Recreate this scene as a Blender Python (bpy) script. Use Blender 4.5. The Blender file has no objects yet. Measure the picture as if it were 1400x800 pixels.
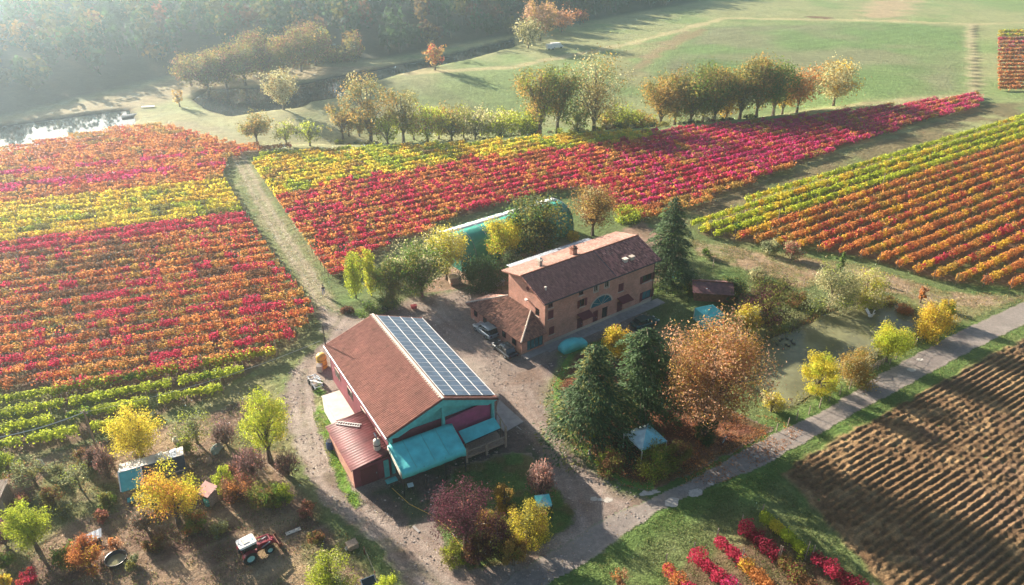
import bpy, bmesh, math, random
import numpy as np
from mathutils import Vector, Matrix
S = bpy.context.scene
R = math.radians
# ------------------------------------------------------------ camera, world, sun, exposure
H0, PITCH, FPX = 55.0, R(29), 1000.0
cam_d = bpy.data.cameras.new("camera"); cam = bpy.data.objects.new("camera", cam_d)
S.collection.objects.link(cam); S.camera = cam
cam.location = (0, 0, H0); cam.rotation_euler = (math.pi/2 - PITCH, 0, 0)
cam_d.sensor_width = 36; cam_d.lens = 36*FPX/1400.0
cam_d.clip_start = 0.5; cam_d.clip_end = 3000
SUN_EL, SUN_AZ = R(19.5), R(-47)            # azimuth from +Y, clockwise positive
sun_dir = Vector((math.sin(SUN_AZ)*math.cos(SUN_EL), math.cos(SUN_AZ)*math.cos(SUN_EL), math.sin(SUN_EL)))
W = bpy.data.worlds.new("World"); S.world = W; W.use_nodes = True
nt = W.node_tree; bg = nt.nodes["Background"]; sky = nt.nodes.new("ShaderNodeTexSky")
sky.sky_type = 'NISHITA'; sky.sun_disc = False; sky.sun_elevation = SUN_EL; sky.sun_rotation = SUN_AZ % (2*math.pi)
sky.air_density = 1.0; sky.dust_density = 1.6; sky.ozone_density = 1.0
nt.links.new(sky.outputs[0], bg.inputs[0]); bg.inputs[1].default_value = 0.05
sl = bpy.data.lights.new("sun", 'SUN'); sl.energy = 5.0; sl.angle = R(0.53); sl.color = (1.0, 0.87, 0.72)
so = bpy.data.objects.new("sun", sl); S.collection.objects.link(so)
so.rotation_euler = (-sun_dir).to_track_quat('-Z', 'Y').to_euler()
S.view_settings.view_transform = 'Standard'; S.view_settings.look = 'None'
S.view_settings.exposure = 1.95; S.view_settings.gamma = 1.0
S.cycles.max_bounces = 8; S.cycles.transparent_max_bounces = 8; S.cycles.volume_bounces = 2
HAZE_D = 0.00062

# ------------------------------------------------------------ helpers
C = S.collection
def at(px, py, h=0.0):
    """photo pixel (1400x800) -> ground point at height h"""
    th = PITCH + math.atan((py-400)/FPX)
    D = (H0-h)/math.tan(th)
    Z = D*math.cos(PITCH) + (H0-h)*math.sin(PITCH)
    return (px-700)*Z/FPX, D
def pxm(x, y, h=0.0):                      # photo pixels per metre at a point
    return FPX/(y*math.cos(PITCH) + (H0-h)*math.sin(PITCH))
def hgt(bx, by, ty):                       # height of a thing standing at pixel (bx,by) whose top is at row ty
    X, D = at(bx, by)
    return H0 - D*math.tan(PITCH + math.atan((ty-400)/FPX))
def poly(pts): return np.array([at(*p) for p in pts])

def tag(o, label=None, cat=None, group=None, kind=None):
    if label: o['label'] = label
    if cat: o['category'] = cat
    if group: o['group'] = group
    if kind: o['kind'] = kind
    return o
def root(name, label, cat, loc=(0,0,0), rz=0.0, group=None):
    o = bpy.data.objects.new(name, None); C.objects.link(o)
    o.location = loc; o.rotation_euler = (0,0,rz); o.empty_display_size = 0.3
    return tag(o, label, cat, group)
def link(name, me, mat=None, parent=None, loc=None, rot=None):
    o = bpy.data.objects.new(name, me); C.objects.link(o)
    if mat is not None and me is not None and len(me.materials) == 0: me.materials.append(mat)
    if parent: o.parent = parent
    if loc is not None: o.location = loc
    if rot is not None: o.rotation_euler = rot
    return o
def copy_tree(o, parent=None):
    c = o.copy(); C.objects.link(c)
    if parent: c.parent = parent
    for ch in list(o.children): copy_tree(ch, c)
    return c

class MB:
    def __init__(s): s.v=[]; s.f=[]; s.c=[]; s.col=(0.5,0.5,0.5)
    def add(s, vs, fs):
        b=len(s.v); s.v += [tuple(v) for v in vs]; s.c += [s.col]*len(vs)
        s.f += [tuple(i+b for i in f) for f in fs]; return s
    def box(s, x0,y0,z0,x1,y1,z1):
        return s.add([(x0,y0,z0),(x1,y0,z0),(x1,y1,z0),(x0,y1,z0),(x0,y0,z1),(x1,y0,z1),(x1,y1,z1),(x0,y1,z1)],
            [(0,3,2,1),(4,5,6,7),(0,1,5,4),(1,2,6,5),(2,3,7,6),(3,0,4,7)])
    def obox(s, c, ax, ay, az):            # oriented box: centre, half-axis vectors
        c,ax,ay,az = map(Vector,(c,ax,ay,az)); vs=[]
        for k in (-1,1):
            for (i,j) in ((-1,-1),(1,-1),(1,1),(-1,1)): vs.append(c+ax*i+ay*j+az*k)
        return s.add(vs,[(0,3,2,1),(4,5,6,7),(0,1,5,4),(1,2,6,5),(2,3,7,6),(3,0,4,7)])
    def bar(s, a, b, w, h=None):
        a,b=Vector(a),Vector(b); d=(b-a); L=d.length
        if L<1e-6: return s
        d/=L; up=Vector((0,0,1)) if abs(d.z)<0.95 else Vector((1,0,0))
        sd=d.cross(up).normalized(); u2=sd.cross(d).normalized()
        return s.obox((a+b)/2, d*L/2, sd*w/2, u2*(h or w)/2)
    def tube(s, pts, rad, n=6, cap=True):
        pts=[Vector(p) for p in pts]
        if not hasattr(rad,'__len__'): rad=[rad]*len(pts)
        vs=[]; fs=[]
        for i,p in enumerate(pts):
            d=(pts[min(i+1,len(pts)-1)]-pts[max(i-1,0)]).normalized()
            a=Vector((0,0,1)) if abs(d.z)<0.9 else Vector((1,0,0))
            x=d.cross(a).normalized(); y=d.cross(x).normalized()
            for k in range(n):
                t=2*math.pi*k/n; vs.append(p+(x*math.cos(t)+y*math.sin(t))*rad[i])
        for i in range(len(pts)-1):
            for k in range(n):
                k2=(k+1)%n; fs.append((i*n+k,i*n+k2,(i+1)*n+k2,(i+1)*n+k))
        if cap: fs.append(tuple(range(n))[::-1]); fs.append(tuple(range((len(pts)-1)*n,len(pts)*n)))
        return s.add(vs,fs)
    def lathe(s, prof, n=16, c=(0,0,0), axis='z'):
        vs=[]; fs=[]
        for r,z in prof:
            for k in range(n):
                t=2*math.pi*k/n; a,b=r*math.cos(t),r*math.sin(t)
                q=(a,b,z) if axis=='z' else ((a,z,b) if axis=='y' else (z,a,b))
                vs.append((q[0]+c[0],q[1]+c[1],q[2]+c[2]))
        for i in range(len(prof)-1):
            for k in range(n):
                k2=(k+1)%n; fs.append((i*n+k,i*n+k2,(i+1)*n+k2,(i+1)*n+k))
        return s.add(vs,fs)
    def prism(s, pts, z0, z1):
        n=len(pts); vs=[(p[0],p[1],z0) for p in pts]+[(p[0],p[1],z1) for p in pts]
        fs=[tuple(range(n))[::-1],tuple(range(n,2*n))]+[(i,(i+1)%n,n+(i+1)%n,n+i) for i in range(n)]
        return s.add(vs,fs)
    def slab(s, pts, t):                   # thick polygon from 3-D points, thickness t downwards
        n=len(pts); vs=[tuple(p) for p in pts]+[(p[0],p[1],p[2]-t) for p in pts]
        fs=[tuple(range(n)),tuple(range(n,2*n))[::-1]]+[(i,n+i,n+(i+1)%n,(i+1)%n) for i in range(n)]
        return s.add(vs,fs)
    def mesh(s, name, smooth=False, bevel=0):
        me=bpy.data.meshes.new(name); me.from_pydata(s.v,[],s.f); me.update()
        a=me.color_attributes.new("Col",'FLOAT_COLOR','POINT')
        arr=np.ones((len(s.v),4),dtype=np.float32); arr[:,:3]=np.array(s.c,dtype=np.float32).reshape(-1,3)
        a.data.foreach_set('color',arr.ravel())
        if smooth: me.polygons.foreach_set('use_smooth',[True]*len(me.polygons))
        bm=bmesh.new(); bm.from_mesh(me); bmesh.ops.recalc_face_normals(bm,faces=bm.faces)
        if bevel: bmesh.ops.bevel(bm,geom=list(bm.edges),offset=bevel,segments=1,affect='EDGES')
        bm.to_mesh(me); bm.free()
        return me
    def build(s, name, mat, parent=None, smooth=False, bevel=0, loc=None, rot=None, kind=None):
        o=link(name, s.mesh(name,smooth,bevel), mat, parent, loc, rot)
        if kind: o['kind']=kind
        return o

def np_mesh(name, V, F, col=None, smooth=False):
    me=bpy.data.meshes.new(name); k=F.shape[1]
    me.vertices.add(len(V)); me.vertices.foreach_set('co',V.astype(np.float32).ravel())
    me.loops.add(F.size); me.loops.foreach_set('vertex_index',F.astype(np.int32).ravel())
    me.polygons.add(len(F)); me.polygons.foreach_set('loop_start',np.arange(0,F.size,k,dtype=np.int32))
    if smooth: me.polygons.foreach_set('use_smooth',np.ones(len(F),dtype=bool))
    if col is not None:
        a=me.color_attributes.new("Col",'FLOAT_COLOR','POINT')
        arr=np.ones((len(V),4),dtype=np.float32); arr[:,:3]=col; a.data.foreach_set('color',arr.ravel())
    me.update(calc_edges=True); return me
def leaf_mesh(name, P, N, size, col, rng, aspect=1.35, axis=None, bend=0.0):
    """kite-shaped leaf faces at points P facing N, lengths size"""
    n=len(P); N=N/np.maximum(np.linalg.norm(N,axis=1,keepdims=True),1e-6)
    A=rng.normal(size=(n,3)) if axis is None else axis+rng.normal(size=(n,3))*0.25
    A=A-N*np.sum(A*N,axis=1,keepdims=True); A/=np.maximum(np.linalg.norm(A,axis=1,keepdims=True),1e-6)
    B=np.cross(N,A); s=np.broadcast_to(np.asarray(size,dtype=float),(n,))[:,None]
    w=s/aspect
    V=np.stack([P-A*s*0.5, P+B*w*0.5+A*s*0.06-N*s*0.08, P+A*s*0.5, P-B*w*0.5+A*s*0.06-N*s*0.08],axis=1).reshape(-1,3)
    F=np.arange(n*4).reshape(n,4)
    return np_mesh(name,V,F,np.repeat(col,4,axis=0))

def hash2(ix,iy,seed):
    h=(ix.astype(np.int64)*374761393+iy.astype(np.int64)*668265263+seed*974711)&0x7fffffff
    h=((h^(h>>13))*1274126177)&0x7fffffff
    return ((h^(h>>16))&0xffff)/65535.0
def vn(x,y,scale,seed=0,oct=1):
    x=np.asarray(x,dtype=float); y=np.asarray(y,dtype=float)
    out=np.zeros(np.broadcast(x,y).shape); amp=1; tot=0
    for o in range(oct):
        X=x/scale*(2**o); Y=y/scale*(2**o); ix=np.floor(X); iy=np.floor(Y); fx=X-ix; fy=Y-iy
        fx=fx*fx*(3-2*fx); fy=fy*fy*(3-2*fy); sd=seed+o*17
        a=hash2(ix,iy,sd); b=hash2(ix+1,iy,sd); c=hash2(ix,iy+1,sd); d=hash2(ix+1,iy+1,sd)
        out+=amp*((a*(1-fx)+b*fx)*(1-fy)+(c*(1-fx)+d*fx)*fy); tot+=amp; amp*=0.55
    return out/tot
def sdist(x,y,P):
    """signed distance to polygon P, positive inside"""
    x=np.asarray(x,dtype=float); y=np.asarray(y,dtype=float)
    d=np.full(x.shape,1e9); ins=np.zeros(x.shape,dtype=bool)
    for i in range(len(P)):
        ax,ay=P[i]; bx,by=P[(i+1)%len(P)]
        ex,ey=bx-ax,by-ay; t=np.clip(((x-ax)*ex+(y-ay)*ey)/(ex*ex+ey*ey+1e-9),0,1)
        d=np.minimum(d,np.hypot(x-ax-t*ex,y-ay-t*ey))
        c=((ay>y)!=(by>y)); c&=(x<(bx-ax)*(y-ay)/((by-ay) if by!=ay else 1e-9)+ax); ins^=c
    return np.where(ins,d,-d)
def ldist(x,y,P):
    d=np.full(np.shape(x),1e9)
    for i in range(len(P)-1):
        ax,ay=P[i]; bx,by=P[i+1]; ex,ey=bx-ax,by-ay
        t=np.clip(((x-ax)*ex+(y-ay)*ey)/(ex*ex+ey*ey+1e-9),0,1); d=np.minimum(d,np.hypot(x-ax-t*ex,y-ay-t*ey))
    return d
def sm(d,a,b): t=np.clip((d-a)/(b-a),0,1); return t*t*(3-2*t)
def mixc(c1,c2,t): t=np.asarray(t)[...,None]; return c1*(1-t)+np.asarray(c2)*t

# ------------------------------------------------------------ materials
def mk(name):
    m=bpy.data.materials.new(name); m.use_nodes=True; t=m.node_tree; b=t.nodes["Principled BSDF"]; return m,t,b
def noise_mul(t, colsock, scale, lo, hi, detail=4, stretch=None):
    g=t.nodes.new("ShaderNodeNewGeometry"); n=t.nodes.new("ShaderNodeTexNoise"); n.inputs['Scale'].default_value=scale; n.inputs['Detail'].default_value=detail
    src=g.outputs['Position']
    if stretch:
        mp=t.nodes.new("ShaderNodeMapping"); mp.inputs['Rotation'].default_value=(0,0,stretch[1]); mp.inputs['Scale'].default_value=stretch[0]
        t.links.new(src,mp.inputs[0]); src=mp.outputs[0]
    t.links.new(src,n.inputs['Vector'])
    mr=t.nodes.new("ShaderNodeMapRange"); mr.inputs['From Min'].default_value=0.25; mr.inputs['From Max'].default_value=0.75
    mr.inputs['To Min'].default_value=lo; mr.inputs['To Max'].default_value=hi; t.links.new(n.outputs[0],mr.inputs[0])
    v=t.nodes.new("ShaderNodeVectorMath"); v.operation='SCALE'; t.links.new(colsock,v.inputs[0]); t.links.new(mr.outputs[0],v.inputs[3])
    return v.outputs[0], n
def solid(name, col, rough=0.7, metal=0.0, spec=0.5, n=(6,0.8,1.15), bump=0.0, bscale=20, coat=0):
    m,t,b=mk(name); rgb=t.nodes.new("ShaderNodeRGB"); rgb.outputs[0].default_value=(*col,1)
    s,_=noise_mul(t,rgb.outputs[0],n[0],n[1],n[2]); t.links.new(s,b.inputs['Base Color'])
    b.inputs['Roughness'].default_value=rough; b.inputs['Metallic'].default_value=metal; b.inputs['Specular IOR Level'].default_value=spec
    b.inputs['Coat Weight'].default_value=coat
    if bump:
        g=t.nodes.new("ShaderNodeNewGeometry"); nz=t.nodes.new("ShaderNodeTexNoise"); nz.inputs['Scale'].default_value=bscale; nz.inputs['Detail'].default_value=4
        t.links.new(g.outputs['Position'],nz.inputs['Vector']); bp=t.nodes.new("ShaderNodeBump"); bp.inputs['Strength'].default_value=1; bp.inputs['Distance'].default_value=bump
        t.links.new(nz.outputs[0],bp.inputs['Height']); t.links.new(bp.outputs[0],b.inputs['Normal'])
    return m
def attrmat(name, rough=0.9, trans=0.0, scales=((0.8,0.75,1.25),), bump=None, spec=0.3, stretch=None):
    m,t,b=mk(name); a=t.nodes.new("ShaderNodeAttribute"); a.attribute_name="Col"; s=a.outputs['Color']
    for q in scales: s,_=noise_mul(t,s,q[0],q[1],q[2],5,stretch if len(q)>3 else None)
    t.links.new(s,b.inputs['Base Color']); b.inputs['Roughness'].default_value=rough; b.inputs['Specular IOR Level'].default_value=spec
    if bump:
        g=t.nodes.new("ShaderNodeNewGeometry"); prev=None
        for bs,bd in bump:
            nz=t.nodes.new("ShaderNodeTexNoise"); nz.inputs['Scale'].default_value=bs; nz.inputs['Detail'].default_value=3
            t.links.new(g.outputs['Position'],nz.inputs['Vector']); bp=t.nodes.new("ShaderNodeBump"); bp.inputs['Distance'].default_value=bd
            t.links.new(nz.outputs[0],bp.inputs['Height'])
            if prev: t.links.new(prev.outputs[0],bp.inputs['Normal'])
            prev=bp
        t.links.new(prev.outputs[0],b.inputs['Normal'])
    if trans:
        tr=t.nodes.new("ShaderNodeBsdfTranslucent"); t.links.new(s,tr.inputs[0]); mx=t.nodes.new("ShaderNodeMixShader"); mx.inputs[0].default_value=trans
        t.links.new(b.outputs[0],mx.inputs[1]); t.links.new(tr.outputs[0],mx.inputs[2]); t.links.new(mx.outputs[0],t.nodes["Material Output"].inputs[0])
    return m
M={}
M['leaf']=attrmat("autumn_leaf",0.75,0.58,((0.9,0.85,1.15),),spec=0.2)
M['needle']=attrmat("conifer_needle",0.7,0.2,((1.2,0.8,1.2),),spec=0.2)
M['grass']=attrmat("grass_blade",0.8,0.4,((0.7,0.8,1.2),),spec=0.2)
M['ground']=attrmat("field_ground",0.95,0,((0.09,0.84,1.16),(0.5,0.78,1.22),(3.0,0.72,1.28)),bump=((0.9,0.25),(5.0,0.10)),spec=0.1)
M['soil']=attrmat("soil",0.95,0,((0.3,0.85,1.15),(1.8,0.75,1.25),(7,0.7,1.3)),bump=((1.2,0.22),(7,0.10)),spec=0.1)
M['gravel']=attrmat("gravel",0.95,0,((0.25,0.86,1.14),(1.5,0.78,1.2),(6,0.66,1.34)),bump=((1.5,0.05),(12,0.035)),spec=0.2)
M['asphalt']=attrmat("worn_asphalt",0.85,0,((0.3,0.9,1.1),(2.5,0.8,1.18),(9,0.8,1.2)),bump=((14,0.012),),spec=0.3)
M['tile']=attrmat("roof_tile",0.85,0,((1.5,0.85,1.15),),spec=0.3)
M['bark']=solid("bark",(0.12,0.085,0.06),0.9,n=(5,0.6,1.4))
M['post']=solid("weathered_post",(0.28,0.22,0.17),0.9,n=(9,0.6,1.3))
M['wood']=solid("weathered_wood",(0.34,0.25,0.18),0.85,n=(7,0.6,1.3))
def brickmat(name,c1,c2,mortar,scale=1.0):
    m,t,b=mk(name); tc=t.nodes.new("ShaderNodeTexCoord"); br=t.nodes.new("ShaderNodeTexBrick")
    sp=t.nodes.new("ShaderNodeSeparateXYZ"); cb=t.nodes.new("ShaderNodeCombineXYZ"); ad=t.nodes.new("ShaderNodeMath")
    t.links.new(tc.outputs['Object'],sp.inputs[0]); t.links.new(sp.outputs[0],ad.inputs[0]); t.links.new(sp.outputs[1],ad.inputs[1])
    t.links.new(ad.outputs[0],cb.inputs[0]); t.links.new(sp.outputs[2],cb.inputs[1]); t.links.new(cb.outputs[0],br.inputs['Vector'])
    br.inputs['Scale'].default_value=scale; br.inputs['Brick Width'].default_value=0.28; br.inputs['Row Height'].default_value=0.075; br.inputs['Mortar Size'].default_value=0.008
    br.inputs['Color1'].default_value=(*c1,1); br.inputs['Color2'].default_value=(*c2,1); br.inputs['Mortar'].default_value=(*mortar,1)
    s,_=noise_mul(t,br.outputs[0],0.7,0.72,1.25); s,_=noise_mul(t,s,4,0.85,1.15); t.links.new(s,b.inputs['Base Color']); b.inputs['Roughness'].default_value=0.92
    return m
M['brick']=brickmat("old_brick",(0.42,0.165,0.105),(0.50,0.235,0.16),(0.42,0.31,0.26))
M['maroon']=solid("maroon_render",(0.20,0.04,0.058),0.85,n=(1.2,0.7,1.25))
M['teal']=solid("teal_paint",(0.09,0.42,0.39),0.6,n=(2,0.8,1.2))
M['turq']=solid("turquoise_tarp",(0.05,0.58,0.56),0.55,n=(1.5,0.8,1.2),bump=0.02,bscale=3)
M['green_sheet']=solid("green_tunnel_sheet",(0.012,0.21,0.155),0.45,n=(0.8,0.8,1.2),bump=0.03,bscale=1.5)
M['white']=solid("white_paint",(0.75,0.74,0.70),0.6,n=(2,0.85,1.08))
M['cream']=solid("cream_sheet",(0.60,0.54,0.45),0.7,n=(1.2,0.75,1.15))
M['concrete']=solid("concrete",(0.30,0.28,0.26),0.9,n=(1.5,0.8,1.2))
M['metal']=solid("galvanised_metal",(0.26,0.29,0.33),0.5,0.5,n=(1.5,0.8,1.15))
M['darkmetal']=solid("dark_metal",(0.05,0.05,0.055),0.5,0.5)
M['shutter']=solid("dark_red_shutter",(0.13,0.02,0.03),0.6)
M['stone']=solid("pale_stone",(0.45,0.38,0.31),0.85)
M['glass']=solid("dark_glass",(0.015,0.02,0.022),0.08,0,0.8,n=(1,0.9,1.1))
M['tealglass']=solid("teal_glazing",(0.02,0.13,0.16),0.15,0,0.8,n=(3,0.7,1.3))
M['rubber']=solid("tyre_rubber",(0.02,0.02,0.021),0.85)
M['rust']=solid("rusty_metal",(0.20,0.07,0.04),0.8,0.1,n=(3,0.5,1.5))
M['redpatch']=solid('faded_repair_sheet',(0.36,0.20,0.16),0.8,n=(3,.7,1.2))
M['panelframe']=solid('aluminium_frame',(0.44,0.46,0.49),0.5)
M['redmetal']=attrmat("painted_sheet_metal",0.6,0,((1.0,0.7,1.3),(5,0.85,1.15)),spec=0.3)
M['pvcell']=solid("solar_cells",(0.10,0.145,0.20),0.30,0.1,0.7,n=(1.1,0.75,1.3))
M['red']=solid("red_tractor_paint",(0.24,0.012,0.03),0.45,0,0.5,n=(3,0.7,1.2),coat=0.3)
M['rim']=solid("pale_green_rim",(0.30,0.55,0.50),0.5)
M['yellow']=solid("yellow_paint",(0.62,0.38,0.06),0.6)
M['plastic_blue']=solid("blue_plastic",(0.02,0.07,0.2),0.5)
M['blackplastic']=solid("black_plastic",(0.02,0.021,0.026),0.35)
M['skin']=solid("skin",(0.5,0.3,0.22),0.6)
M['cloth_d']=solid("dark_cloth",(0.03,0.03,0.06),0.9)
M['cloth_l']=solid("light_cloth",(0.45,0.47,0.55),0.9)
M['feather']=solid("white_feather",(0.8,0.8,0.78),0.8)
M['duck']=solid("dark_feather",(0.05,0.045,0.04),0.8)
def water(name,col,rough,bump,bs=1.2):
    m,t,b=mk(name); rgb=t.nodes.new('ShaderNodeRGB'); rgb.outputs[0].default_value=(*col,1); s_,_=noise_mul(t,rgb.outputs[0],0.22,0.6,1.25); s_,_=noise_mul(t,s_,1.5,0.85,1.12); t.links.new(s_,b.inputs['Base Color']); b.inputs['Roughness'].default_value=rough; b.inputs['IOR'].default_value=1.33
    g=t.nodes.new("ShaderNodeNewGeometry"); nz=t.nodes.new("ShaderNodeTexNoise"); nz.inputs['Scale'].default_value=bs; nz.inputs['Detail'].default_value=3
    t.links.new(g.outputs['Position'],nz.inputs['Vector']); bp=t.nodes.new("ShaderNodeBump"); bp.inputs['Distance'].default_value=bump
    t.links.new(nz.outputs[0],bp.inputs['Height']); t.links.new(bp.outputs[0],b.inputs['Normal']); return m
M['pond']=water("pond_water",(0.185,0.185,0.10),0.03,0.012)
M['lake']=water("lake_water",(0.04,0.05,0.05),0.03,0.006,0.5)
# ------------------------------------------------------------ terrain
FOREST=np.array([(-420,70),(-300,120),(-200,160),at(0,160),at(230,105),at(430,85),at(520,80),at(740,40),at(960,0),(200,545),(330,760),(470,1000)])
def forest_d(x,y):                        # signed distance, positive on the wooded side (towards -x, +y)
    d=ldist(x,y,FOREST); P=np.vstack([FOREST,[(470,1400),(-1500,1400),(-1500,-600),(-420,-600)]])
    return np.where(sdist(x,y,P)>0,d,-d)
POND=poly([(1033,488),(1050,462),(1095,445),(1118,432),(1165,412),(1215,408),(1245,420),(1262,437),(1248,462),(1200,482),(1180,500),(1120,528),(1085,552),(1060,552),(1038,530)])
RIVER=np.vstack([poly([(0,207),(80,194),(150,184),(177,176),(184,162),(175,148),(120,154),(60,162),(0,170)]),[(-230,130),(-300,95),(-330,60),(-250,95)]])
LAKE=poly([(262,134),(285,120),(340,118),(400,116),(450,104),(520,92),(600,76),(700,52),(705,62),(640,80),(560,97),(500,112),(470,128),(425,136),(405,146),(350,152),(318,158),(285,150)])
POLYW=[POND,RIVER,LAKE]
BELT=poly([(330,210),(455,204),(520,202),(640,197),(780,185),(900,178),(1050,164),(1160,152)])
BELTP=np.vstack([BELT,[(220,380),(-90,380)]])
def gully(x,y):  # added dip that shortens the belt trees' shadows on the vineyard
    s=sdist(x,y,BELTP); l=ldist(x,y,BELT); return np.where(s>0,4.2*sm(l,2,13)*(1-sm(l,26,80)),0)*sm(x,-66,-30)*(1-sm(x,60,112))
def height(x,y):
    d=forest_d(x,y); h=np.clip(d*(0.12+0.06*sm(x,-80,-20)),0,30)
    h=np.where(d>0,h*sm(d,0,18),0)+sm(d,20,120)*5*(vn(x,y,45,5,2)-0.5)
    h=h-gully(x,y)
    for P,dep in ((POND,1.3),(RIVER,1.6),(LAKE,1.6)):
        sd=sdist(x,y,P)+ (vn(x,y,3,9,2)-0.5)*(1.0 if P is not RIVER else 0.3)
        h=h-dep*sm(sd,-0.9,1.3)
    return h
PLOUGH=poly([(1062,648),(1100,620),(1250,538),(1400,458),(1500,410),(1560,760),(1420,830),(1215,820),(1150,745)])
VL=np.vstack([poly([(-140,252),(0,209),(172,178),(232,176),(330,204),(400,205),(345,213),(312,222),(306,245),(336,298),(385,370),(432,428),(420,455),(372,492),(300,512),(-120,565)])])
VG=poly([(-100,568),(60,540),(200,508),(372,482),(372,492),(330,520),(300,545),(160,590),(100,612),(-80,650)])
VM=poly([(345,228),(360,214),(520,205),(640,200),(780,188),(900,182),(1050,168),(1200,150),(1335,132),(1345,146),(1300,158),(1230,180),(1150,205),(1060,240),(960,282),(900,300),(850,305),(810,262),(765,262),(610,305),(590,320),(520,345),(460,398),(440,365),(395,300)])
VR=poly([(944,313),(1000,286),(1130,238),(1400,158),(1480,130),(1480,410),(1400,398),(1290,388),(1180,355),(1060,338),(960,325)])
VS=poly([(905,790),(940,762),(1000,735),(1040,708),(1060,712),(1180,800),(1190,850),(905,850)])
VF=poly([(1362,126),(1362,40),(1470,36),(1480,126)])
GRAV=poly([(470,428),(500,432),(560,405),(640,392),(700,392),(880,420),(900,450),(770,480),(752,540),(757,575),(785,612),(815,645),(850,668),(885,676),(900,690),(860,735),(800,772),(745,800),(690,850),(560,850),(545,800),(512,750),(470,720),(440,690),(412,650),(392,600),(378,545),(400,500),(440,465),(432,440),(425,425),(440,415)])
ROAD=poly([(1420,402),(1400,411),(1300,457),(1200,512),(1120,563),(1060,590),(1000,622),(940,657),(885,682),(830,706),(770,742),(700,783),(650,830),(700,850),(745,804),(800,773),(850,737),(900,702),(960,672),(1040,641),(1100,608),(1180,561),(1250,524),(1330,480),(1400,446),(1440,428)])
ISL1=poly([(598,735),(590,690),(620,640),(700,615),(728,620),(765,668),(790,700),(786,718),(740,748),(690,775),(640,785),(608,762)])
ISL2=poly([(752,528),(757,575),(785,612),(815,645),(848,665),(886,673),(950,648),(1010,616),(1062,586),(1020,570),(960,540),(905,470),(830,460),(775,480)])
FRONT=poly([(478,690),(530,655),(640,605),(700,560),(722,582),(765,640),(728,650),(600,700),(560,735)])
GARDEN=poly([(-100,660),(60,618),(200,585),(330,545),(372,545),(385,600),(405,650),(432,690),(470,725),(512,755),(550,850),(-60,850)])
STRIP=poly([(425,532),(440,520),(470,600),(480,660),(500,690),(486,698),(462,668),(445,620),(428,570)])
DTRACK=poly([(940,326),(1060,345),(1180,362),(1290,396),(1400,404),(1420,404),(1300,452),(1285,440),(1240,408),(1140,385),(1090,398),(1050,378),(950,350)])
YARD2=poly([(560,405),(640,340),(700,345),(830,320),(880,300),(940,345),(900,390),(700,395),(630,400)])
gd=np.array
A3=lambda *c: np.array(c,dtype=float)
def gcol(x,y):
    """albedo of the grass land"""
    n1=vn(x,y,14,1,3); n2=vn(x,y,3.5,2,3); n3=vn(x,y,60,3,2)
    c=np.ones(np.shape(x)+(3,))*A3(0.105,0.135,0.05)
    c=mixc(c,A3(0.20,0.19,0.085),sm(n1,0.35,0.7)); c=mixc(c,A3(0.09,0.16,0.04),sm(n2,0.45,0.75)*0.6)
    far=sm(y,150,185); 
    fc=mixc(np.ones(np.shape(x)+(3,))*A3(0.175,0.235,0.085),A3(0.28,0.27,0.135),np.clip(sm(n3*0.6+n1*0.4,0.42,0.62)*0.7+0.5*sm(-(x+y*0.12),-40,40),0,1))
    # far field: mown stripes and rutted patches
    c=mixc(c,fc,far)
    fld=sdist(x,y,FIELD); st=np.sin((x*0.35+y*0.94)*1.35+vn(x,y,8,4)*2.5)*0.5+0.5
    c=mixc(c,A3(0.125,0.205,0.065),sm(fld,-3,5)*0.7)
    c=mixc(c,A3(0.21,0.20,0.115),sm(fld,0,8)*sm(vn(x,y,40,21,3),0.42,0.6)*0.75)
    c=c*(1-0.16*st[...,None]*sm(fld,0,3)[...,None])
    for L,w,cc,a in FTR:
        d=ldist(x,y,L)+(vn(x,y,5,31)-0.5)*w; c=mixc(c,cc,(1-sm(d,w*0.35,w))*a)
    gap=sdist(x,y,poly([(905,300),(930,283),(1075,238),(1240,178),(1345,140),(1400,140),(1400,160),(1130,238),(945,312)])); c=mixc(c,A3(0.15,0.115,0.065),sm(gap,-1,2)*sm(vn(x,y,5,66,3),0.3,0.5)*0.85)
    # reed bank beyond the river
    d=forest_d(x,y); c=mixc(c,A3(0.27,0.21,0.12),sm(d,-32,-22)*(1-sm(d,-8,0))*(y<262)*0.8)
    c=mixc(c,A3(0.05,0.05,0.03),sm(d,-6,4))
    for P in POLYW: s=sdist(x,y,P); c=mixc(c,A3(0.075,0.055,0.035),sm(s,-1.0,0.0))
    # verges: lusher along road
    rd=-sdist(x,y,ROAD); c=mixc(c,A3(0.085,0.145,0.035),(1-sm(rd,1.2,3.2))*(y<92)*0.7)
    return c
FIELD=poly([(930,150),(890,90),(960,36),(1180,30),(1322,36),(1328,128),(1180,138)])
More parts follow.
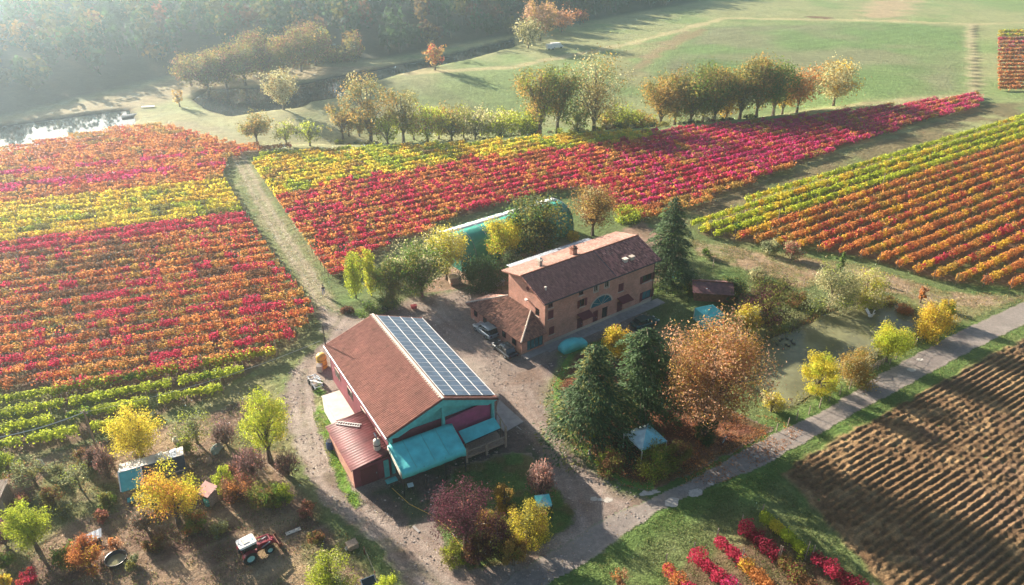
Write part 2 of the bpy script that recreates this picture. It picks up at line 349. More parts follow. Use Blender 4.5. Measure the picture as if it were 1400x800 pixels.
FTR=[(poly([(560,100),(700,92),(860,60),(990,25),(1200,28),(1326,33),(1480,30)]),3.2,A3(0.40,0.34,0.18),0.85),
     (poly([(1326,33),(1330,80),(1334,130)]),2.4,A3(0.40,0.34,0.2),0.9),(poly([(1333,33),(1336,130)]),1.0,A3(0.06,0.055,0.03),0.95),
     (poly([(1228,0),(1200,22)]),13,A3(0.38,0.28,0.17),0.9),
     (poly([(1115,24),(1125,24)]),5,A3(0.13,0.05,0.04),0.95),
     (poly([(885,85),(900,72),(935,55),(960,40)]),3.2,A3(0.23,0.17,0.09),0.8),(poly([(872,92),(885,78),(915,58),(940,44)]),3.2,A3(0.24,0.18,0.10),0.8),
     (poly([(860,100),(848,80),(900,62)]),8,A3(0.27,0.22,0.12),0.5),
     (poly([(930,162),(1090,152),(1180,142),(1330,130)]),2.6,A3(0.32,0.28,0.15),0.8),
     (poly([(240,168),(300,178),(360,205)]),2.5,A3(0.28,0.24,0.15),0.6),(poly([(190,165),(250,150),(300,168),(340,195)]),2,A3(0.24,0.26,0.14),0.5),
     (poly([(560,110),(700,150),(880,150)]),4,A3(0.16,0.17,0.08),0.4)]
def cat_(*a): return np.unique(np.round(np.concatenate(a),3))
gx=cat_(np.arange(-700,-144,14),np.arange(-144,144.5,1.6),np.arange(144,330,3.0),np.arange(330,900,19))
gy=cat_(np.arange(-120,28,8),np.arange(28,285,1.6),np.arange(285,520,3.0),np.arange(520,1101,20))
GX,GY=np.meshgrid(gx,gy); GZ=height(GX,GY); gc=gcol(GX,GY)
V=np.stack([GX,GY,GZ],-1).reshape(-1,3); nx=len(gx); ny=len(gy)
i=np.arange(nx*ny).reshape(ny,nx); F=np.stack([i[:-1,:-1],i[:-1,1:],i[1:,1:],i[1:,:-1]],-1).reshape(-1,4)
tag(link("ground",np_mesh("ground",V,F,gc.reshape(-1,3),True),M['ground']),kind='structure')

def sheet(name,P,z,res,mat,colf,edge=1.2,rag=0.5,blend=gcol,hf=None,kind='structure',clip=None,parent=None):
    x0,y0=P.min(0)-1; x1,y1=P.max(0)+1
    if clip is None: clip=(-105,128,34,300)
    x0=max(x0,clip[0]); x1=min(x1,clip[1]); y0=max(y0,clip[2]); y1=min(y1,clip[3])
    xs=np.arange(x0,x1,res); ys=np.arange(y0,y1,res); X,Y=np.meshgrid(xs,ys)
    d=sdist(X,Y,P)+(vn(X,Y,1.1,77,3)-0.5)*2*rag
    c=colf(X,Y,d)
    if blend is not None: c=mixc(blend(X,Y),c,sm(d,-0.05,edge))
    Z=np.full(X.shape,z)+(hf(X,Y,d) if hf else 0)
    V=np.stack([X,Y,Z],-1).reshape(-1,3); n=len(xs); idx=np.arange(X.size).reshape(X.shape)
    ok=(d[:-1,:-1]>0)&(d[1:,1:]>0)&(d[1:,:-1]>0)&(d[:-1,1:]>0)
    F=np.stack([idx[:-1,:-1],idx[:-1,1:],idx[1:,1:],idx[1:,:-1]],-1)[ok]
    u,inv=np.unique(F,return_inverse=True); inv=inv.reshape(F.shape)
    o=link(name,np_mesh(name,V[u],inv,c.reshape(-1,3)[u],True),M[mat],parent)
    return tag(o,kind=kind)
def c_vine(x,y,d):
    c=np.ones(x.shape+(3,))*A3(0.13,0.085,0.055); c=mixc(c,A3(0.10,0.12,0.04),sm(vn(x,y,4,12,3),0.45,0.65)); return mixc(c,A3(0.20,0.15,0.09),sm(vn(x,y,2,13,2),0.6,0.8)*0.6)
def c_grav(x,y,d):
    c=np.ones(x.shape+(3,))*A3(0.225,0.178,0.148); c=mixc(c,A3(0.30,0.25,0.205),sm(vn(x,y,6,41,3),0.5,0.7)); c=mixc(c,A3(0.17,0.115,0.085),sm(vn(x,y,3.2,42,3),0.55,0.75)*0.8)
    # wheel ruts along the lane west of the barn
    L=poly([(470,430),(430,480),(410,530),(420,600),(455,660),(520,730),(600,800)])
    dd=ldist(x,y,L); r=np.exp(-((dd-0.9)/0.35)**2); c=mixc(c,A3(0.36,0.30,0.25),r*0.55*(0.4+vn(x,y,2,5)))
    c=mixc(c,A3(0.13,0.13,0.06),(np.exp(-(dd/0.4)**2)*0.35+(1-sm(d,0.3,2.2))*0.5)*sm(vn(x,y,1.5,43,2),0.4,0.6))
    for L2 in RUTS:
        d2=ldist(x,y,L2)+(vn(x,y,3,47)-.5)*.3; c=mixc(c,A3(0.21,0.15,0.12),(np.exp(-((d2-.75)/.22)**2))*0.6*sm(vn(x,y,4,48,2),.3,.5)); c=mixc(c,A3(.36,.29,.24),np.exp(-(d2/.35)**2)*.35)
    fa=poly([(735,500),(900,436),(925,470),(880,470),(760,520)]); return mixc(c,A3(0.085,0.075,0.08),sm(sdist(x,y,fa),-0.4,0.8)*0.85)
def c_road(x,y,d):
    c=np.ones(x.shape+(3,))*A3(0.225,0.195,0.17); c=mixc(c,A3(0.275,0.24,0.21),sm(vn(x,y,2.2,51,3),0.5,0.75)); c=mixc(c,A3(0.16,0.135,0.125),sm(vn(x,y,5,52,3),0.55,0.7)*0.6)
    return mixc(c,A3(0.30,0.25,0.21),(1-sm(d,0.2,0.7))*0.6)
def c_isl2(x,y,d):
    c=np.ones(x.shape+(3,))*A3(0.13,0.055,0.035); c=mixc(c,A3(0.20,0.10,0.055),sm(vn(x,y,1.6,61,3),0.5,0.7)); c=mixc(c,A3(0.08,0.05,0.03),sm(vn(x,y,3,62,2),0.55,0.7)*0.6)
    g=(1-sm(d,0.7,1.8))*np.where(x>15,0.12,1.0); c=mixc(c,A3(0.10,0.20,0.035),g); return c
def c_isl1(x,y,d):
    c=np.ones(x.shape+(3,))*A3(0.085,0.14,0.035); return mixc(c,A3(0.16,0.12,0.05),sm(vn(x,y,2,63,3),0.45,0.65)*0.8)
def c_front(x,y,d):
    c=np.ones(x.shape+(3,))*A3(0.12,0.09,0.075); return mixc(c,A3(0.055,0.08,0.035),sm(vn(x,y,3,64,3),0.42,0.6)*0.8)  # darker than the gravel, the barn front's shade put into the soil colour
def c_gard(x,y,d):
    c=np.ones(x.shape+(3,))*A3(0.21,0.145,0.10); c=mixc(c,A3(0.29,0.21,0.125),sm(vn(x,y,2.6,71,3),0.5,0.7)); c=mixc(c,A3(0.10,0.055,0.045),sm(vn(x,y,5,72,3),0.5,0.7)*0.8)
    c=mixc(c,A3(0.11,0.14,0.04),sm(vn(x,y,6,73,3),0.52,0.68)*0.75)
    s=np.exp(-(((x*0.5-y*0.86+vn(x,y,9,75)*1.2)%2.6-1.3)/0.3)**2)*(x>-36)*(y<56); return mixc(c,A3(0.26,0.20,0.13),s*0.5)
def c_dtrack(x,y,d):
    c=np.ones(x.shape+(3,))*A3(0.27,0.19,0.115); c=mixc(c,A3(0.17,0.18,0.07),sm(vn(x,y,3,81,3),0.45,0.6)*0.75)
    dd=ldist(x,y,poly([(940,334),(1060,356),(1180,376),(1290,412),(1400,408)])); return mixc(c,A3(0.33,0.25,0.17),np.exp(-((dd-0.9)/0.4)**2)*0.6)
def c_path(x,y,d):
    c=mixc(np.ones(x.shape+(3,))*A3(0.14,0.17,0.06),A3(0.20,0.19,0.09),sm(vn(x,y,3,82,3),0.45,0.65))
    dd=ldist(x,y,PATHL)+(vn(x,y,2,86)-0.5)*0.4; c=mixc(c,A3(0.34,0.28,0.20),np.exp(-((dd-0.85)/0.55)**2)*0.8); return mixc(c,A3(0.30,0.25,0.17),(1-sm(dd,0.5,1.6))*0.35)
def c_dirt(x,y,d):
    c=np.ones(x.shape+(3,))*A3(0.26,0.17,0.12); return mixc(c,A3(0.14,0.10,0.06),sm(vn(x,y,3,83,3),0.45,0.65)*0.7)
def c_strip(x,y,d):
    c=np.ones(x.shape+(3,))*A3(0.11,0.22,0.03); return mixc(c,A3(0.22,0.20,0.10),sm(vn(x,y,1.4,84,3),0.5,0.7)*0.8)
RUTS=[poly([(600,425),(660,480),(730,570),(800,655),(860,700)]),poly([(560,410),(640,470),(700,545),(770,640),(800,720),(720,790)]),poly([(480,680),(540,720),(640,790),(690,830)]),poly([(735,495),(770,560),(800,620)])]
PATHL=poly([(325,210),(350,262),(390,330),(425,385),(452,425)])
PATH=poly([(312,210),(350,208),(352,232),(400,305),(442,372),(470,420),(478,432),(425,432),(395,375),(345,300),(306,240)])
sheet("vineyard_soil",VL,0.010,0.6,'soil',c_vine,2.0,0.8,clip=(-130,-10,60,200)); sheet("vineyard_soil",VG,0.014,0.4,'soil',c_vine,1.5,0.8)
sheet("vineyard_soil",VM,0.010,0.8,'soil',c_vine,2.0,0.8,clip=(-70,150,80,240)); sheet("vineyard_soil",VR,0.010,0.6,'soil',c_vine,2.0,0.6,clip=(20,150,90,220))
sheet("vineyard_soil",VS,0.010,0.3,'soil',lambda x,y,d: mixc(c_vine(x,y,d),A3(0.15,0.10,0.06),0.65*np.ones(x.shape)),1.5,0.6); sheet("vineyard_soil",VF,0.010,2.0,'soil',c_vine,2.0,0.6,clip=(180,300,200,400))
sheet("grass_path",PATH,0.018,0.4,'ground',c_path,1.2,0.5)
sheet("garden_soil",GARDEN,0.018,0.3,'soil',c_gard,1.5,0.8)
sheet("dirt_track",DTRACK,0.018,0.35,'soil',c_dtrack,1.5,0.8)
sheet("back_yard",YARD2,0.014,0.35,'gravel',c_dirt,1.5,0.8)
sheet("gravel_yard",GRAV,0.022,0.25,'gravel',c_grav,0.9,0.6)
sheet("road",ROAD,0.026,0.25,'asphalt',c_road,0.35,0.22)
sheet("park_ground",ISL2,0.034,0.22,'soil',c_isl2,0.5,0.35,blend=c_grav and (lambda x,y:c_grav(x,y,np.ones(x.shape)*9)))
sheet("shrub_island",ISL1,0.034,0.22,'soil',c_isl1,0.6,0.45,blend=(lambda x,y:c_grav(x,y,np.ones(x.shape)*9)))
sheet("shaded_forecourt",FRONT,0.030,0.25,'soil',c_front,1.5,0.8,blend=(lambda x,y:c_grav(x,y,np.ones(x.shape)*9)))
sheet("grass_strip",STRIP,0.037,0.2,'ground',c_strip,0.5,0.5,blend=(lambda x,y:c_grav(x,y,np.ones(x.shape)*9)))
# pale oval puddle patches in the road
for (px,py,rx,ry,a) in ((887,674,1.15,0.38,0.2),(919,687,0.85,0.55,0.5),(951,674,0.75,0.6,0.6),(972,661,0.32,0.28,0),(831,684,0.5,0.35,0.2),(812,682,0.4,0.3,0),(1035,625,0.3,0.2,0),(996,650,0.22,0.2,0),(1257,492,0.5,0.3,0.4),(1246,506,0.6,0.4,0),(821,683,0.3,0.22,0.1)):
    cx,cy=at(px,py); n=26; t=np.linspace(0,2*np.pi,n,endpoint=False)
    rr=1+(vn(np.cos(t)*3+cx,np.sin(t)*3+cy,1.0,5)-0.5)*0.5; ex,ey=rx*rr*np.cos(t),ry*rr*np.sin(t)
    mb=MB(); mb.col=(0.42,0.39,0.34); mb.prism([(cx+ex[k]*math.cos(a)-ey[k]*math.sin(a),cy+ex[k]*math.sin(a)+ey[k]*math.cos(a)) for k in range(n)],0.028,0.033)
    tag(mb.build("road_patch",M['asphalt']),kind='structure')
# ploughed field with real furrows
fa=R(32.3); ca,sa=math.cos(fa),math.sin(fa)
def ploughed():
    P=PLOUGH; U=P[:,0]*ca+P[:,1]*sa; Wv=-P[:,0]*sa+P[:,1]*ca
    us=np.arange(U.min()-1,min(U.max(),U.min()+92),0.20); ws=np.arange(Wv.min()-1,Wv.max()+1,0.115); Ug,Wg=np.meshgrid(us,ws)
    X=Ug*ca-Wg*sa; Y=Ug*sa+Wg*ca
    d=sdist(X,Y,P)+(vn(X,Y,1.4,91,3)-0.5)*1.2
    ph=(Wg+0.2*(vn(X,Y,12,92,2)-0.5)+0.08*(vn(X,Y,1.2,94,2)-0.5))*2*np.pi/0.72
    rough=sm(vn(X,Y,11,95,2),0.3,0.62)
    head=sdist(X,Y,poly([(1062,648),(1110,640),(1260,830),(1205,830),(1150,745)]))
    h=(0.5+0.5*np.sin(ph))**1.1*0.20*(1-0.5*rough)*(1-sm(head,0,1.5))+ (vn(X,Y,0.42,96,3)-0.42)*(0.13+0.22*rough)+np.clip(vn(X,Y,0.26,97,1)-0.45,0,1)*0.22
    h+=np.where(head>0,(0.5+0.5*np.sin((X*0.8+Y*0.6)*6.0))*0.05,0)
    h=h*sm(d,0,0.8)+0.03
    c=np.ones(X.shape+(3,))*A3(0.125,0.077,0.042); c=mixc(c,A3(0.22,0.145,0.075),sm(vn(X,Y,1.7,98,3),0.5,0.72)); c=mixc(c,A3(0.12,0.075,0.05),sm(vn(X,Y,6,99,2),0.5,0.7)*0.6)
    c=mixc(c,A3(0.28,0.18,0.088),sm(h,0.14,0.36)*0.75); c=mixc(gcol(X,Y),c,sm(d,0,0.9))  # crests tinted by height, their sunlit tone put into the soil colour
    V=np.stack([X,Y,h],-1).reshape(-1,3); idx=np.arange(X.size).reshape(X.shape)
    Zc=Y*math.cos(PITCH)+H0*math.sin(PITCH); vis=(np.abs(X)<Zc*0.75+3)&(Y>36)
    ok=(d>0)&vis; ok=ok[:-1,:-1]&ok[1:,1:]&ok[1:,:-1]&ok[:-1,1:]
    F=np.stack([idx[:-1,:-1],idx[:-1,1:],idx[1:,1:],idx[1:,:-1]],-1)[ok]; u,inv=np.unique(F,return_inverse=True)
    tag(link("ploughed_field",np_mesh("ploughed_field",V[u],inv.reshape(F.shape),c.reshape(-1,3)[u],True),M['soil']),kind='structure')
ploughed()
# water
for nm,P,z,mt in (("pond_water",POND,-0.42,'pond'),("river_water",RIVER,-0.55,'lake'),("lake_water",LAKE,-0.55,'lake')):
    x0,y0=P.min(0)-3; x1,y1=P.max(0)+3; mb=MB(); c=P.mean(0)
    mb.add([(p[0]+(p[0]-c[0])*0.02,p[1]+(p[1]-c[1])*0.02,z) for p in P],[tuple(range(len(P)))])
    tag(mb.build(nm,M[mt]),kind='structure')
# ------------------------------------------------------------ vines
PAL={'crim':A3(.50,.04,.095),'mag':A3(.56,.045,.19),'red':A3(.46,.085,.055),'org':A3(.59,.26,.08),'rust':A3(.42,.155,.06),'och':A3(.42,.27,.07),
     'yel':A3(.62,.53,.06),'gold':A3(.62,.42,.05),'yg':A3(.36,.42,.04),'grn':A3(.13,.22,.03),'lime':A3(.46,.52,.05),'brn':A3(.22,.11,.05),'olive':A3(.22,.21,.05),'dgr':A3(.05,.10,.03),
     'purp':A3(.125,.035,.06),'plum':A3(.095,.04,.05),'pink':A3(.42,.17,.13),'peach':A3(.50,.29,.17),'pale':A3(.50,.46,.24),'cedar':A3(.06,.11,.04),'sage':A3(.22,.25,.13),'dkc':A3(.20,.01,.035)}
def palmix(names,w,t,rs):
    """pick palette colours for values t in 0..1 (ordered) with a random swap"""
    w=np.cumsum(np.array(w,dtype=float)/sum(w)); k=np.searchsorted(w,np.clip(t,0,0.999)); return np.array([PAL[n] for n in names])[k]
NUMW=['first','second','third','fourth','fifth','sixth','seventh','eighth','ninth','tenth','eleventh','twelfth','thirteenth','fourteenth','fifteenth','sixteenth','seventeenth','eighteenth','nineteenth','twentieth']
def ordn(i):
    if i<20: return NUMW[i]
    t={2:'twenty',3:'thirty',4:'forty',5:'fifty'}[(i+1)//10]
    return ('twentieth','thirtieth','fortieth','fiftieth')[(i+1)//10-2] if (i+1)%10==0 else t+'-'+NUMW[(i+1)%10-1]
def dominant(colnames): return colnames
def vine_row(p,q,w,hc,hh,dens,size,colf,seed,label,group,post_every=6.0,posts=True,lump=0.35,tall=0):
    rng=np.random.default_rng(seed); p=np.array(p,float); q=np.array(q,float); L=np.linalg.norm(q-p); u=(q-p)/L; nrm=np.array([-u[1],u[0]])
    n=int(L*dens); s=rng.random(n)*L
    vine=np.floor(s/1.3).astype(int); vx=vine*1.3
    vw=0.62+0.6*hash2(vine,np.full_like(vine,seed),3); miss=hash2(vine,np.full_like(vine,seed),8)<0.04
    keep=~miss|(rng.random(n)<0.25); s,vine,vw=s[keep],vine[keep],vw[keep]; n=len(s)
    # bulge each vine round its own centre
    loc=((s/1.3)%1-0.5)*2; prof=np.sqrt(np.clip(1-(loc*0.75)**2,0.1,1))
    th=rng.random(n)*2*np.pi; rr=rng.random(n)**0.35
    lumpn=1+lump*(vn(s+seed*13,th*1.2,0.5,seed)-0.5)*2
    oy=np.cos(th)*rr*w/2*vw*prof*lumpn; oz=np.sin(th)*rr*hh*vw*prof*lumpn
    droop=(rng.random(n)<0.12); oz=np.where(droop,oz-rng.random(n)*0.5,oz); shoot=rng.random(n)<0.07; oz=np.where(shoot,oz+rng.random(n)*0.45,oz)
    X=p[0]+u[0]*s+nrm[0]*oy; Y=p[1]+u[1]*s+nrm[1]*oy; Z=np.maximum(hc+oz,0.15)
    P=np.stack([X,Y,Z],-1)-np.array([p[0],p[1],0])
    N=np.stack([nrm[0]*np.cos(th),nrm[1]*np.cos(th),np.sin(th)+0.35],-1)+rng.normal(size=(n,3))*0.45
    cx=p[0]+u[0]*(vine*1.3); cy=p[1]+u[1]*(vine*1.3)
    col=colf(cx,cy,vine,rng)*(0.86+0.3*rng.random(n))[:,None]
    r=root('vine_row',label,'vine row',(p[0],p[1],0),0,group)
    link('foliage',leaf_mesh('foliage',P,N,size*(0.7+0.6*rng.random(n)),col,rng,1.25),M['leaf'],r)
    if posts:
        mb=MB(); k=max(2,int(L/post_every)+1)
        for i in range(k):
            t=L*i/(k-1); hp=hc+hh+0.35+0.35*random.random(); a=(u[0]*t,u[1]*t)
            mb.tube([(a[0],a[1],0),(a[0]+random.uniform(-.05,.05),a[1],hp)],0.06,4)
        for t in np.arange(0.6,L,1.3): mb.tube([(u[0]*t,u[1]*t,0),(u[0]*t+.06,u[1]*t,hc*0.6),(u[0]*t,u[1]*t,hc)],[0.04,0.03,0.02],3,cap=False)
        mb.build('trellis_posts',M['post'],r,kind='stuff')
    return r
def rows_in(P,ang,spacing,off=0.0):
    u=np.array([math.cos(ang),math.sin(ang)]); n=np.array([-u[1],u[0]]); w=P@n; out=[]
    k=math.floor(w.min()/spacing)
    while k*spacing+off<w.max():
        c=k*spacing+off; k+=1; ts=[]
        for i in range(len(P)):
            a,b=P[i],P[(i+1)%len(P)]; wa,wb=a@n-c,b@n-c
            if (wa>0)!=(wb>0): t=wa/(wa-wb); ts.append((a+(b-a)*t)@u)
        ts.sort()
        for j in range(0,len(ts)-1,2):
            if ts[j+1]-ts[j]>3: out.append((u*ts[j]+n*c,u*ts[j+1]+n*c,c))
    return out
def clipvis(p,q,marg=4):
    """keep the stretch of a row that the photograph's field of view covers (plus a margin)"""
    t=np.linspace(0,1,200); X=p[0]+(q[0]-p[0])*t; Y=p[1]+(q[1]-p[1])*t; Z=Y*math.cos(PITCH)+H0*math.sin(PITCH)
    ok=(np.abs(X)<Z*0.70+marg)&(Z>0); 
    if not ok.any(): return None
    a,b=t[ok][0],t[ok][-1]; return np.array(p)+(np.array(q)-p)*a, np.array(p)+(np.array(q)-p)*b
VLA=R(19.3)
def bandf(px,py): return lambda c: c
def along(P): return P@np.array([-math.sin(VLA),math.cos(VLA)])
def wv(px,py,a=VLA):
    x,y=at(px,py); return -x*math.sin(a)+y*math.cos(a)
yb0,yb1=wv(340,297),wv(310,250)          # yellow band of the left vineyard
mb0,mb1=wv(300,236),wv(300,215)          # crimson bands above it
def col_left(w):
    def f(x,y,vine,rng):
        n=len(x); t=vn(x*0.5+y*0.1,y*0.6+w*3.1,3.4,7,3); t=np.clip((t-0.5)*2.0+0.5+(hash2(vine,np.full_like(vine,int(w*10)),5)-0.5)*0.32+(rng.random(n)-0.5)*0.12,0,0.999)
        if yb0<w<yb1: return palmix(['olive','yg','yel','gold','yel'],[.07,.16,.30,.20,.27],t,rng)
        if w>=yb1:
            if abs(w-mb0)<3.2 or abs(w-mb1)<2.6: return palmix(['crim','mag','red','org'],[.3,.3,.2,.2],t,rng)
            return palmix(['rust','org','red','org','och'],[.2,.3,.12,.2,.18],t,rng)
        if w>yb0-5: return palmix(['brn','crim','crim','org'],[.12,.35,.33,.2],t,rng)
        big=vn(x,y,16,17,2)
        c=palmix(['brn','rust','och','crim','org','red','org','och','crim'],[.08,.12,.12,.14,.16,.08,.12,.10,.08],t,rng); return c
    return f
rl=[(p,q,c) for p,q,c in rows_in(VL,VLA,2.9,0.6)]; rl.sort(key=lambda r:r[2]); idx=0
for p,q,c in rl:
    k=clipvis(p,q)
    if k is None: continue
    p,q=k
    if np.linalg.norm(q-p)<5: continue
    far=(p[1]+q[1])/2; kind='golden yellow' if yb0<c<yb1 else ('crimson and pink' if (abs(c-mb0)<3.2 or abs(c-mb1)<2.6) else ('orange and rust' if c>=yb1 else ('dark crimson' if c>yb0-5 else 'mottled red and orange')))
    vine_row(p,q,1.75 if c<yb1 else 2.0,1.30,0.62,125 if far<100 else 85 if far<130 else 52,0.26 if far<100 else 0.34 if far<130 else 0.44,col_left(c),100+idx,
        '%s vine row, %s in the left vineyard from the garden'%(kind,ordn(idx)),'vine rows of the left vineyard',posts=far<140); idx+=1
# yellow-green rows in front of the garden
gaps=[(0,0.33),(0.36,0.70),(0.74,1.0)]; idx=0
gr=sorted(rows_in(VG,R(19.5),3.1,0.4),key=lambda r:-r[2])
def col_green(x,y,vine,rng):
    t=np.clip(vn(x,y,3,19,2)+(rng.random(len(x))-0.5)*0.3,0,.999); return palmix(['grn','yg','lime','yel'],[.25,.40,.27,.08],t,rng)
for p,q,c in gr:
    k=clipvis(p,q)
    if k is None: continue
    p,q=k; L=np.linalg.norm(q-p)
    if L<5: continue
    for j,(a,b) in enumerate(gaps):
        a2,b2=a+random.Random(idx*7+j).uniform(-.02,.02) if a>0 else a,b+random.Random(idx*5+j).uniform(-.03,.02)
        if L*(b2-a2)<3.5: continue
        P0,P1=p+(q-p)*a2,p+(q-p)*b2
        vine_row(P0,P1,1.35,1.2,0.6,150,0.27,col_green,300+idx*3+j,'yellow green vine row, %s section of row %s below the red vineyard'%(('left','middle','right')[j],('one','two','three','four','five','six','seven','eight','nine','ten')[min(idx,9)]),'yellow green vine rows beside the garden')
    idx+=1
# middle vineyard
VMA=R(31)
gvy=np.array([at(375,268),at(500,240),at(640,215),at(810,196),at(905,183)])
def col_mid(w):
    def f(x,y,vine,rng):
        n=len(x); yb=np.interp(x,gvy[:,0],gvy[:,1]); top=(y-yb+(vn(x,y,6,23,2)-0.5)*6)>-4.0; top&=x<34
        t=vn(x,y,4.2,27,3); t=np.clip((t-0.5)*2.1+0.5+(hash2(vine,np.full_like(vine,int(w*10)),6)-0.5)*0.38+(rng.random(n)-0.5)*0.1,0,.999)
        right=sm(x+(vn(x,y,12,29)-0.5)*20,10,50); edge=sm(-(w-WM0),-9,-2)
        a=palmix(['rust','crim','org','crim','red','org','och','crim'],[.10,.16,.14,.14,.12,.14,.10,.10],t,rng); b=palmix(['crim','org','mag','crim','pink','mag','org','mag','och'],[.16,.08,.20,.10,.06,.16,.12,.08,.04],t,rng)
        c=np.where((rng.random(n)*0+hash2(vine,np.full_like(vine,int(w*7)),9)<right)[:,None],b,a)
        c2=palmix(['rust','org','och','org','crim'],[.25,.25,.25,.1,.15],t,rng); c=np.where((hash2(vine,np.full_like(vine,int(w*7)),19)<edge)[:,None],c2,c)
        yl=palmix(['yg','yel','gold','yel','lime','och'],[.22,.26,.20,.14,.10,.08],t,rng); return np.where(top[:,None],yl,c)
    return f
rm=sorted(rows_in(VM,VMA,2.6,0.2),key=lambda r:r[2]); WM0=rm[0][2]; idx=0
for p,q,c in rm:
    L=np.linalg.norm(q-p)
    if L<4: continue
    mid=(p[1]+q[1])/2; xm=(p[0]+q[0])/2; yb=np.interp(xm,gvy[:,0],gvy[:,1])
    desc='mostly yellow' if (mid>yb+2 and xm<38) else ('magenta and crimson' if xm>30 else 'red and orange')
    # long rows are split where the colour block changes so that leaf size can follow distance
    vine_row(p,q,1.75,1.15,0.55,82 if mid<140 else 54,0.33 if mid<140 else 0.47,col_mid(c),500+idx,'%s vine row, %s in the middle vineyard from the farmhouse'%(desc,ordn(idx)),'vine rows of the middle vineyard',posts=mid<150); idx+=1
# right vineyard, distinct hedges
VRA=R(33.2)
rr_=sorted(rows_in(VR,VRA,2.75,0.0),key=lambda r:-r[2]); idx=0
RC=[('lime','yg'),('yg','lime'),('lime','yel'),('lime','yg'),('gold','org'),('org','och'),('org','rust'),('rust','org'),('crim','red'),('rust','org'),('org','rust'),('red','org'),('gold','org'),('org','crim'),('red','crim'),('org','gold'),('org','rust'),('org','org'),('org','gold'),('org','rust'),('red','org')]
cn={'org':'orange','crim':'crimson','yg':'yellow green','lime':'lime','yel':'yellow','gold':'golden','och':'ochre','rust':'rust','red':'red'}
def col_right(i,w):
    a,b=RC[min(i,len(RC)-1)]
    def f(x,y,vine,rng):
        n=len(x); t=vn(x,y,7,200+i,2)*0.6+hash2(vine,np.full_like(vine,i),4)*0.4; t=np.clip((t-0.5)*1.7+0.5+(rng.random(n)-0.5)*0.12,0,.999)
        if i in (0,1,2,3): return palmix(['grn','yg','lime','yel','gold'],[.05,.27,.32,.26,.10],t,rng)
        return palmix([a,'och','gold','org',b,'rust','crim','org','gold'],[.20,.12,.09,.15,.15,.09,.04,.08,.08],t*0.999,rng)
    return f
for p,q,c in rr_:
    k=clipvis(p,q)
    if k is None: continue
    p,q=k
    if np.linalg.norm(q-p)<4: continue
    a,b=RC[min(idx,len(RC)-1)]; near=p[1]<125
    vine_row(p,q,1.3,1.15,0.66,120 if idx>8 else 88,0.29 if idx>8 else 0.36,col_right(idx,c),800+idx,'%s vine row, %s in the right vineyard from its far edge'%((cn[a]+' and '+cn[b]) if a!=b else 'bright orange',ordn(idx)),'vine rows of the right vineyard',post_every=5.5); idx+=1
# small vineyard at the bottom
def col_const(names,w):
    return lambda x,y,vine,rng: palmix(names,w,np.clip((vn(x,y,1.6,33,2)-0.5)*2.2+0.5+(rng.random(len(x))-.5)*.3,0,.999),rng)
for (a,b,nm,wt,lab) in (((1040,712),(1100,766),['yg','lime','yel'],[.3,.4,.3],'lime yellow vine row nearest the track in the small bottom vineyard'),
      ((1108,770),(1185,822),['dkc','crim'],[.5,.5],'dark crimson vine row continuing the lime row at the bottom edge'),
      ((1012,726),(1062,770),['dkc','dkc','crim'],[.6,.3,.1],'deep crimson vine row beside the lime one at the bottom'),
      ((1064,772),(1125,830),['brn','olive','dkc','rust'],[.3,.2,.3,.2],'brownish vine row behind the deep crimson one at the bottom edge'),
      ((978,746),(1012,775),['crim','red','org'],[.5,.3,.2],'red vine row with orange tips in the small bottom vineyard'),
      ((1013,777),(1062,825),['org','gold','org'],[.4,.2,.4],'bright orange vine row continuing the red one at the bottom'),
      ((946,764),(1005,820),['crim','mag','crim'],[.5,.3,.2],'bright crimson vine row second from the left at the bottom'),
      ((908,783),(950,830),['red','org','crim'],[.5,.3,.2],'low red vine row leftmost in the small bottom vineyard')):
    vine_row(at(*a),at(*b),1.7,1.0,0.78,460,0.17,col_const(nm,wt),950+a[0],lab,'vine rows of the small bottom vineyard',post_every=4)
# far vineyard at the right edge: short rows running across
for i,(py) in enumerate(np.linspace(46,124,16)):
    x0,y=at(1364,py); x1=at(1470,py)[0]
    nm=['yg','yel','gold'] if i<2 else (['crim','pink','org'] if i<6 else ['rust','org','rust'])
    vine_row((x0,y),(x1,y+1.5),1.4,1.1,0.55,26,0.75,col_const(nm,[.4,.3,.3]),970+i,'%s far vine row, %s from the top in the strip at the right edge'%(('yellow' if i<2 else 'pinkish' if i<6 else 'rust orange'),ordn(i)),'vine rows of the far right strip',posts=False)

# ------------------------------------------------------------ trees
def limb_tree(rng,H,rad,trunk_h,r0,targets,lean=0.0):
    mb=MB(); top=Vector((lean,0,H*0.8)); n=5; pts=[]; rr=[]
    for i in range(n+1):
        t=i/n; pts.append((lean*t*t+rng.uniform(-1,1)*0.03*H*t*(1-t),rng.uniform(-1,1)*0.03*H*t*(1-t),H*0.8*t)); rr.append(r0*(1-0.85*t)*(1.35 if i==0 else 1))
    mb.tube(pts,rr,7)
    for k,t in enumerate(targets):
        h0=min(max(trunk_h*0.8+rng.uniform(0,0.3)*(H-trunk_h),0.15*H),max(t[2]*0.85,0.12*H)); f=h0/(H*0.8); f=min(f,0.95)
        a=Vector((lean*f*f,0,h0)); b=Vector(t); m=(a+b)/2+Vector((rng.uniform(-.2,.2),rng.uniform(-.2,.2),0.08*H)); rb=r0*(1-0.8*f)*0.5
        mb.tube([a,m,b],[rb,rb*0.55,rb*0.15],5,cap=False)
        for j in range(2):
            e=b+Vector((rng.normal()*rad*.22,rng.normal()*rad*.22,rng.uniform(0,.25)*rad)); mb.tube([m,e],[rb*0.35,rb*0.08],3,cap=False)
    return mb
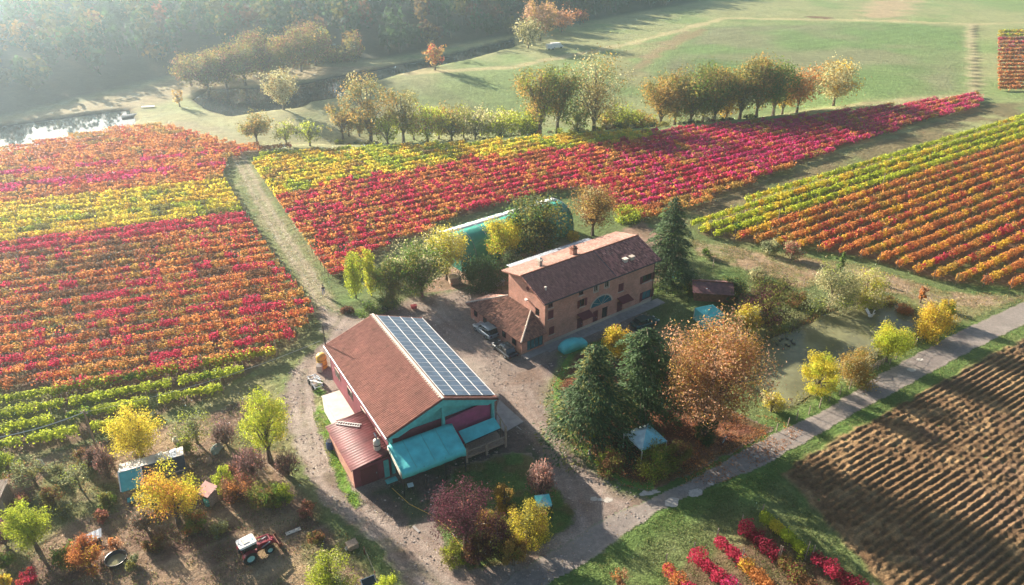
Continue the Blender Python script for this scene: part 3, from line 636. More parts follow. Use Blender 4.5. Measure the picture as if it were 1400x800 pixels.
def tree(px,py,top,wpx,kind,pal,wts,label,group=None,name=None,cat='tree',size=None,dens=1.0,seed=None,base_frac=0.14,zb=0.0,H=None,xy=None,rad=None,mats='leaf',lean=0.0,group_=None,trunk=True,tw=None):
    seed=seed if seed is not None else int(px*31+py*7)%100000; rng=np.random.default_rng(seed)
    if xy is None: X,Y=at(px,py,zb); H=H or (H0-Y*math.tan(PITCH+math.atan((top-400)/FPX))-zb); rad=wpx/2/pxm(X,Y,H*0.5)
    else: X,Y=xy
    if kind=='round' and cat=='shrub': kind='bush'
    z0=float(height(np.array([X]),np.array([Y]))[0])
    s=size*0.88 if size else max(0.16,(2.1 if Y<150 else 2.7)/pxm(X,Y,H*0.5)); 
    if kind in('round','sparse'):
        z_lo=H*base_frac; zc=(H+z_lo)/2; rz=(H-z_lo)/2
        K=int(np.clip(18+rad*6,20,48)); cl=[]
        for k in range(K):
            d=rng.normal(size=3); d/=np.linalg.norm(d); d[2]=d[2]*0.9+0.1; f=rng.uniform(0.55,0.86) if k>K*0.2 else rng.uniform(0,0.4)
            cl.append((d[0]*rad*f,d[1]*rad*f,zc+d[2]*rz*f,rng.uniform(0.28,0.44)*rad if kind=='round' else rng.uniform(0.18,0.30)*rad))
        cl=np.array(cl)
    elif kind=='column':
        z_lo=H*0.10; K=26; zz=np.linspace(z_lo+0.3,H*0.95,K); f=np.sin(np.clip((zz-z_lo)/(H-z_lo),0.02,1)*math.pi*0.86+0.32)**0.6*0.55
        cl=np.stack([rng.normal(size=K)*rad*0.22,rng.normal(size=K)*rad*0.22,zz,np.maximum(f,0.25)*rad*1.15],-1)
    elif kind=='bush':
        K=int(np.clip(12+rad*6,12,36)); cl=[]
        for k in range(K):
            a=rng.random()*2*math.pi; e=rng.random(); f=rng.uniform(0.35,0.85); cl.append((math.cos(a)*rad*f*math.sqrt(1-e*e*0.6),math.sin(a)*rad*f*math.sqrt(1-e*e*0.6),H*(0.14+0.62*e),rng.uniform(0.30,0.44)*rad))
        cl=np.array(cl); zc=H*0.5; z_lo=0
    if kind=='conifer' or kind=='cedar':
        P=[];N=[];A=[];FF=[]; mbt=MB(); mbt.tube([(0,0,0),(0.05,0,H*0.5),(0,0,H*0.98)],[0.028*H+.05,0.016*H+.03,0.02],7)
        nb=int((70 if kind=='conifer' else 80)*max(1,H/10)*dens)
        for k in range(nb):
            t=(k+rng.random())/nb; nl=13 if kind=='cedar' else 20; t=(math.floor(t*nl)+0.5+(t*nl%1-0.5)*0.3)/nl; z=H*(0.06+0.92*t); a=k*2.39996+rng.normal()*0.3
            Rr=rad*((1-t)**0.62*0.97+0.05)*rng.uniform(0.62,1.12)
            if kind=='cedar': Rr=rad*1.2*(min(1,1.15*(1-t)**0.5)*rng.uniform(0.38,1.15)*(0.62+0.8*float(vn(a%6.28,z,1.5,seed%91)))+0.04)
            m=int(max(8,Rr*30*dens)); f=rng.random(m)**0.7; up=0.10 if kind=='conifer' else 0.16
            FF.append(f); bx=math.cos(a);by=math.sin(a); wd=Rr*0.26*(1-f*0.5)*(f+0.15); off=rng.normal(size=m)*wd
            x=bx*Rr*f-by*off; y=by*Rr*f+bx*off; zz=z+Rr*(up*np.sin(f*2.6)-0.30*f*f)+rng.normal(size=m)*0.08-np.abs(off)*0.15-rng.random(m)*0.18
            P.append(np.stack([x,y,zz],-1)); N.append(np.stack([bx*0.25+rng.normal(size=m)*.35,by*0.25+rng.normal(size=m)*.35,np.ones(m)*0.9],-1)); A.append(np.stack([bx-by*off*0.8/(Rr*.3+.1),by+bx*off*0.8/(Rr*.3+.1),-0.35*np.ones(m)],-1))
            if k%2==0 and Rr>0.5: mbt.tube([(0,0,z),(bx*Rr*.5,by*Rr*.5,z+Rr*up*.9),(bx*Rr*.85,by*Rr*.85,z+Rr*(up*0.6-.2))],[0.05,0.03,0.012],4,cap=False)
        P=np.concatenate(P);N=np.concatenate(N);A=np.concatenate(A); n=len(P); P[:,2]=np.maximum(P[:,2],0.25)
        F_=np.concatenate(FF); t=np.clip(0.35*vn(P[:,0]+X,P[:,2]+Y,1.5,seed%97,2)+0.3*rng.random(n)+0.35*F_,0,.999); col=palmix(pal,wts,t,rng)*(0.7+0.6*rng.random(n))[:,None]
        me=leaf_mesh('crown',P,N,s*1.35*(0.7+0.6*rng.random(n)),col,rng,2.8,axis=A)
    else:
        n_tot=int(dens*2.6*4*math.pi*np.sum(cl[:,3]**2)*(0.3 if kind=='sparse' else 1.0)/(s*s*0.45)); n_env=2.2*math.pi*(rad**2+rad*H)*(0.34 if kind=='sparse' else 1.0)*dens*0.9/(s*s*0.45); n_tot=int(np.clip(min(n_tot,n_env),120,(26000 if rad>5.5 and Y<100 else 9000 if Y<150 else 5200)))
        wgt=cl[:,3]**2/np.sum(cl[:,3]**2); ci=rng.choice(len(cl),n_tot,p=wgt); d=rng.normal(size=(n_tot,3)); d/=np.linalg.norm(d,axis=1,keepdims=True)
        f=rng.random(n_tot)**0.40*(0.75+0.5*vn(d[:,0]*3+ci*7,d[:,1]*3+d[:,2]*2,1.0,seed%89)); sq=0.85 if kind!='column' else 1.2
        off=d*(cl[ci,3]*f)[:,None]*np.array([1,1,sq])
        if kind!='column':
            dn=cl[:,:3]-np.array([0,0,H*(base_frac*0.8 if kind!='bush' else 0.0)]); dn/=np.maximum(np.linalg.norm(dn,axis=1,keepdims=True),1e-6); dn=dn[ci]
            off=off*0.96+dn*np.sum(off*dn,axis=1,keepdims=True)*0.38; ol=rng.random(n_tot)<0.16; off=np.where(ol[:,None],off*rng.uniform(1.1,1.75,(n_tot,1)),off)
        P=cl[ci,:3]+off

        if kind=='bush': P[:,2]=np.maximum(P[:,2],rng.random(n_tot)*0.3+0.03)
        N=d+rng.normal(size=(n_tot,3))*0.55+np.array([0,0,0.25])
        ct=rng.random(len(cl)); t=np.clip(0.45*ct[ci]+0.35*vn(P[:,0]+X,P[:,1]+P[:,2]+Y,rad*0.35+.2,seed%83,2)+0.3*rng.random(n_tot)-0.02,0,.999)
        col=palmix(pal,wts,t,rng)*(0.82+0.36*rng.random(n_tot))[:,None]
        A=None if kind!='column' else np.tile([0,0,1.0],(n_tot,1))
        me=leaf_mesh('crown',P,N,s*(0.65+0.7*rng.random(n_tot)),col,rng,1.6 if kind!='column' else 1.8,axis=A)
        mbt=limb_tree(rng,H,rad,H*base_frac,(tw or 0.022*H+0.05),[tuple(c[:3]) for c in cl[:: (2 if len(cl)>24 else 1)]],lean)
        if kind=='column': mbt=MB(); mbt.tube([(0,0,0),(0,0,H*0.9)],[0.12,0.03],6)
    r=root(name or ('tree' if cat=='tree' else 'shrub'),label,cat,(X,Y,z0),0,group or group_)
    o=link('crown' if cat=='tree' else 'foliage',me,M['needle' if kind in('conifer','cedar') else 'leaf'],r)
    mbt.build('trunk' if cat=='tree' else 'stems',M['bark'],r)
    return r
def twiggy(px,py,top,wpx,col,label,cat='shrub',n=420,leafn=500,pal=('plum','pink'),wts=(.5,.5),group=None):
    """bare-branched shrub: many fine rising twigs with a few leaves left"""
    rng=np.random.default_rng(int(px*17+py)); X,Y=at(px,py); H=hgt(px,py,top); rad=wpx/2/pxm(X,Y,H*.5)
    P0=[];mb=MB()
    for k in range(n):
        a=rng.random()*2*math.pi; f=math.sqrt(rng.random()); e=(math.cos(a)*rad*f,math.sin(a)*rad*f,H*(0.45+0.55*rng.random())*(1-0.35*f*f)); m=(e[0]*0.35,e[1]*0.35,e[2]*0.5)
        if k<24: mb.tube([(0,0,0),m,e],[0.05,0.035,0.01],4,cap=False)
        for j in range(3): P0.append((e[0]*rng.uniform(.6,1),e[1]*rng.uniform(.6,1),e[2]*rng.uniform(.65,1)))
    P=np.array(P0); m=len(P); A=P/np.linalg.norm(P,axis=1,keepdims=True)+np.array([0,0,.4]); tc=np.tile(np.array(col),(m,1))*(0.6+0.8*rng.random(m))[:,None]
    r=root('shrub',label,cat,(X,Y,0),0,group)
    link('twigs',leaf_mesh('twigs',P,rng.normal(size=(m,3)),0.55*(0.6+0.8*rng.random(m)),tc,rng,8,axis=A),M['leaf'],r)
    q=rng.choice(m,leafn); LP=P[q]+rng.normal(size=(leafn,3))*0.15; LP[:,2]=np.maximum(LP[:,2],.05)
    link('foliage',leaf_mesh('foliage',LP,rng.normal(size=(leafn,3))+np.array([0,0,.5]),0.17*(0.6+0.8*rng.random(leafn)),palmix(list(pal),list(wts),rng.random(leafn),rng)*(0.7+.6*rng.random(leafn))[:,None],rng),M['leaf'],r)
    mb.build('stems',M['bark'],r); return r
T=tree
# --- row of trees north of the barn
T(487,408,343,33,'column',['grn','yg','lime'],[.2,.5,.3],'slim green poplar, left one of the two poplars by the grass path')
T(508,405,338,27,'column',['yg','lime','yel'],[.25,.4,.35],'slim yellow poplar, right one of the two poplars by the grass path')
T(536,413,352,52,'round',['grn','olive','yg'],[.4,.35,.25],'low dark green tree between the yellow poplar and the round olive tree',base_frac=.04,dens=1.8)
T(577,405,333,84,'round',['olive','grn','pale','sage'],[.35,.3,.12,.23],'round olive green tree directly behind the solar roof',base_frac=.08,dens=1.6,size=.36)
T(611,382,306,62,'round',['yg','yel','pale','lime'],[.3,.3,.2,.2],'round yellow green tree in front of the green tunnel',base_frac=.08,dens=1.8)
T(545,388,346,34,'bush',['sage','pale'],[.6,.4],'grey green bushy tree behind the low dark green tree',cat='tree')
T(507,440,408,34,'bush',['dgr','grn','sage'],[.4,.3,.3],'dark green shrub at the top left corner of the barn',cat='shrub')
T(530,424,404,36,'bush',['dgr','grn','olive'],[.4,.3,.3],'dark low shrub between the barn and the poplars',cat='shrub')
T(688,362,291,56,'round',['gold','yel','yg','org'],[.25,.35,.25,.15],'golden yellow tree against the green tunnel',base_frac=.04,dens=1.8)
T(731,358,260,88,'round',['grn','cedar','olive','dgr'],[.35,.2,.3,.15],'large dark green tree behind the farmhouse chimneys',base_frac=.04,dens=1.8,size=.46)
T(660,392,352,66,'bush',['dgr','cedar'],[.6,.4],'dark evergreen shrub mass below the green tunnel',cat='shrub')
T(700,378,336,40,'bush',['dgr','sage','cedar'],[.4,.25,.35],'dark bluish shrub in front of the golden tree',cat='shrub')
T(810,322,253,66,'round',['olive','och','brn','pale'],[.35,.25,.2,.2],'olive brown tree behind the farmhouse near the tunnel end',base_frac=.08,dens=1.8)
T(783,330,314,18,'bush',['yel','gold'],[.6,.4],'small bright yellow bush behind the farmhouse roof',cat='shrub')
T(858,300,284,42,'bush',['yg','lime','grn'],[.4,.3,.3],'lime green bush at the edge of the middle vineyard',cat='shrub')
T(911,386,266,92,'conifer',['dgr','cedar','grn'],[.35,.4,.25],'tall dark conifer at the right end of the farmhouse',dens=1.35,size=.34)
# --- little park in front
T(806,592,470,104,'cedar',['dgr','cedar','dgr','olive','grn'],[.26,.32,.12,.18,.12],'broad green cedar, left one of the two by the yard',dens=1.5,size=.33)
T(872,572,446,88,'cedar',['cedar','dgr','grn'],[.45,.40,.15],'darker cedar, right one of the pair in the park',dens=1.4,size=.33)  # palette darker than the left cedar's, shade put into the needle colour
T(843,500,446,44,'round',['gold','yel','org'],[.4,.4,.2],'small golden tree peeking out above the two cedars')
T(962,590,440,142,'round',['peach','och','rust','peach','och','pale'],[.26,.24,.06,.22,.08,.14],'huge copper orange tree between the cedars and the pond',base_frac=.02,dens=1.5,size=.265)
T(895,646,608,56,'bush',['grn','olive','yg'],[.4,.3,.3],'green shrub in front of the white pavilion',cat='shrub')
T(836,646,618,40,'bush',['olive','brn','grn'],[.4,.3,.3],'olive brown shrub left of the pavilion',cat='shrub')
T(822,640,615,16,'bush',['sage','yg'],[.5,.5],'small pale shrub near the left park edge',cat='shrub')
T(925,640,600,40,'bush',['olive','brn'],[.5,.5],'dull olive shrub right of the pavilion',cat='shrub')
T(808,612,588,14,'bush',['yg','olive'],[.5,.5],'little yellow green shrub under the left cedar',cat='shrub')
T(963,603,570,36,'bush',['dgr','cedar'],[.5,.5],'dark shrub at the foot of the copper tree',cat='shrub')
# --- pond side
T(1047,442,374,80,'bush',['plum','purp','olive','grn'],[.25,.3,.25,.2],'purple leaved small tree left of the pond',base_frac=.05)
T(1020,454,410,40,'bush',['pale','yel','och'],[.4,.3,.3],'small straw yellow tree beside the turquoise tent',base_frac=.1)
T(1000,400,378,40,'bush',['sage','dgr','olive'],[.3,.4,.3],'dark green shrub behind the rusty shed roof',cat='shrub')
T(1035,382,366,26,'bush',['sage','pale'],[.5,.5],'pale grey green shrub above the purple tree',cat='shrub')
T(1134,422,360,72,'bush',['pale','sage','yg'],[.5,.3,.2],'pale willowy tree at the top left of the pond',base_frac=.03)
T(1180,414,356,60,'bush',['yel','pale','yg'],[.4,.3,.3],'bright pale yellow tree at the top of the pond',base_frac=.05)
T(1148,372,344,15,'conifer',['cedar','grn'],[.5,.5],'slender little conifer behind the pond willows',size=.3)
T(1272,462,414,54,'bush',['och','gold','yel','peach'],[.3,.3,.25,.15],'orange bushy tree at the right corner of the pond',base_frac=.05)
T(1290,440,404,26,'bush',['yg','gold','olive'],[.4,.3,.3],'yellow green bush behind the orange corner tree',cat='shrub')
T(1211,494,446,54,'round',['yg','lime','yel','grn'],[.35,.3,.25,.1],'small yellow green tree by the road with visible trunk',base_frac=.16,size=.2)
T(1117,536,476,52,'bush',['lime','yel','yel'],[.4,.3,.3],'brilliant yellow tree on the near pond bank',base_frac=.12,size=.2)
T(1162,520,472,58,'bush',['pale','och','olive'],[.4,.3,.3],'straw coloured bushy tree right of the brilliant yellow one',base_frac=.04)
T(1054,562,532,34,'bush',['yel','pale','org'],[.4,.4,.2],'yellow shrub at the near left end of the pond',cat='shrub')
T(1258,414,390,13,'round',['peach','org'],[.5,.5],'tiny salmon coloured tree by the upper pond fence')
T(1052,348,326,25,'bush',['sage','pale','grn'],[.6,.2,.2],'round grey green bush at the foot of the right vineyard',cat='shrub')
T(1082,354,328,27,'bush',['pale','pink','sage'],[.4,.3,.3],'pale pinkish bush at the foot of the right vineyard',cat='shrub')
T(965,352,338,16,'bush',['sage','grn'],[.5,.5],'small green bush right of the tall conifer',cat='shrub')
T(1000,416,396,14,'bush',['olive','dgr'],[.5,.5],'small dark bush beside the rusty roof',cat='shrub')
T(948,400,384,30,'bush',['grn','olive'],[.5,.5],'green shrub left of the rusty shed roof',cat='shrub')
# --- garden, left
T(195,626,559,72,'round',['yel','yel','gold','lime'],[.35,.35,.15,.15],'bright yellow tree behind the garden shed',base_frac=.10,size=.2)
T(370,632,534,68,'round',['yel','yg','lime','och'],[.35,.25,.25,.15],'yellow tree on a visible leaning trunk by the gravel lane',base_frac=.14,size=.19)
T(245,716,636,82,'round',['lime','yel','gold','org','yg'],[.25,.25,.2,.15,.15],'large yellow and orange tree in front of the garden shed',base_frac=.10,size=.18)
T(52,752,690,58,'round',['grn','yg','lime'],[.25,.4,.35],'fresh green young tree at the lower left',base_frac=.12,size=.18)
T(125,778,730,52,'bush',['org','rust','gold'],[.4,.3,.3],'orange shrub left of the black tub',cat='shrub',size=.17)
T(96,772,742,34,'bush',['olive','grn','org'],[.4,.3,.3],'olive shrub left of the orange one',cat='shrub',size=.17)
T(160,750,734,22,'bush',['org','peach'],[.5,.5],'small salmon shrub above the black tub',cat='shrub',size=.16)
T(308,668,636,30,'bush',['lime','yg'],[.6,.4],'small lime green bush near the pink shed roof',cat='shrub',size=.16)
T(270,606,568,70,'sparse',['olive','sage','yg'],[.4,.3,.3],'wide olive bush below the yellow green vine rows',cat='shrub',size=.2)
T(330,680,648,46,'bush',['org','brn','pink','olive'],[.3,.3,.2,.2],'rusty bramble shrub left of the lane',cat='shrub',size=.16)
T(362,690,664,46,'bush',['grn','olive','brn'],[.4,.3,.3],'dull green shrub left of the lane',cat='shrub',size=.16)
T(50,664,632,62,'sparse',['olive','sage','brn'],[.35,.35,.3],'dull olive shrub at the top left of the garden',cat='shrub',size=.2)
T(110,668,640,44,'sparse',['pale','sage','yg'],[.4,.3,.3],'thin pale leaved sapling in the garden',base_frac=.3,size=.2)
T(15,650,620,40,'bush',['grn','yg'],[.5,.5],'green shrub at the left edge of the frame',cat='shrub',size=.2)
T(40,800,778,30,'bush',['crim','red'],[.6,.4],'small crimson shrub at the lower left corner',cat='shrub',size=.16)
T(14,812,784,22,'bush',['gold','yel'],[.5,.5],'small golden shrub in the lower left corner',cat='shrub',size=.16)
T(455,800,762,64,'bush',['pale','yg','sage'],[.35,.35,.3],'pale yellow green leafy shrub at the bottom by the lane',cat='shrub',size=.16)
T(528,815,790,36,'bush',['yg','lime'],[.5,.5],'bright green low shrub beside the dark panel',cat='shrub',size=.16)
T(215,640,622,18,'bush',['olive','grn'],[.5,.5],'small bush growing over the shed roof edge',cat='shrub',size=.2)
T(845,812,780,36,'sparse',['peach','brn','org'],[.4,.3,.3],'sparse salmon sapling at the bottom edge of the grass',base_frac=.1,size=.15)
T(395,735,712,0.1+24,'bush',['olive','brn'],[.5,.5],'low brown weeds clump beside the tractor plot',cat='shrub',size=.15) if False else None
for (px,py,tp,w,c,l) in ((310,608,572,36,(.20,.14,.13),'bare grey brown shrub right of the olive bush'),(345,650,608,50,(.16,.09,.09),'bare purple brown bramble in the garden'),(8,745,708,36,(.22,.10,.13),'bare purplish shrub at the left edge'),(150,655,602,30,(.15,.09,.08),'bare dark sapling beside the shed'),(130,640,610,24,(.17,.11,.09),'thin bare shrub left of the yellow tree'),(395,650,615,40,(.17,.11,.10),'bare bramble tangle under the leaning yellow tree'),(200,725,690,36,(.24,.20,.15),'pale dry shrub left of the large yellow tree')):
    twiggy(px,py,tp,w,c,l,n=260,leafn=180,pal=('brn','pink'))
words=['under the bare garden saplings','beside the plot path','left of the tractor plot','near the garden shed','behind the black tub','on the garden bank','by the lane bank','under the olive bush','beside the pale cloth frame','near the left shed','below the vine rows','beside the yellow tree','at the plot edge','near the pink roofed shed']
for i,(px,py,w,h) in enumerate(((90,705,26,16),(140,712,20,14),(210,752,30,16),(150,690,26,18),(185,775,24,14),(420,705,26,18),(432,742,24,14),(255,622,26,18),(80,650,24,18),(30,690,24,16),(120,632,28,20),(228,632,20,16),(300,728,30,14),(322,652,22,16))):
    T(px,py,py-h,w,'bush',[['olive','sage'],['brn','pink'],['olive','brn'],['grn','olive']][i%4],[.5,.5],['low olive scrub clump ','low brownish scrub clump ','low mixed scrub clump ','low green scrub clump '][i%4]+words[i],cat='shrub',size=.17,group='low scrub clumps in the garden')
# --- shrub island
T(637,748,653,96,'round',['plum','purp','plum','pink'],[.35,.2,.3,.15],'large round purple shrub on the shrub island',base_frac=.02,cat='shrub',dens=2.2,size=.17)
T(655,772,735,44,'bush',['plum','brn','purp'],[.4,.3,.3],'dark purple low shrub at the lower edge of the island',cat='shrub',size=.16)
T(702,772,728,44,'bush',['olive','och','brn'],[.4,.3,.3],'olive brown shrub at the lower right of the island',cat='shrub',size=.16)
T(668,735,690,36,'bush',['brn','och','olive'],[.4,.3,.3],'brown shrub between the purple and the olive gold ones',cat='shrub',size=.16)
T(620,765,742,34,'bush',['yg','olive'],[.5,.5],'low green shrub at the left foot of the large purple one',cat='shrub',size=.15)
T(205,700,676,30,'bush',['pale','sage'],[.5,.5],'pale leafy shrub left of the big yellow orange tree',cat='shrub',size=.16)
T(268,722,698,36,'bush',['grn','olive','rust'],[.4,.3,.3],'low green weeds under the big yellow orange tree',cat='shrub',size=.16)
T(390,688,655,30,'bush',['grn','yg'],[.5,.5],'green shrub at the bend of the garden bank',cat='shrub',size=.16)
T(75,690,664,30,'bush',['olive','brn'],[.5,.5],'brown olive shrub in the garden below the wide dull one',cat='shrub',size=.16)
T(10,775,748,26,'bush',['olive','grn'],[.5,.5],'green shrub at the left edge above the golden one',cat='shrub',size=.16)
T(1090,418,398,30,'bush',['olive','brn','dgr'],[.4,.3,.3],'dark brushy shrub on the far left pond bank',cat='shrub',size=.2)
T(1215,412,396,24,'bush',['brn','olive'],[.5,.5],'brown shrub on the far pond bank right of the yellow tree',cat='shrub',size=.2)
T(1238,424,404,26,'bush',['brn','rust'],[.5,.5],'dark russet shrub on the far pond bank near the corner',cat='shrub',size=.2)
twiggy(739,682,624,44,(.30,.19,.16),'pinkish half bare shrub at the top right of the island',n=420,leafn=900,pal=('pink','plum','peach'),wts=(.5,.3,.2))
T(690,700,660,36,'bush',['gold','och','olive'],[.4,.3,.3],'golden shrub behind the purple one',cat='shrub',size=.16)
T(724,746,678,62,'round',['och','yel','olive','brn'],[.35,.25,.25,.15],'olive gold shrub at the right of the island',base_frac=.03,cat='shrub',size=.16)
T(680,762,705,50,'bush',['brn','plum','olive'],[.35,.3,.35],'dark brownish shrub in the middle of the island',cat='shrub',size=.16)
# --- belt of trees between vineyard and far meadow
belt=[(470,198,142,40,'sparse',['pale','och','olive'],'thin bare looking tree at the left end of the tree belt'),(508,198,100,74,'sparse',['pale','olive','och','sage'],'tall thinly leaved tree in the left part of the tree belt'),
 (552,196,112,48,'sparse',['pale','olive','och'],'slender brownish tree right of the tall thin one in the belt'),(530,200,150,40,'sparse',['yg','lime'],'low yellowish tree under the tall thin one'),
 (585,198,138,50,'sparse',['yg','lime','och'],'yellow green thin tree with dark top, left half of the belt'),(618,197,140,54,'sparse',['och','olive','yg'],'brownish thin tree near the belt centre left'),
 (650,196,145,54,'sparse',['yg','pale','olive'],'pale lime thin tree in the belt centre'),(684,195,148,46,'sparse',['yg','lime','pale'],'second pale lime thin tree in the belt centre'),
 (715,193,146,44,'sparse',['yg','lime'],'yellow green thin tree left of the dark belt trees'),
 (738,194,88,56,'round',['olive','och','olive','yg'],'dark brownish oak, left trunk of the dark pair'),(762,192,88,50,'round',['grn','olive','grn','och'],'dark green oak, right trunk of the dark pair'),
 (811,188,80,76,'round',['och','olive','pale','och'],'tall ochre oak in the middle of the belt'),(788,192,150,34,'sparse',['olive','grn'],'low green tree between the dark and the ochre oaks'),
 (848,186,146,46,'sparse',['olive','yg'],'low olive tree right of the ochre oak'),(878,182,150,40,'sparse',['olive','och','yg'],'low brown green tree before the right clump'),
 (902,178,94,46,'round',['pale','och','olive'],'light ochre tree at the left of the right clump'),(943,177,88,64,'round',['olive','grn','olive','och'],'broad olive tree in the right clump'),
 (975,174,88,50,'round',['grn','olive','och'],'dark green tree in the right clump'),(1010,170,78,54,'round',['och','olive','pale'],'tall pale ochre tree in the right clump'),
 (1032,170,80,46,'round',['olive','och','grn'],'olive tree behind the tall pale one in the right clump'),(1055,168,86,50,'round',['olive','grn','grn'],'darkest tree at the right end of the right clump'),
 (1087,165,104,46,'round',['och','org','pale'],'small orange ochre tree right of the clump'),(1136,160,97,48,'round',['och','pale','gold'],'small golden tree at the far right of the belt'),
 (352,197,152,34,'round',['och','olive','och'],'small round ochre tree at the head of the grass path'),(392,198,160,30,'sparse',['yg','pale'],'thin pale sapling right of the small ochre tree'),(424,199,160,34,'sparse',['pale','yg','sage'],'second thin pale sapling on the meadow'),
 (388,150,92,38,'round',['och','pale','olive'],'upright ochre tree on the near shore of the hazy lake'),(246,146,120,14,'sparse',['och','och'],'tiny leaning sapling left of the lake'),
 (595,98,56,28,'sparse',['org','och','red'],'small reddish tree on the far shaded bank'),(722,66,26,34,'round',['pale','olive'],'pale tree at the forest shadow edge, front one'),(738,56,-4,40,'round',['peach','och'],'tall peach coloured tree at the forest shadow edge'),
 (768,44,13,30,'round',['org','peach'],'small orange tree at the forest shadow edge'),(793,34,12,18,'round',['red','org'],'tiny reddish tree right of the orange one'),
 (870,188,168,30,'bush',['grn','olive'],'x'),]
for b in belt:
    px,py,tp,w,k,pal,lab=b; w=w*1.28; lowb=(k=='sparse' and 560<px<730); py=py-2 if lowb else py
    if lab=='x': continue
    wt=[1.0/len(pal)]*len(pal); T(px,py,tp,w,k,pal,wt,lab,base_frac=.13 if k=='round' else .06,group='trees of the belt' if 455<px<1160 and py>150 else None,zb=-4.0 if 455<px<1150 and py>150 else 0.0,dens=0.8 if k=='round' else 1.2,tw=None)
for (px,py,tp,w,ds),pl in zip([(478, 192, 148, 30, 'pale grey green'), (492, 190, 158, 28, 'low ochre'), (566, 190, 150, 36, 'low pale olive'), (600, 189, 146, 38, 'feathery lime'), (634, 188, 148, 36, 'feathery olive'), (667, 187, 150, 36, 'feathery pale lime'), (699, 186, 150, 36, 'feathery yellow'), (728, 186, 152, 30, 'low olive'), (828, 180, 150, 32, 'low ochre green'), (862, 178, 146, 34, 'low green'), (922, 172, 100, 52, 'tall olive'), (960, 170, 96, 50, 'tall grey olive'), (992, 168, 92, 44, 'tall golden'), (1068, 163, 110, 36, 'low golden')],[['pale','sage'],['och','olive'],['pale','olive'],['yg','lime','pale'],['olive','yg'],['pale','lime'],['yel','yg','pale'],['olive','grn'],['och','olive'],['grn','yg'],['olive','och'],['olive','sage'],['och','gold','olive'],['gold','och']]):
    T(px,py,tp,w*1.2,'sparse' if w<40 else 'round',pl,[1/len(pl)]*len(pl),ds+' tree in the back row of the tree belt'+(', left half' if px<750 else ', right half'),base_frac=.05,group='trees of the belt',zb=-4.0,dens=1.6 if w<40 else .8)
lake=[(262,118,70,36),(285,122,62,40),(310,119,60,40),(336,117,58,46),(362,112,40,50),(390,105,50,40),(412,98,34,48),(432,90,32,44),(298,105,66,36),(345,100,52,36),(487,84,40,22),(455,86,62,34),(470,84,68,30)]
desc=['leftmost','second','third','fourth','fifth, taller','sixth','seventh, tall','eighth','ninth, behind the second','tenth, behind the fourth','eleventh, slim','twelfth, low','thirteenth, low']
for (px,py,tp,w),dd in zip(lake,desc):
    T(px,py,tp,w*1.3,'round',['och','olive','brn','peach'],[.3,.3,.25,.15],'%s hazy ochre tree counted along the far lake shore'%dd,base_frac=.04,dens=0.8,group='trees on the far lake shore')
# undergrowth below the belt
rng=np.random.default_rng(5); Pl=[];Nl=[];Cl=[]
line=poly([(455,199),(560,200),(700,195),(820,190),(920,182),(1060,168)])
for k in range(150):
    t=rng.random()*(len(line)-1); i=int(t); a=line[i]+(line[i+1]-line[i])*(t-i)+rng.normal(size=2)*1.2+np.array([-.5,9.5]); r=rng.uniform(.5,1.4); n=70
    d=rng.normal(size=(n,3)); d/=np.linalg.norm(d,axis=1,keepdims=True); zz=float(height(a[:1],a[1:])[0]); Pl.append(np.array([a[0],a[1],r*0.7+zz])+d*r*np.array([1,1,.75])*rng.random((n,1))**.4); Nl.append(d+rng.normal(size=(n,3))*.4)
    Cl.append(np.tile([PAL['olive'],PAL['brn'],PAL['yg'],PAL['dgr'],PAL['pale']][rng.integers(5)],(n,1))*(.7+.6*rng.random((n,1))))
Pl=np.concatenate(Pl)
tag(link('undergrowth',leaf_mesh('undergrowth',Pl,np.concatenate(Nl),0.45,np.concatenate(Cl),rng),M['leaf']),'mixed olive and brown undergrowth along the foot of the tree belt','undergrowth',kind='stuff')
# ------------------------------------------------------------ buildings
def wall_open(mb, o, u, L, h, th, openings):
    """wall along u from o (3-D, base), thickness th behind, with rectangular openings (s0,s1,z0,z1)"""
    o,u=Vector(o),Vector(u).normalized(); n=Vector((-u.y,u.x,0))       # n points into the building
    xs=sorted({0,L}|{v for a in openings for v in a[:2]}); zs=sorted({0,h}|{v for a in openings for v in a[2:4]})
    for i in range(len(xs)-1):
        for j in range(len(zs)-1):
            cx,cz=(xs[i]+xs[i+1])/2,(zs[j]+zs[j+1])/2
            if any(a[0]<cx<a[1] and a[2]<cz<a[3] for a in openings): continue
            c=o+u*cx+n*th/2+Vector((0,0,cz)); mb.obox(c,u*(xs[i+1]-xs[i])/2,n*th/2,Vector((0,0,(zs[j+1]-zs[j])/2)))
M['turq']=solid('turquoise_tarpaulin',(0.10,0.60,0.58),0.65,n=(0.9,0.7,1.1),bump=0.05,bscale=1.6)
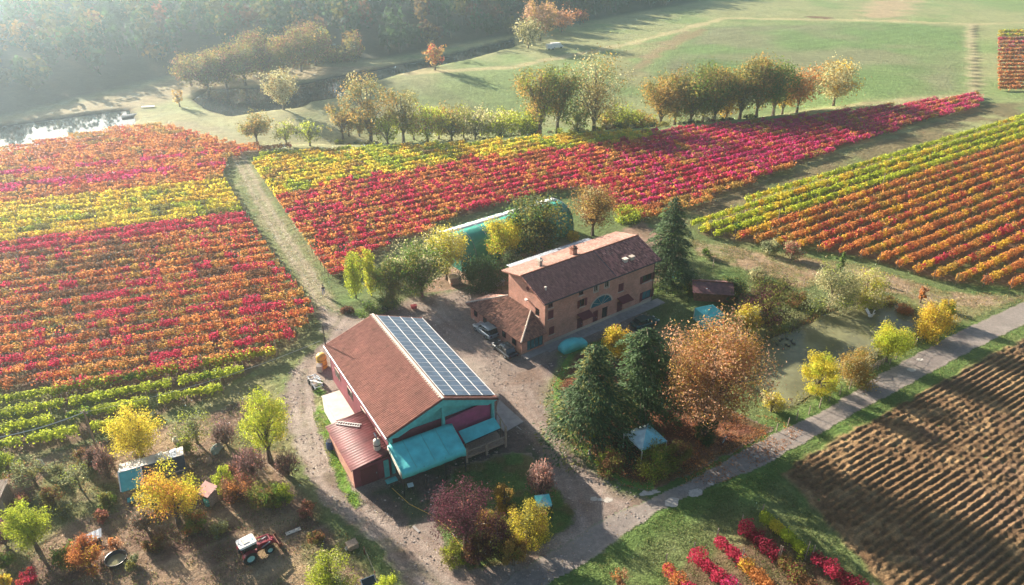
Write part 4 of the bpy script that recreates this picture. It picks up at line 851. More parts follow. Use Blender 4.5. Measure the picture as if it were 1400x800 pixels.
def tiles(name,P0,e,s,L,SL,tw,cl,colf,parent,clip=None,mat='tile'):
    """arched roof tiles laid from eave corner P0 along e, courses up the slope s"""
    P0,e,s=Vector(P0),Vector(e).normalized(),Vector(s).normalized(); n=e.cross(s).normalized(); n=n if n.z>0 else -n
    nu,nvv=int(L/tw),int(SL/cl); tw=L/nu; cl=SL/nvv; V=[];F=[];Cc=[]; rng=np.random.default_rng(int(L*100)%999)
    TH=0.085; e_,s_,n_=np.array(e),np.array(s),np.array(n); p0=np.array(P0)
    for j in range(nvv):
        for i in range(nu):
            a0=i*tw; b0=j*cl
            if clip and not clip(a0+tw/2,b0+cl/2): continue
            jx,jz=rng.normal()*0.012,abs(rng.normal())*0.012; c=colf(a0,b0,rng); b=len(V)
            for (bb,lift) in ((b0-0.06,0.055+jz),(b0+cl,0.012)):
                for (f,hh) in ((0.03,0),(0.27,TH),(0.62,TH),(0.86,0)):
                    V.append(p0+e_*(a0+tw*f+jx)+s_*bb+n_*(lift+hh)); Cc.append(c)
            for k in range(3): F.append((b+k,b+k+1,b+5+k,b+4+k))
            F.append((b,b+3,b+3,b+1)) if False else None
    o=link(name,np_mesh(name,np.array(V),np.array(F),np.array(Cc)),M[mat],parent); o['kind']='stuff'; return o
# ---- barn ------------------------------------------------------------
bx,by=at(529,599,5.2); BA=R(30.7)                       # front-left eave corner; front gable runs along +x local
BW,BL,BE,BR=13.1,20.3,5.2,7.7
barn=root('barn','long barn with red tiled roof, solar panels on one slope and teal gable','barn',(bx,by,0),BA)
def bl(px,py,h):                                        # photo pixel at height h -> barn local x,y
    X,Y=at(px,py,h); dx,dy=X-bx,Y-by; c,s=math.cos(BA),math.sin(BA); return dx*c+dy*s,-dx*s+dy*c
mb=MB(); i_=0.35
mb.box(i_,0.9,0,i_+0.3,BL-.3,BE-.15)
mb.box(BW-i_-.3,0.9,0,BW-i_,BL-.3,BE-.15); mb.box(i_,BL-.6,0,BW-i_,BL-.3,BE-.15); mb.box(i_+.3,0.9,0,BW-i_-.3,1.2,4.4)
mb.build('wall',M['maroon'],barn)
mb=MB()
for y0 in (BL-.6,):                                     # rear gable triangle
    mb.add([(i_,y0,BE-.15),(BW-i_,y0,BE-.15),(BW/2,y0,BR-.2),(i_,y0+.3,BE-.15),(BW-i_,y0+.3,BE-.15),(BW/2,y0+.3,BR-.2)],[(0,1,2),(3,5,4),(0,3,4,1),(1,4,5,2),(2,5,3,0)])
mb.build('rear_gable',M['maroon'],barn)
mb=MB()                                                 # dark recess wall of the front gable
mb.add([(i_,1.0,4.1),(BW-i_,1.0,4.1),(BW-i_,1.0,BE-.2),(BW/2,1.0,BR-.35),(i_,1.0,BE-.2),(i_,1.15,4.1),(BW-i_,1.15,4.1),(BW-i_,1.15,BE-.2),(BW/2,1.15,BR-.35),(i_,1.15,BE-.2)],[(0,1,2,3,4),(9,8,7,6,5),(0,5,6,1),(1,6,7,2),(2,7,8,3),(3,8,9,4),(4,9,5,0)])
mb.build('gable_boarding',M['teal'],barn)
sl_=math.atan2(BR-BE,BW/2); SLn=math.hypot(BR-BE,BW/2)
for sgn,nm in ((1,'L'),(-1,'R')):
    x0=0 if sgn>0 else BW; mb=MB()
    mb.slab([(x0,0,BE),(x0,BL,BE),(BW/2,BL,BR),(BW/2,0,BR)] if sgn<0 else [(x0,0,BE),(BW/2,0,BR),(BW/2,BL,BR),(x0,BL,BE)],0.16)
    rf=mb.build('roof_slope',M['rust'],barn)
    def bc(a,b,rng):
        c=A3(.36,.155,.115)*(0.88+0.24*rng.random())*(0.72+0.5*float(vn(a,b,2.6,8,3))); 
        return c*(1.02 if rng.random()>.03 else .75)+A3(.03,.02,.01)*rng.random()
    if sgn>0: tiles('roof_tiles',(0,0,BE),(0,1,0),(math.cos(sl_),0,math.sin(sl_)),BL,SLn-0.05,0.26,0.37,bc,rf)
    else: tiles('roof_tiles',(BW,0,BE),(0,1,0),(-math.cos(sl_),0,math.sin(sl_)),BL,SLn-0.05,0.26,0.37,bc,rf,clip=lambda a,b:(b<0.35 or a<0.2))
mb=MB(); mb.bar((BW/2,-.02,BR+.07),(BW/2,BL,BR+.07),.28,.12); mb.build('ridge_cap',M['cream'],barn)
mb=MB()
for t in np.arange(0.4,BL,0.45): mb.box(BW/2-.32,t,BR-.04,BW/2-.05,t+.22,BR+.06)
mb.build('ridge_mortar',M['stone'],barn,kind='stuff')
# solar panels: four columns of twenty
pw,pl=1.60,1.0; fr=MB(); fr.box(-pw/2,-pl/2+.01,0,pw/2,pl/2-.01,.04); me=fr.mesh('solar_panel'); me.materials.append(M['panelframe']); me.materials.append(M['pvcell'])
cellm=MB(); cellm.box(-pw/2+.035,-pl/2+.06,.041,pw/2-.035,pl/2-.06,.046); cme=cellm.mesh('cells'); cme.materials.append(M['pvcell'])
npan=19; 
for k in range(4):
    for j in range(npan):
        d=0.42+pw/2+k*(pw+.06); y=0.55+(j+.5)*(BL-1.0)/npan
        o=link('solar_panel',me,None,barn,(BW/2+math.cos(sl_)*d,y,BR-math.sin(sl_)*d+.10),(0,sl_,0)); link('cells',cme,None,o)
rails=MB()
for k in range(5):
    d=0.42+k*(pw+.06)-.03; rails.bar((BW/2+math.cos(sl_)*d,.5,BR-math.sin(sl_)*d+.16),(BW/2+math.cos(sl_)*d,BL-.4,BR-math.sin(sl_)*d+.16),.065,.05)
rails.build('mounting_rails',M['white'],barn)
# teal bargeboards, posts and tie beam at the front
for sgn in (1,-1):
    a=(0 if sgn>0 else BW,0.0); mb=MB(); x0=a[0]
    pts=[(x0,BE-.18),(BW/2,BR-.18),(BW/2,BR-.95),(x0+sgn*1.2,BE-.42)]
    mb.add([(p[0],-.05,p[1]) for p in pts]+[(p[0],.12,p[1]) for p in pts],[(0,1,2,3),(7,6,5,4),(0,4,5,1),(1,5,6,2),(2,6,7,3),(3,7,4,0)]); mb.build('bargeboard',M['teal'],barn)
for x in (0.45,BW/2,BW-.45):
    mb=MB(); mb.box(x-.16,.13,0,x+.16,.42,(BE+.1) if x!=BW/2 else BR-.5); mb.build('gable_post',M['teal'],barn)
mb=MB(); mb.box(0.65,.2,3.35,BW/2-.2,.36,3.6); mb.build('tie_beam',M['teal'],barn)
mb=MB(); mb.box(0.4,.95,0.0,BW/2-.3,1.0,3.3); mb.build('front_door',M['shutter'],barn)
# maroon panel at the right of the gable
mb=MB(); mb.add([(BW/2+.3,.5,0),(BW-.65,.5,0),(BW-.65,.5,4.9),(BW/2+.3,.5,4.3),(BW/2+.3,.62,0),(BW-.65,.62,0),(BW-.65,.62,4.9),(BW/2+.3,.62,4.3)],[(0,1,2,3),(7,6,5,4),(0,4,5,1),(1,5,6,2),(2,6,7,3),(3,7,4,0)]); mb.build('gable_panel',solid('magenta_panel',(0.34,0.06,0.14),0.8,n=(1.5,0.75,1.2)),barn)
# gutters, downpipe, chimney pipe on the west eave
mb=MB(); mb.tube([(-.10,-.1,BE-.1),(-.10,BL,BE-.1)],.10,8); mb.tube([(.15,.2,BE-.6),(.15,6,BE-.75),(.15,9,BE-.8)],.09,6); mb.build('gutter',M['metal'],barn)
mb=MB(); mb.tube([(BW+.08,-.1,BE-.1),(BW+.08,BL,BE-.1)],.09,8); mb.tube([(BW+.08,.3,BE-.1),(BW-.1,.3,0)],.06,6); mb.build('gutter',M['rust'],barn)
mb=MB(); mb.tube([(-.15,-0.1,BE-.15),(-.15,BL,BE-.15)],.05,6); mb.build('fascia_pipe',M['rust'],barn)
for y in (3,7.5,12,16.5):
    mb=MB(); mb.box(i_-.06,y,2.0,i_-.01,y+1.6,3.2); w=mb.build('window',M['cream'],barn)
    mb=MB(); mb.box(i_-.10,y+.1,2.1,i_-.07,y+1.5,3.1); mb.build('pane',M['glass'],w)
mb=MB(); mb.tube([(0.1,BL-.1,4.3),(0.1,BL-.1,8.2)],.07,6); mb.build('cable_mast',M['darkmetal'],barn)
# ---- flue tank beside the gable corner
r=root('flue_tank','cream insulated flue cylinder at the barn gable corner above the maroon shed roof','flue',(0,0,0))
X,Y=at(516,613,3.1); r.location=(X,Y,2.6)
mb=MB(); mb.lathe([(.02,1.75),(.2,1.72),(.36,1.6),(.38,1.5),(.38,.25),(.30,.1),(.28,-.3),(.02,-.32)],14); mb.build('cylinder',M['cream'],r,smooth=True)
mb=MB(); mb.tube([(0,0,1.6),(0,0,2.15),(-.25,.35,2.3)],.09,8); mb.build('pipe',M['metal'],r); mb=MB(); mb.lathe([(.39,1.0),(.41,1.02),(.41,1.12),(.39,1.14)],14); mb.build('band',M['darkmetal'],r)
# ---- turquoise awning
aw=root('awning','large turquoise tarpaulin awning fixed to the barn front on thin poles','awning',(bx,by,0),BA)
V=[];F=[]; nu,nv=18,8
for j in range(nv+1):
    for i in range(nu+1):
        s=i/nu; t=j/nv; x=-.05+7.45*s; y=-0.05-3.55*t-(.0); x+= -0.15*t*(s>0.9)
        z=4.25-.95*t-0.16*abs(math.sin(s*math.pi*4))*math.sin(t*math.pi)*.8-0.03*math.sin(s*37+t*9)*math.sin(t*math.pi) - .06*math.sin(s*math.pi)*t+0.12*(1-s)*0
        if s>0.9: z-=(s-0.9)*1.6
        V.append((x,y,z))
for j in range(nv):
    for i in range(nu): a=j*(nu+1)+i; F.append((a,a+1,a+nu+2,a+nu+1))
mb=MB(); mb.add(V,F); sh=mb.mesh('tarpaulin',True); o=link('tarpaulin',sh,M['turq'],aw); sd=o.modifiers.new('s','SOLIDIFY'); sd.thickness=.04
mb=MB(); e=[V[nv*(nu+1)+i] for i in range(nu+1)]; mb.add([(p[0],p[1]-.01,p[2]) for p in e]+[(p[0]+.03*math.sin(i*2),p[1]-.12,p[2]-.75+.04*math.sin(i*1.7)) for i,p in enumerate(e)],[(i,i+1,nu+2+i,nu+1+i) for i in range(nu)])
o=link('valance',mb.mesh('valance',True),M['turq'],aw); sd=o.modifiers.new('s','SOLIDIFY'); sd.thickness=.03
mb=MB(); e=[V[j*(nu+1)] for j in range(nv+1)]; mb.add([(p[0]-.02,p[1],p[2]) for p in e]+[(p[0]-.06,p[1],p[2]-.5-.25*j/nv) for j,p in enumerate(e)],[(i,i+1,nv+2+i,nv+1+i) for i in range(nv)])
o=link('side_flap',mb.mesh('side_flap',True),M['cream'],aw); sd=o.modifiers.new('s','SOLIDIFY'); sd.thickness=.03
mb=MB()
for s in (0.0,.25,.5,.75):
    e=[V[j*(nu+1)+int(s*nu)] for j in range(nv+1)]; mb.tube([(p[0],p[1],p[2]+.05) for p in e],.035,5)
mb.build('seam_batten',M['canvas'] if 'canvas' in M else M['teal'],aw)
for x,y in ((0.05,-3.55),(2.4,-3.6),(4.8,-3.6),(7.2,-3.5)):
    mb=MB(); mb.tube([(x,y,0),(x,y,3.15)],.05,6); mb.build('pole',M['darkmetal'],aw)
# ---- terrace with lattice rail and its small awning
te=root('terrace','raised wooden terrace with lattice railing at the right of the barn front','terrace',(bx,by,0),BA)
mb=MB(); mb.box(7.9,-2.3,0.55,12.9,-.1,.7); mb.build('deck',M['wood'],te)
for x in (7.95,10.4,12.85):
    mb=MB(); mb.box(x-.11,-2.4,0,x+.11,-2.2,(2.1 if x==7.95 else 1.6 if x<12 else 3.0)); mb.build('post',M['wood'],te)
mb=MB(); mb.box(8.05,-2.36,1.5,12.75,-2.26,1.6); mb.box(8.05,-2.36,.72,12.75,-2.26,.8); mb.build('rail',M['wood'],te)
lat=MB()
for k in range(7):
    x=8.1+k*.66; lat.bar((x,-2.31,.8),(x+.66,-2.31,1.5),.07,.04); lat.bar((x+.66,-2.29,.8),(x,-2.29,1.5),.07,.04)
lat.build('lattice',M['wood'],te)
mb=MB(); mb.bar((12.85,-2.2,3.0),(12.85,-.2,3.6),.1); mb.box(12.78,-1.2,.7,12.9,-1.08,3.2); mb.build('side_frame',M['wood'],te)
ta=root('small_awning','small flat turquoise tarpaulin over the terrace, right of the big awning','awning',(bx,by,0),BA)
mb=MB(); mb.add([(8.1,-.15,2.75),(12.6,-.15,2.85),(12.6,-1.6,2.35),(8.1,-1.8,2.25)],[(0,1,2,3)]); o=link('tarpaulin',mb.mesh('tarpaulin'),M['turq'],ta); sd=o.modifiers.new('s','SOLIDIFY'); sd.thickness=.05
mb=MB(); mb.bar((8.1,-1.82,2.2),(12.6,-1.62,2.3),.07); mb.bar((8.1,-1.8,.7),(8.1,-1.8,2.2),.06); mb.bar((12.6,-1.6,.7),(12.6,-1.6,2.28),.06); mb.build('frame',M['darkmetal'],ta)
# ---- concrete slab by the east wall
P=[at(*p) for p in ((690,545),(713,573),(716,578),(690,590),(680,560))]
mb=MB(); mb.prism([(a[0],a[1]) for a in (at(683,548),at(716,578),at(690,592),at(672,572))],.02,.14); tag(mb.build('concrete_slab',M['concrete']),'grey concrete slab with dark kerb beside the barn terrace','slab')
# ---- maroon shed against the barn
sh=root('lean_to_shed','maroon lean-to shed with ribbed metal roof on the barn west side','shed',(bx,by,0),BA)
x0,y0=bl(481,645,2.6); x0b,y1=bl(443.6,584,2.6); x1,_=bl(525.7,624,3.2); x0=(x0+x0b)/2; x1=x0+4.4
mb=MB(); mb.box(x0+.25,y0+.25,0,x1-.1,y0+.4,2.55); mb.box(x1-.25,y0+.4,0,x1-.1,y1-.25,2.9); mb.box(x0+.25,y1-.4,0,x1-.25,y1-.25,2.5); mb.build('front_wall',M['maroon'],sh)
mb=MB(); mb.box(x0+.25,y0+.4,0,x0+.4,y1-.4,2.5); mb.build('side_wall',M['brick'],sh)
V=[];F=[];Cs=[]; n=int((y1-y0)/.10)
for i in range(n+1):
    y=y0+(y1-y0)*i/n; z=.03*(1 if i%4 in(1,2) else 0)
    c=A3(.15,.042,.045)*(0.7+0.7*float(vn(0,y,.8,3,2))); 
    for x,zz in ((x0,2.62),((x0+x1)/2,2.91),(x1,3.2)): V.append((x,y,zz+z)); Cs.append(c*(0.85+0.3*float(vn(x*2,y,1,4))))
for i in range(n):
    for k in range(2): a=i*3+k; F.append((a,a+1,a+4,a+3))
o=link('ribbed_roof',np_mesh('ribbed_roof',np.array(V),np.array(F),np.array(Cs)),M['redmetal'],sh); sd=o.modifiers.new('s','SOLIDIFY'); sd.thickness=.03
mb=MB(); mb.box(x0+1.0,y0+.19,0,x0+2.9,y0+.24,2.2); d=mb.build('door',M['shutter'],sh); mb=MB(); mb.box(x0+2.65,y0+.15,1.0,x0+2.75,y0+.185,1.2); mb.build('handle',M['metal'],d)
mb=MB(); mb.box(x0+3.55,y0+.1,0,x0+4.1,y0+.2,2.3); mb.build('teal_panel',M['teal'],sh)
ld=root('ladder','white ladder lying across the maroon shed roof','ladder',(bx,by,0),BA)
a=bl(460,577,2.95); b=bl(493,582.5,3.1); a=Vector((a[0],a[1],2.85)); b=Vector((b[0],b[1],3.17)); d=(b-a).normalized(); n=Vector((-d.y,d.x,0))*.22
for s in (1,-1): mb=MB(); mb.bar(a+n*s,b+n*s,.06,.08); mb.build('rail',M['white'],ld)
L=(b-a).length
for k in range(10): mb=MB(); p=a+d*(L*(k+.5)/10); mb.bar(p+n,p-n,.045); mb.build('rung',M['white'],ld)
# ---- white container beside barn
x,y=bl(460,575,2.4); ct=root('container','white box container with sun-bleached roof between barn and gravel lane','container',(bx,by,0),BA)
mb=MB(); mb.box(x,y,0.1,x+2.1,y+5.2,2.36); mb.build('body',M['white'],ct,bevel=.04)
mb=MB(); mb.box(x-.06,y-.05,2.37,x+2.16,y+5.25,2.45); mb.build('roof',M['cream'],ct)
mb=MB(); mb.box(x+.35,y-.05,.2,x+1.7,y-.01,2.2); mb.build('door',M['cream'],ct)
# ---- barn yard clutter
X,Y=at(441,502); r=root('yellow_tank','yellow upright tank behind the barn corner by the lane','tank',(X,Y,0))
mb=MB(); mb.lathe([(.02,0),(.62,0),(.66,.15),(.66,1.7),(.55,1.95),(.2,2.1),(.02,2.12)],16); mb.build('drum',M['yellow'],r,smooth=True); mb=MB(); mb.lathe([(.68,.5),(.7,.55),(.68,.6)],16); mb.lathe([(.68,1.3),(.7,1.35),(.68,1.4)],16); mb.build('hoop',M['rust'],r)
mb=MB(); mb.obox((-.1,-.95,.5),(.35,0,.0),(0,.3,.1),(0,0,.5)); mb.build('hopper',M['cream'],r)
X,Y=at(432,527); r=root('scrap_trailer','grey scrap metal trailer frame and pipes beside the white container','trailer',(X,Y,0),R(-58))
rg=random.Random(4)
for k in range(2): mb=MB(); mb.bar((-1.6,-.5+k,.6),(1.6,-.5+k,.6),.1); mb.build('beam',M['metal'],r)
for k in range(5): mb=MB(); mb.bar((-1.4+.7*k,-.5,.66),(-1.4+.7*k,.5,.66),.08); mb.build('crossbar',M['metal'],r)
for k in range(9): mb=MB(); mb.bar((rg.uniform(-1.6,1),rg.uniform(-.7,.7),.75),(rg.uniform(-1,1.6),rg.uniform(-.7,.7),rg.uniform(.8,1.2)),.09); mb.build('pipe',M['metal' if k%3 else 'white'],r)
for x in(-.7,.7):
    for y in (-.65,.65): mb=MB(); mb.lathe([(.05,-.1),(.34,-.1),(.38,0),(.34,.1),(.05,.1)],12,(x,y,.36),'y'); mb.build('wheel',M['rubber'],r)
X,Y=at(452,614); r=root('water_butt','dark blue plastic barrel beside the maroon shed','barrel',(X,Y,0)); mb=MB(); mb.lathe([(.02,0),(.34,0),(.42,.3),(.42,.9),(.36,1.15),(.02,1.15)],14); mb.build('barrel_body',M['plastic_blue'],r,smooth=True)
mb=MB(); mb.lathe([(.02,1.17),(.37,1.16),(.37,1.2),(.02,1.21)],14); mb.build('lid',M['blackplastic'],r)
# ---- farmhouse --------------------------------------------------------
HA=R(36.6); hx,hy=at(744,473); HL,HWd,HE,HR=20.9,8.2,7.3,9.15; RY=4.4; SF,SB=0.42,0.23
hs=root('farmhouse','long two-storey brick farmhouse with tiled roof and dark red shutters','house',(hx,hy,0),HA)
def hl(px,py):                                          # pixel on the front facade -> (s,z)
    # intersect the ray with the facade plane
    th=math.atan((px-700)/FPX); v=(py-400)/FPX; cp,sp=math.cos(PITCH),math.sin(PITCH)
    d=Vector(((px-700)/FPX, cp-v*sp*1.0, -sp-v*cp)); n=Vector((math.sin(HA),-math.cos(HA),0)); o=Vector((0,0,H0)); t=(Vector((hx,hy,0))-o).dot(n)/d.dot(n); p=o+d*t
    return (p.x-hx)*math.cos(HA)+(p.y-hy)*math.sin(HA), p.z
def ctr(px,py,w,h): s,z=hl(px,py); return (s-w/2,s+w/2,max(z-h/2,0.02),z+h/2)
wins=[(753,411,.8,.8,'v'),(753,430,.9,1.3,'s'),(754,452,.9,1.2,'s'),(795,396,.8,.7,'v'),(796,414,.9,1.2,'h'),(815,394,.75,1.05,'w'),(830,388,.75,1.05,'w'),(849,393,1.0,1.3,'s'),(885,380,2.0,1.2,'d'),(884,403,1.9,1.4,'e')]
doors=[(793,441,1.1,2.2),(814,433,1.0,2.3),(827,424.5,1.1,1.6),(847,421,1.1,2.3)]
ops=[];wl=[]
for (px,py,w,h,k) in wins:
    o=ctr(px,py,w,h); q=max(0,o[3]-6.55); o=(o[0],o[1],o[2]-q,o[3]-q); ops.append(o); wl.append((o,k))

dl=[]
for (px,py,w,h) in doors:
    s,z=hl(px,py); o=(s-w/2,s+w/2,0.02,h) if h>1.8 else (s-w/2,s+w/2,.55,2.3); ops.append(o); dl.append(o)
mb=MB(); wall_open(mb,(0,0,0),(1,0,0),HL-.0,HE-.2,.4,ops)
def rz_(y): return HR-(RY-y)*SF if y<RY else HR-(y-RY)*SB                                # gable wall window (distance from front)
def gable_z(y): return HE-.2+(HR-HE)*(1-abs(y-HWd/2)/(HWd/2))
gyo=[(1.2,2.1,4.0,5.2)]
mb.obox((.2,.8,(HE-.2)/2),(.2,0,0),(0,.4,0),(0,0,(HE-.2)/2))
for (a,b,z0_,z1_) in ((1.2,2.1,0,4.0),(1.2,2.1,5.2,HE-.2),(2.1,HWd,0,HE-.2)): mb.obox((.2,(a+b)/2,(z0_+z1_)/2),(.2,0,0),(0,(b-a)/2,0),(0,0,(z1_-z0_)/2))
for x in (0,HL-.4):
    pr=[(0,HE-.2),(HWd,HE-.2),(HWd,rz_(HWd)-.17),(RY,HR-.17),(0,rz_(0)-.17)]; mb.add([(x,p[0],p[1]) for p in pr]+[(x+.4,p[0],p[1]) for p in pr],[(4,3,2,1,0),(5,6,7,8,9)]+[(i,(i+1)%5,5+(i+1)%5,5+i) for i in range(5)])
mb.obox((HL-.2,HWd/2+.2,(HE-.2)/2),(.2,0,0),(0,HWd/2-.2,0),(0,0,(HE-.2)/2)); mb.obox((HL/2,HWd-.2,(HE-.2)/2),(HL/2-.4,0,0),(0,.2,0),(0,0,(HE-.2)/2))
mb.box(.4,HWd-.4,HE-.2,HL-.4,HWd,rz_(HWd)-.17)
mb.build('wall',M['brick'],hs)
mb=MB(); mb.box(-.03,-.05,0,HL+.03,-.004,.55); mb.build('plinth',M['stone'],hs)
ov=.6; eL,eR=-.75,HL+.5; ze=rz_(-ov)
XS=hl(840,400)[0]-.2                                   # roof colour break
for sgn in (1,-1):
    y0=-ov if sgn>0 else HWd+ov; zq=rz_(y0); sl2=math.atan(SF if sgn>0 else SB); SL2=abs(y0-RY)/math.cos(sl2); mb=MB(); pts=[(eL,y0,zq),(eR,y0,zq),(eR,RY,HR),(eL,RY,HR)]; mb.slab(pts if sgn>0 else pts[::-1],.14)
    rf=mb.build('roof_slope',M['rust'],hs)
    def hc(a,b,rng,sg=sgn):
        if sg>0:
            base=A3(.43,.205,.165) if a<12.9 else A3(.40,.175,.145); k=0.62+0.22*math.sin(b*17)*0+.35*rng.random() if a<12.9 else .45+.95*rng.random(); c=base*k
            return c+(A3(.16,.12,.09) if (a>12.9 and rng.random()<.07) else 0)
        return A3(.40,.23,.18)*(0.75+.45*rng.random())*(0.6+0.7*float(vn(a,b,2.2,9,3)))
    if sgn>0: tiles('roof_tiles',(eL,y0,ze),(1,0,0),(0,math.cos(sl2),math.sin(sl2)),eR-eL,SL2-.05,.25,.36,hc,rf)
    else: tiles('roof_tiles',(eL,y0,zq),(1,0,0),(0,-math.cos(sl2),math.sin(sl2)),eR-eL,SL2-.05,.25,.36,hc,rf)
mb=MB()
for k in range(48):
    x=eL+(eR-eL)*(k+.5)/48; mb.tube([(x-.24,RY,HR+.05+.02*(k%2)),(x+.24,RY,HR+.07)],.13,6)
mb.build('ridge_tiles',M['rust'],hs,kind='stuff')
mb=MB(); mb.bar((13.1-.8,-ov,ze+.1),(13.1-.8,RY,HR+.1),.14,.1); mb.build('roof_seam',M['darkmetal'],hs)
mb=MB(); mb.tube([(eL,-ov-.08,ze-.05),(eR,-ov-.08,ze-.05)],.09,8); mb.tube([(HL-.2,-ov,ze-.05),(HL-.2,-.1,ze-.6),(HL-.2,-.1,0)],.05,6); mb.build('gutter',M['darkmetal'],hs)
for (o,k) in wl:
    s0,s1,z0,z1=o; mb=MB(); f=.07
    for b in ((s0+.005,.06,z0+.005,s0+f,.16,z1-.005),(s1-f,.06,z0+.005,s1-.005,.16,z1-.005),(s0+f,.06,z1-f,s1-f,.16,z1-.005),(s0+f,.06,z0+.005,s1-f,.16,z0+f)): mb.box(*b)
    mb.box((s0+s1)/2-.025,.07,z0+f,(s0+s1)/2+.025,.15,z1-f)
    w=mb.build('window',M['stone' if k in 'w' else 'shutter'],hs)
    g=MB(); g.box(s0+f,.11,z0+f,s1-f,.125,z1-f); g.build('pane',M['tealglass' if k=='e' else 'glass'],w)
    g=MB(); g.box(s0-.1,-.09,z0-.12,s1+.1,-.003,z0-.005); g.build('sill',M['stone'],w)
    if k=='s':
        for a,b in ((s0,(s0+s1)/2-.01),((s0+s1)/2+.01,s1)): g=MB(); g.box(a+.01,-.03,z0+.01,b,.05,z1-.01); g.build('shutter',M['shutter'],w)
    if k in 'hde':
        for a,b in ((s0-(.5 if k!='h' else .42),s0-.02),(s1+.02,s1+(.5 if k!='h' else .42))): g=MB(); g.box(a,-.06,z0,b,-.01,z1); g.build('shutter',M['shutter'],w)
    if k=='w':
        g=MB(); g.box(s0-.16,-.03,z0-.002,s0-.005,-.004,z1+.12); g.box(s1+.005,-.03,z0-.002,s1+.16,-.004,z1+.12); g.box(s0-.005,-.03,z1+.005,s1+.005,-.004,z1+.12); g.build('surround',M['stone'],w)
for i,(s0,s1,z0,z1) in enumerate(dl):
    if i!=2:
        g=MB(); g.box(s0+.02,.1,z0,s1-.02,.2,z1-.02); d=g.build('door',M['shutter'],hs); g=MB(); g.box(s1-.2,.05,1.0,s1-.12,.095,1.15); g.build('handle',M['metal'],d)
        g=MB(); g.box((s0+s1)/2-.02,.09,z0+.1,(s0+s1)/2+.02,.099,z1-.1); g.build('panel',M['darkmetal'],d)
        g=MB(); g.box(s0-.25,-1.0,.03,s1+.25,-.06,.16); g.build('doorstep',M['concrete'],hs)
    else:
        n=10; g=MB(); r_=(s1-s0)/2; c_=(s0+s1)/2; g.box(s0+.02,.1,z0,s1-.02,.2,z1-.02); d=g.build('window',M['shutter'],hs); g=MB(); g.box(s0+.12,.06,z0+.1,s1-.12,.09,z1-.12); g.build('pane',M['glass'],d)
# arched fanlight over the middle doors
s,z=hl(822,411); r_=1.95; g=MB(); n=16; arc=[(s+r_*math.cos(math.pi*k/n),.72*r_*math.sin(math.pi*k/n)*1.0) for k in range(n+1)]; zb=3.05
g.add([(a,-.05,zb+b) for a,b in arc]+[(a,-.003,zb+b) for a,b in arc],[tuple(range(n+1)),tuple(range(n+1,2*n+2))[::-1]]+[(k,n+1+k,n+2+k,k+1) for k in range(n)]+[(0,n,2*n+1,n+1)])
fl=g.build('fanlight',M['tealglass'],hs)
g=MB()
for k in range(n):
    a,b=arc[k],arc[k+1]; q=1.13; v=[(a[0],-.09,zb+a[1]),(b[0],-.09,zb+b[1]),(s+(b[0]-s)*q,-.09,zb+b[1]*q),(s+(a[0]-s)*q,-.09,zb+a[1]*q)]; g.add(v+[(p[0],-.051,p[2]) for p in v],[(0,1,2,3),(7,6,5,4),(0,4,5,1),(2,6,7,3)])
g.build('arch_surround',M['stone'],fl)
g=MB(); 
for k in (3,6,10,13): g.bar((s,-.07,zb+.05),(arc[k][0],-.07,zb+arc[k][1]),.05,.03)
g.build('glazing_bar',M['stone'],fl)
for px,py in ((797,430),(851,409)):                     # door canopies
    s,z=hl(px,py); z=3.0; g=MB(); g.slab([(s-1.1,-1.25,z-.42),(s+1.1,-1.25,z-.42),(s+1.1,-.02,z),(s-1.1,-.02,z)],.07); c=g.build('door_canopy',M['shutter'],hs)
    for q in (-.95,.95): g=MB(); g.bar((s+q,-.02,z-1.0),(s+q,-1.1,z-.5),.06); g.build('bracket',M['darkmetal'],c)
g=MB(); g.box(-.01-.06,1.2-.05,3.9,-.002,2.15,3.99); g.build('sill',M['stone'],hs); g=MB(); g.box(.1,1.2,4.0,.14,2.1,5.2); gwin=g.build('gable_window',M['shutter'],hs); g=MB(); g.box(.08,1.3,4.1,.095,2.0,5.1); g.build('pane',M['glass'],gwin)
g=MB(); g.lathe([(.02,-.04),(.32,-.04),(.32,-.005),(.02,-.005)],14,(0,HWd/2-.3,7.3),'x'); g.build('oval_vent',M['shutter'],hs)
g=MB(); g.box(-.45,3.55,5.55,-.1,4.0,5.75); g.bar((-.1,3.75,5.6),(0,3.75,5.5),.06); g.build('floodlight',M['white'],hs)
def chimney(x,y,w,h,parent,mat='brick',cap='rust'):
    zb=rz_(y)-.3; g=MB(); g.box(x-w/2,y-w/2,zb,x+w/2,y+w/2,zb+h); c=g.build('chimney',M[mat],parent)
    g=MB(); g.box(x-w/2-.1,y-w/2-.1,zb+h+.002,x+w/2+.1,y+w/2+.1,zb+h+.1); g.add([(x-w/2-.05,y-w/2-.05,zb+h+.3),(x+w/2+.05,y-w/2-.05,zb+h+.3),(x+w/2+.05,y+w/2+.05,zb+h+.3),(x-w/2-.05,y+w/2+.05,zb+h+.3),(x,y,zb+h+.55)],[(0,1,4),(1,2,4),(2,3,4),(3,0,4),(3,2,1,0)])
    for a in(-1,1):
        for b in(-1,1): g.box(x+a*w*.38-.05,y+b*w*.38-.05,zb+h+.1,x+a*w*.38+.05,y+b*w*.38+.05,zb+h+.3)
    g.build('chimney_cap',M[cap],c)
chimney(3.5,RY+1.2,.5,1.2,hs,'stone','cream'); chimney(9.6,RY+1.2,.75,1.3,hs)
for q,(px,py) in enumerate(((860,357),(873,355))):
    x=15.6+q*1.3; y=1.1; zz=rz_(y); g=MB(); g.box(x-.3,y-.28,zz,x+.3,y+.28,zz+.5); g.box(x-.4,y-.36,zz+.502,x+.4,y+.36,zz+.58); g.build('roof_vent',M['cream' if q==0 else 'stone'],hs)
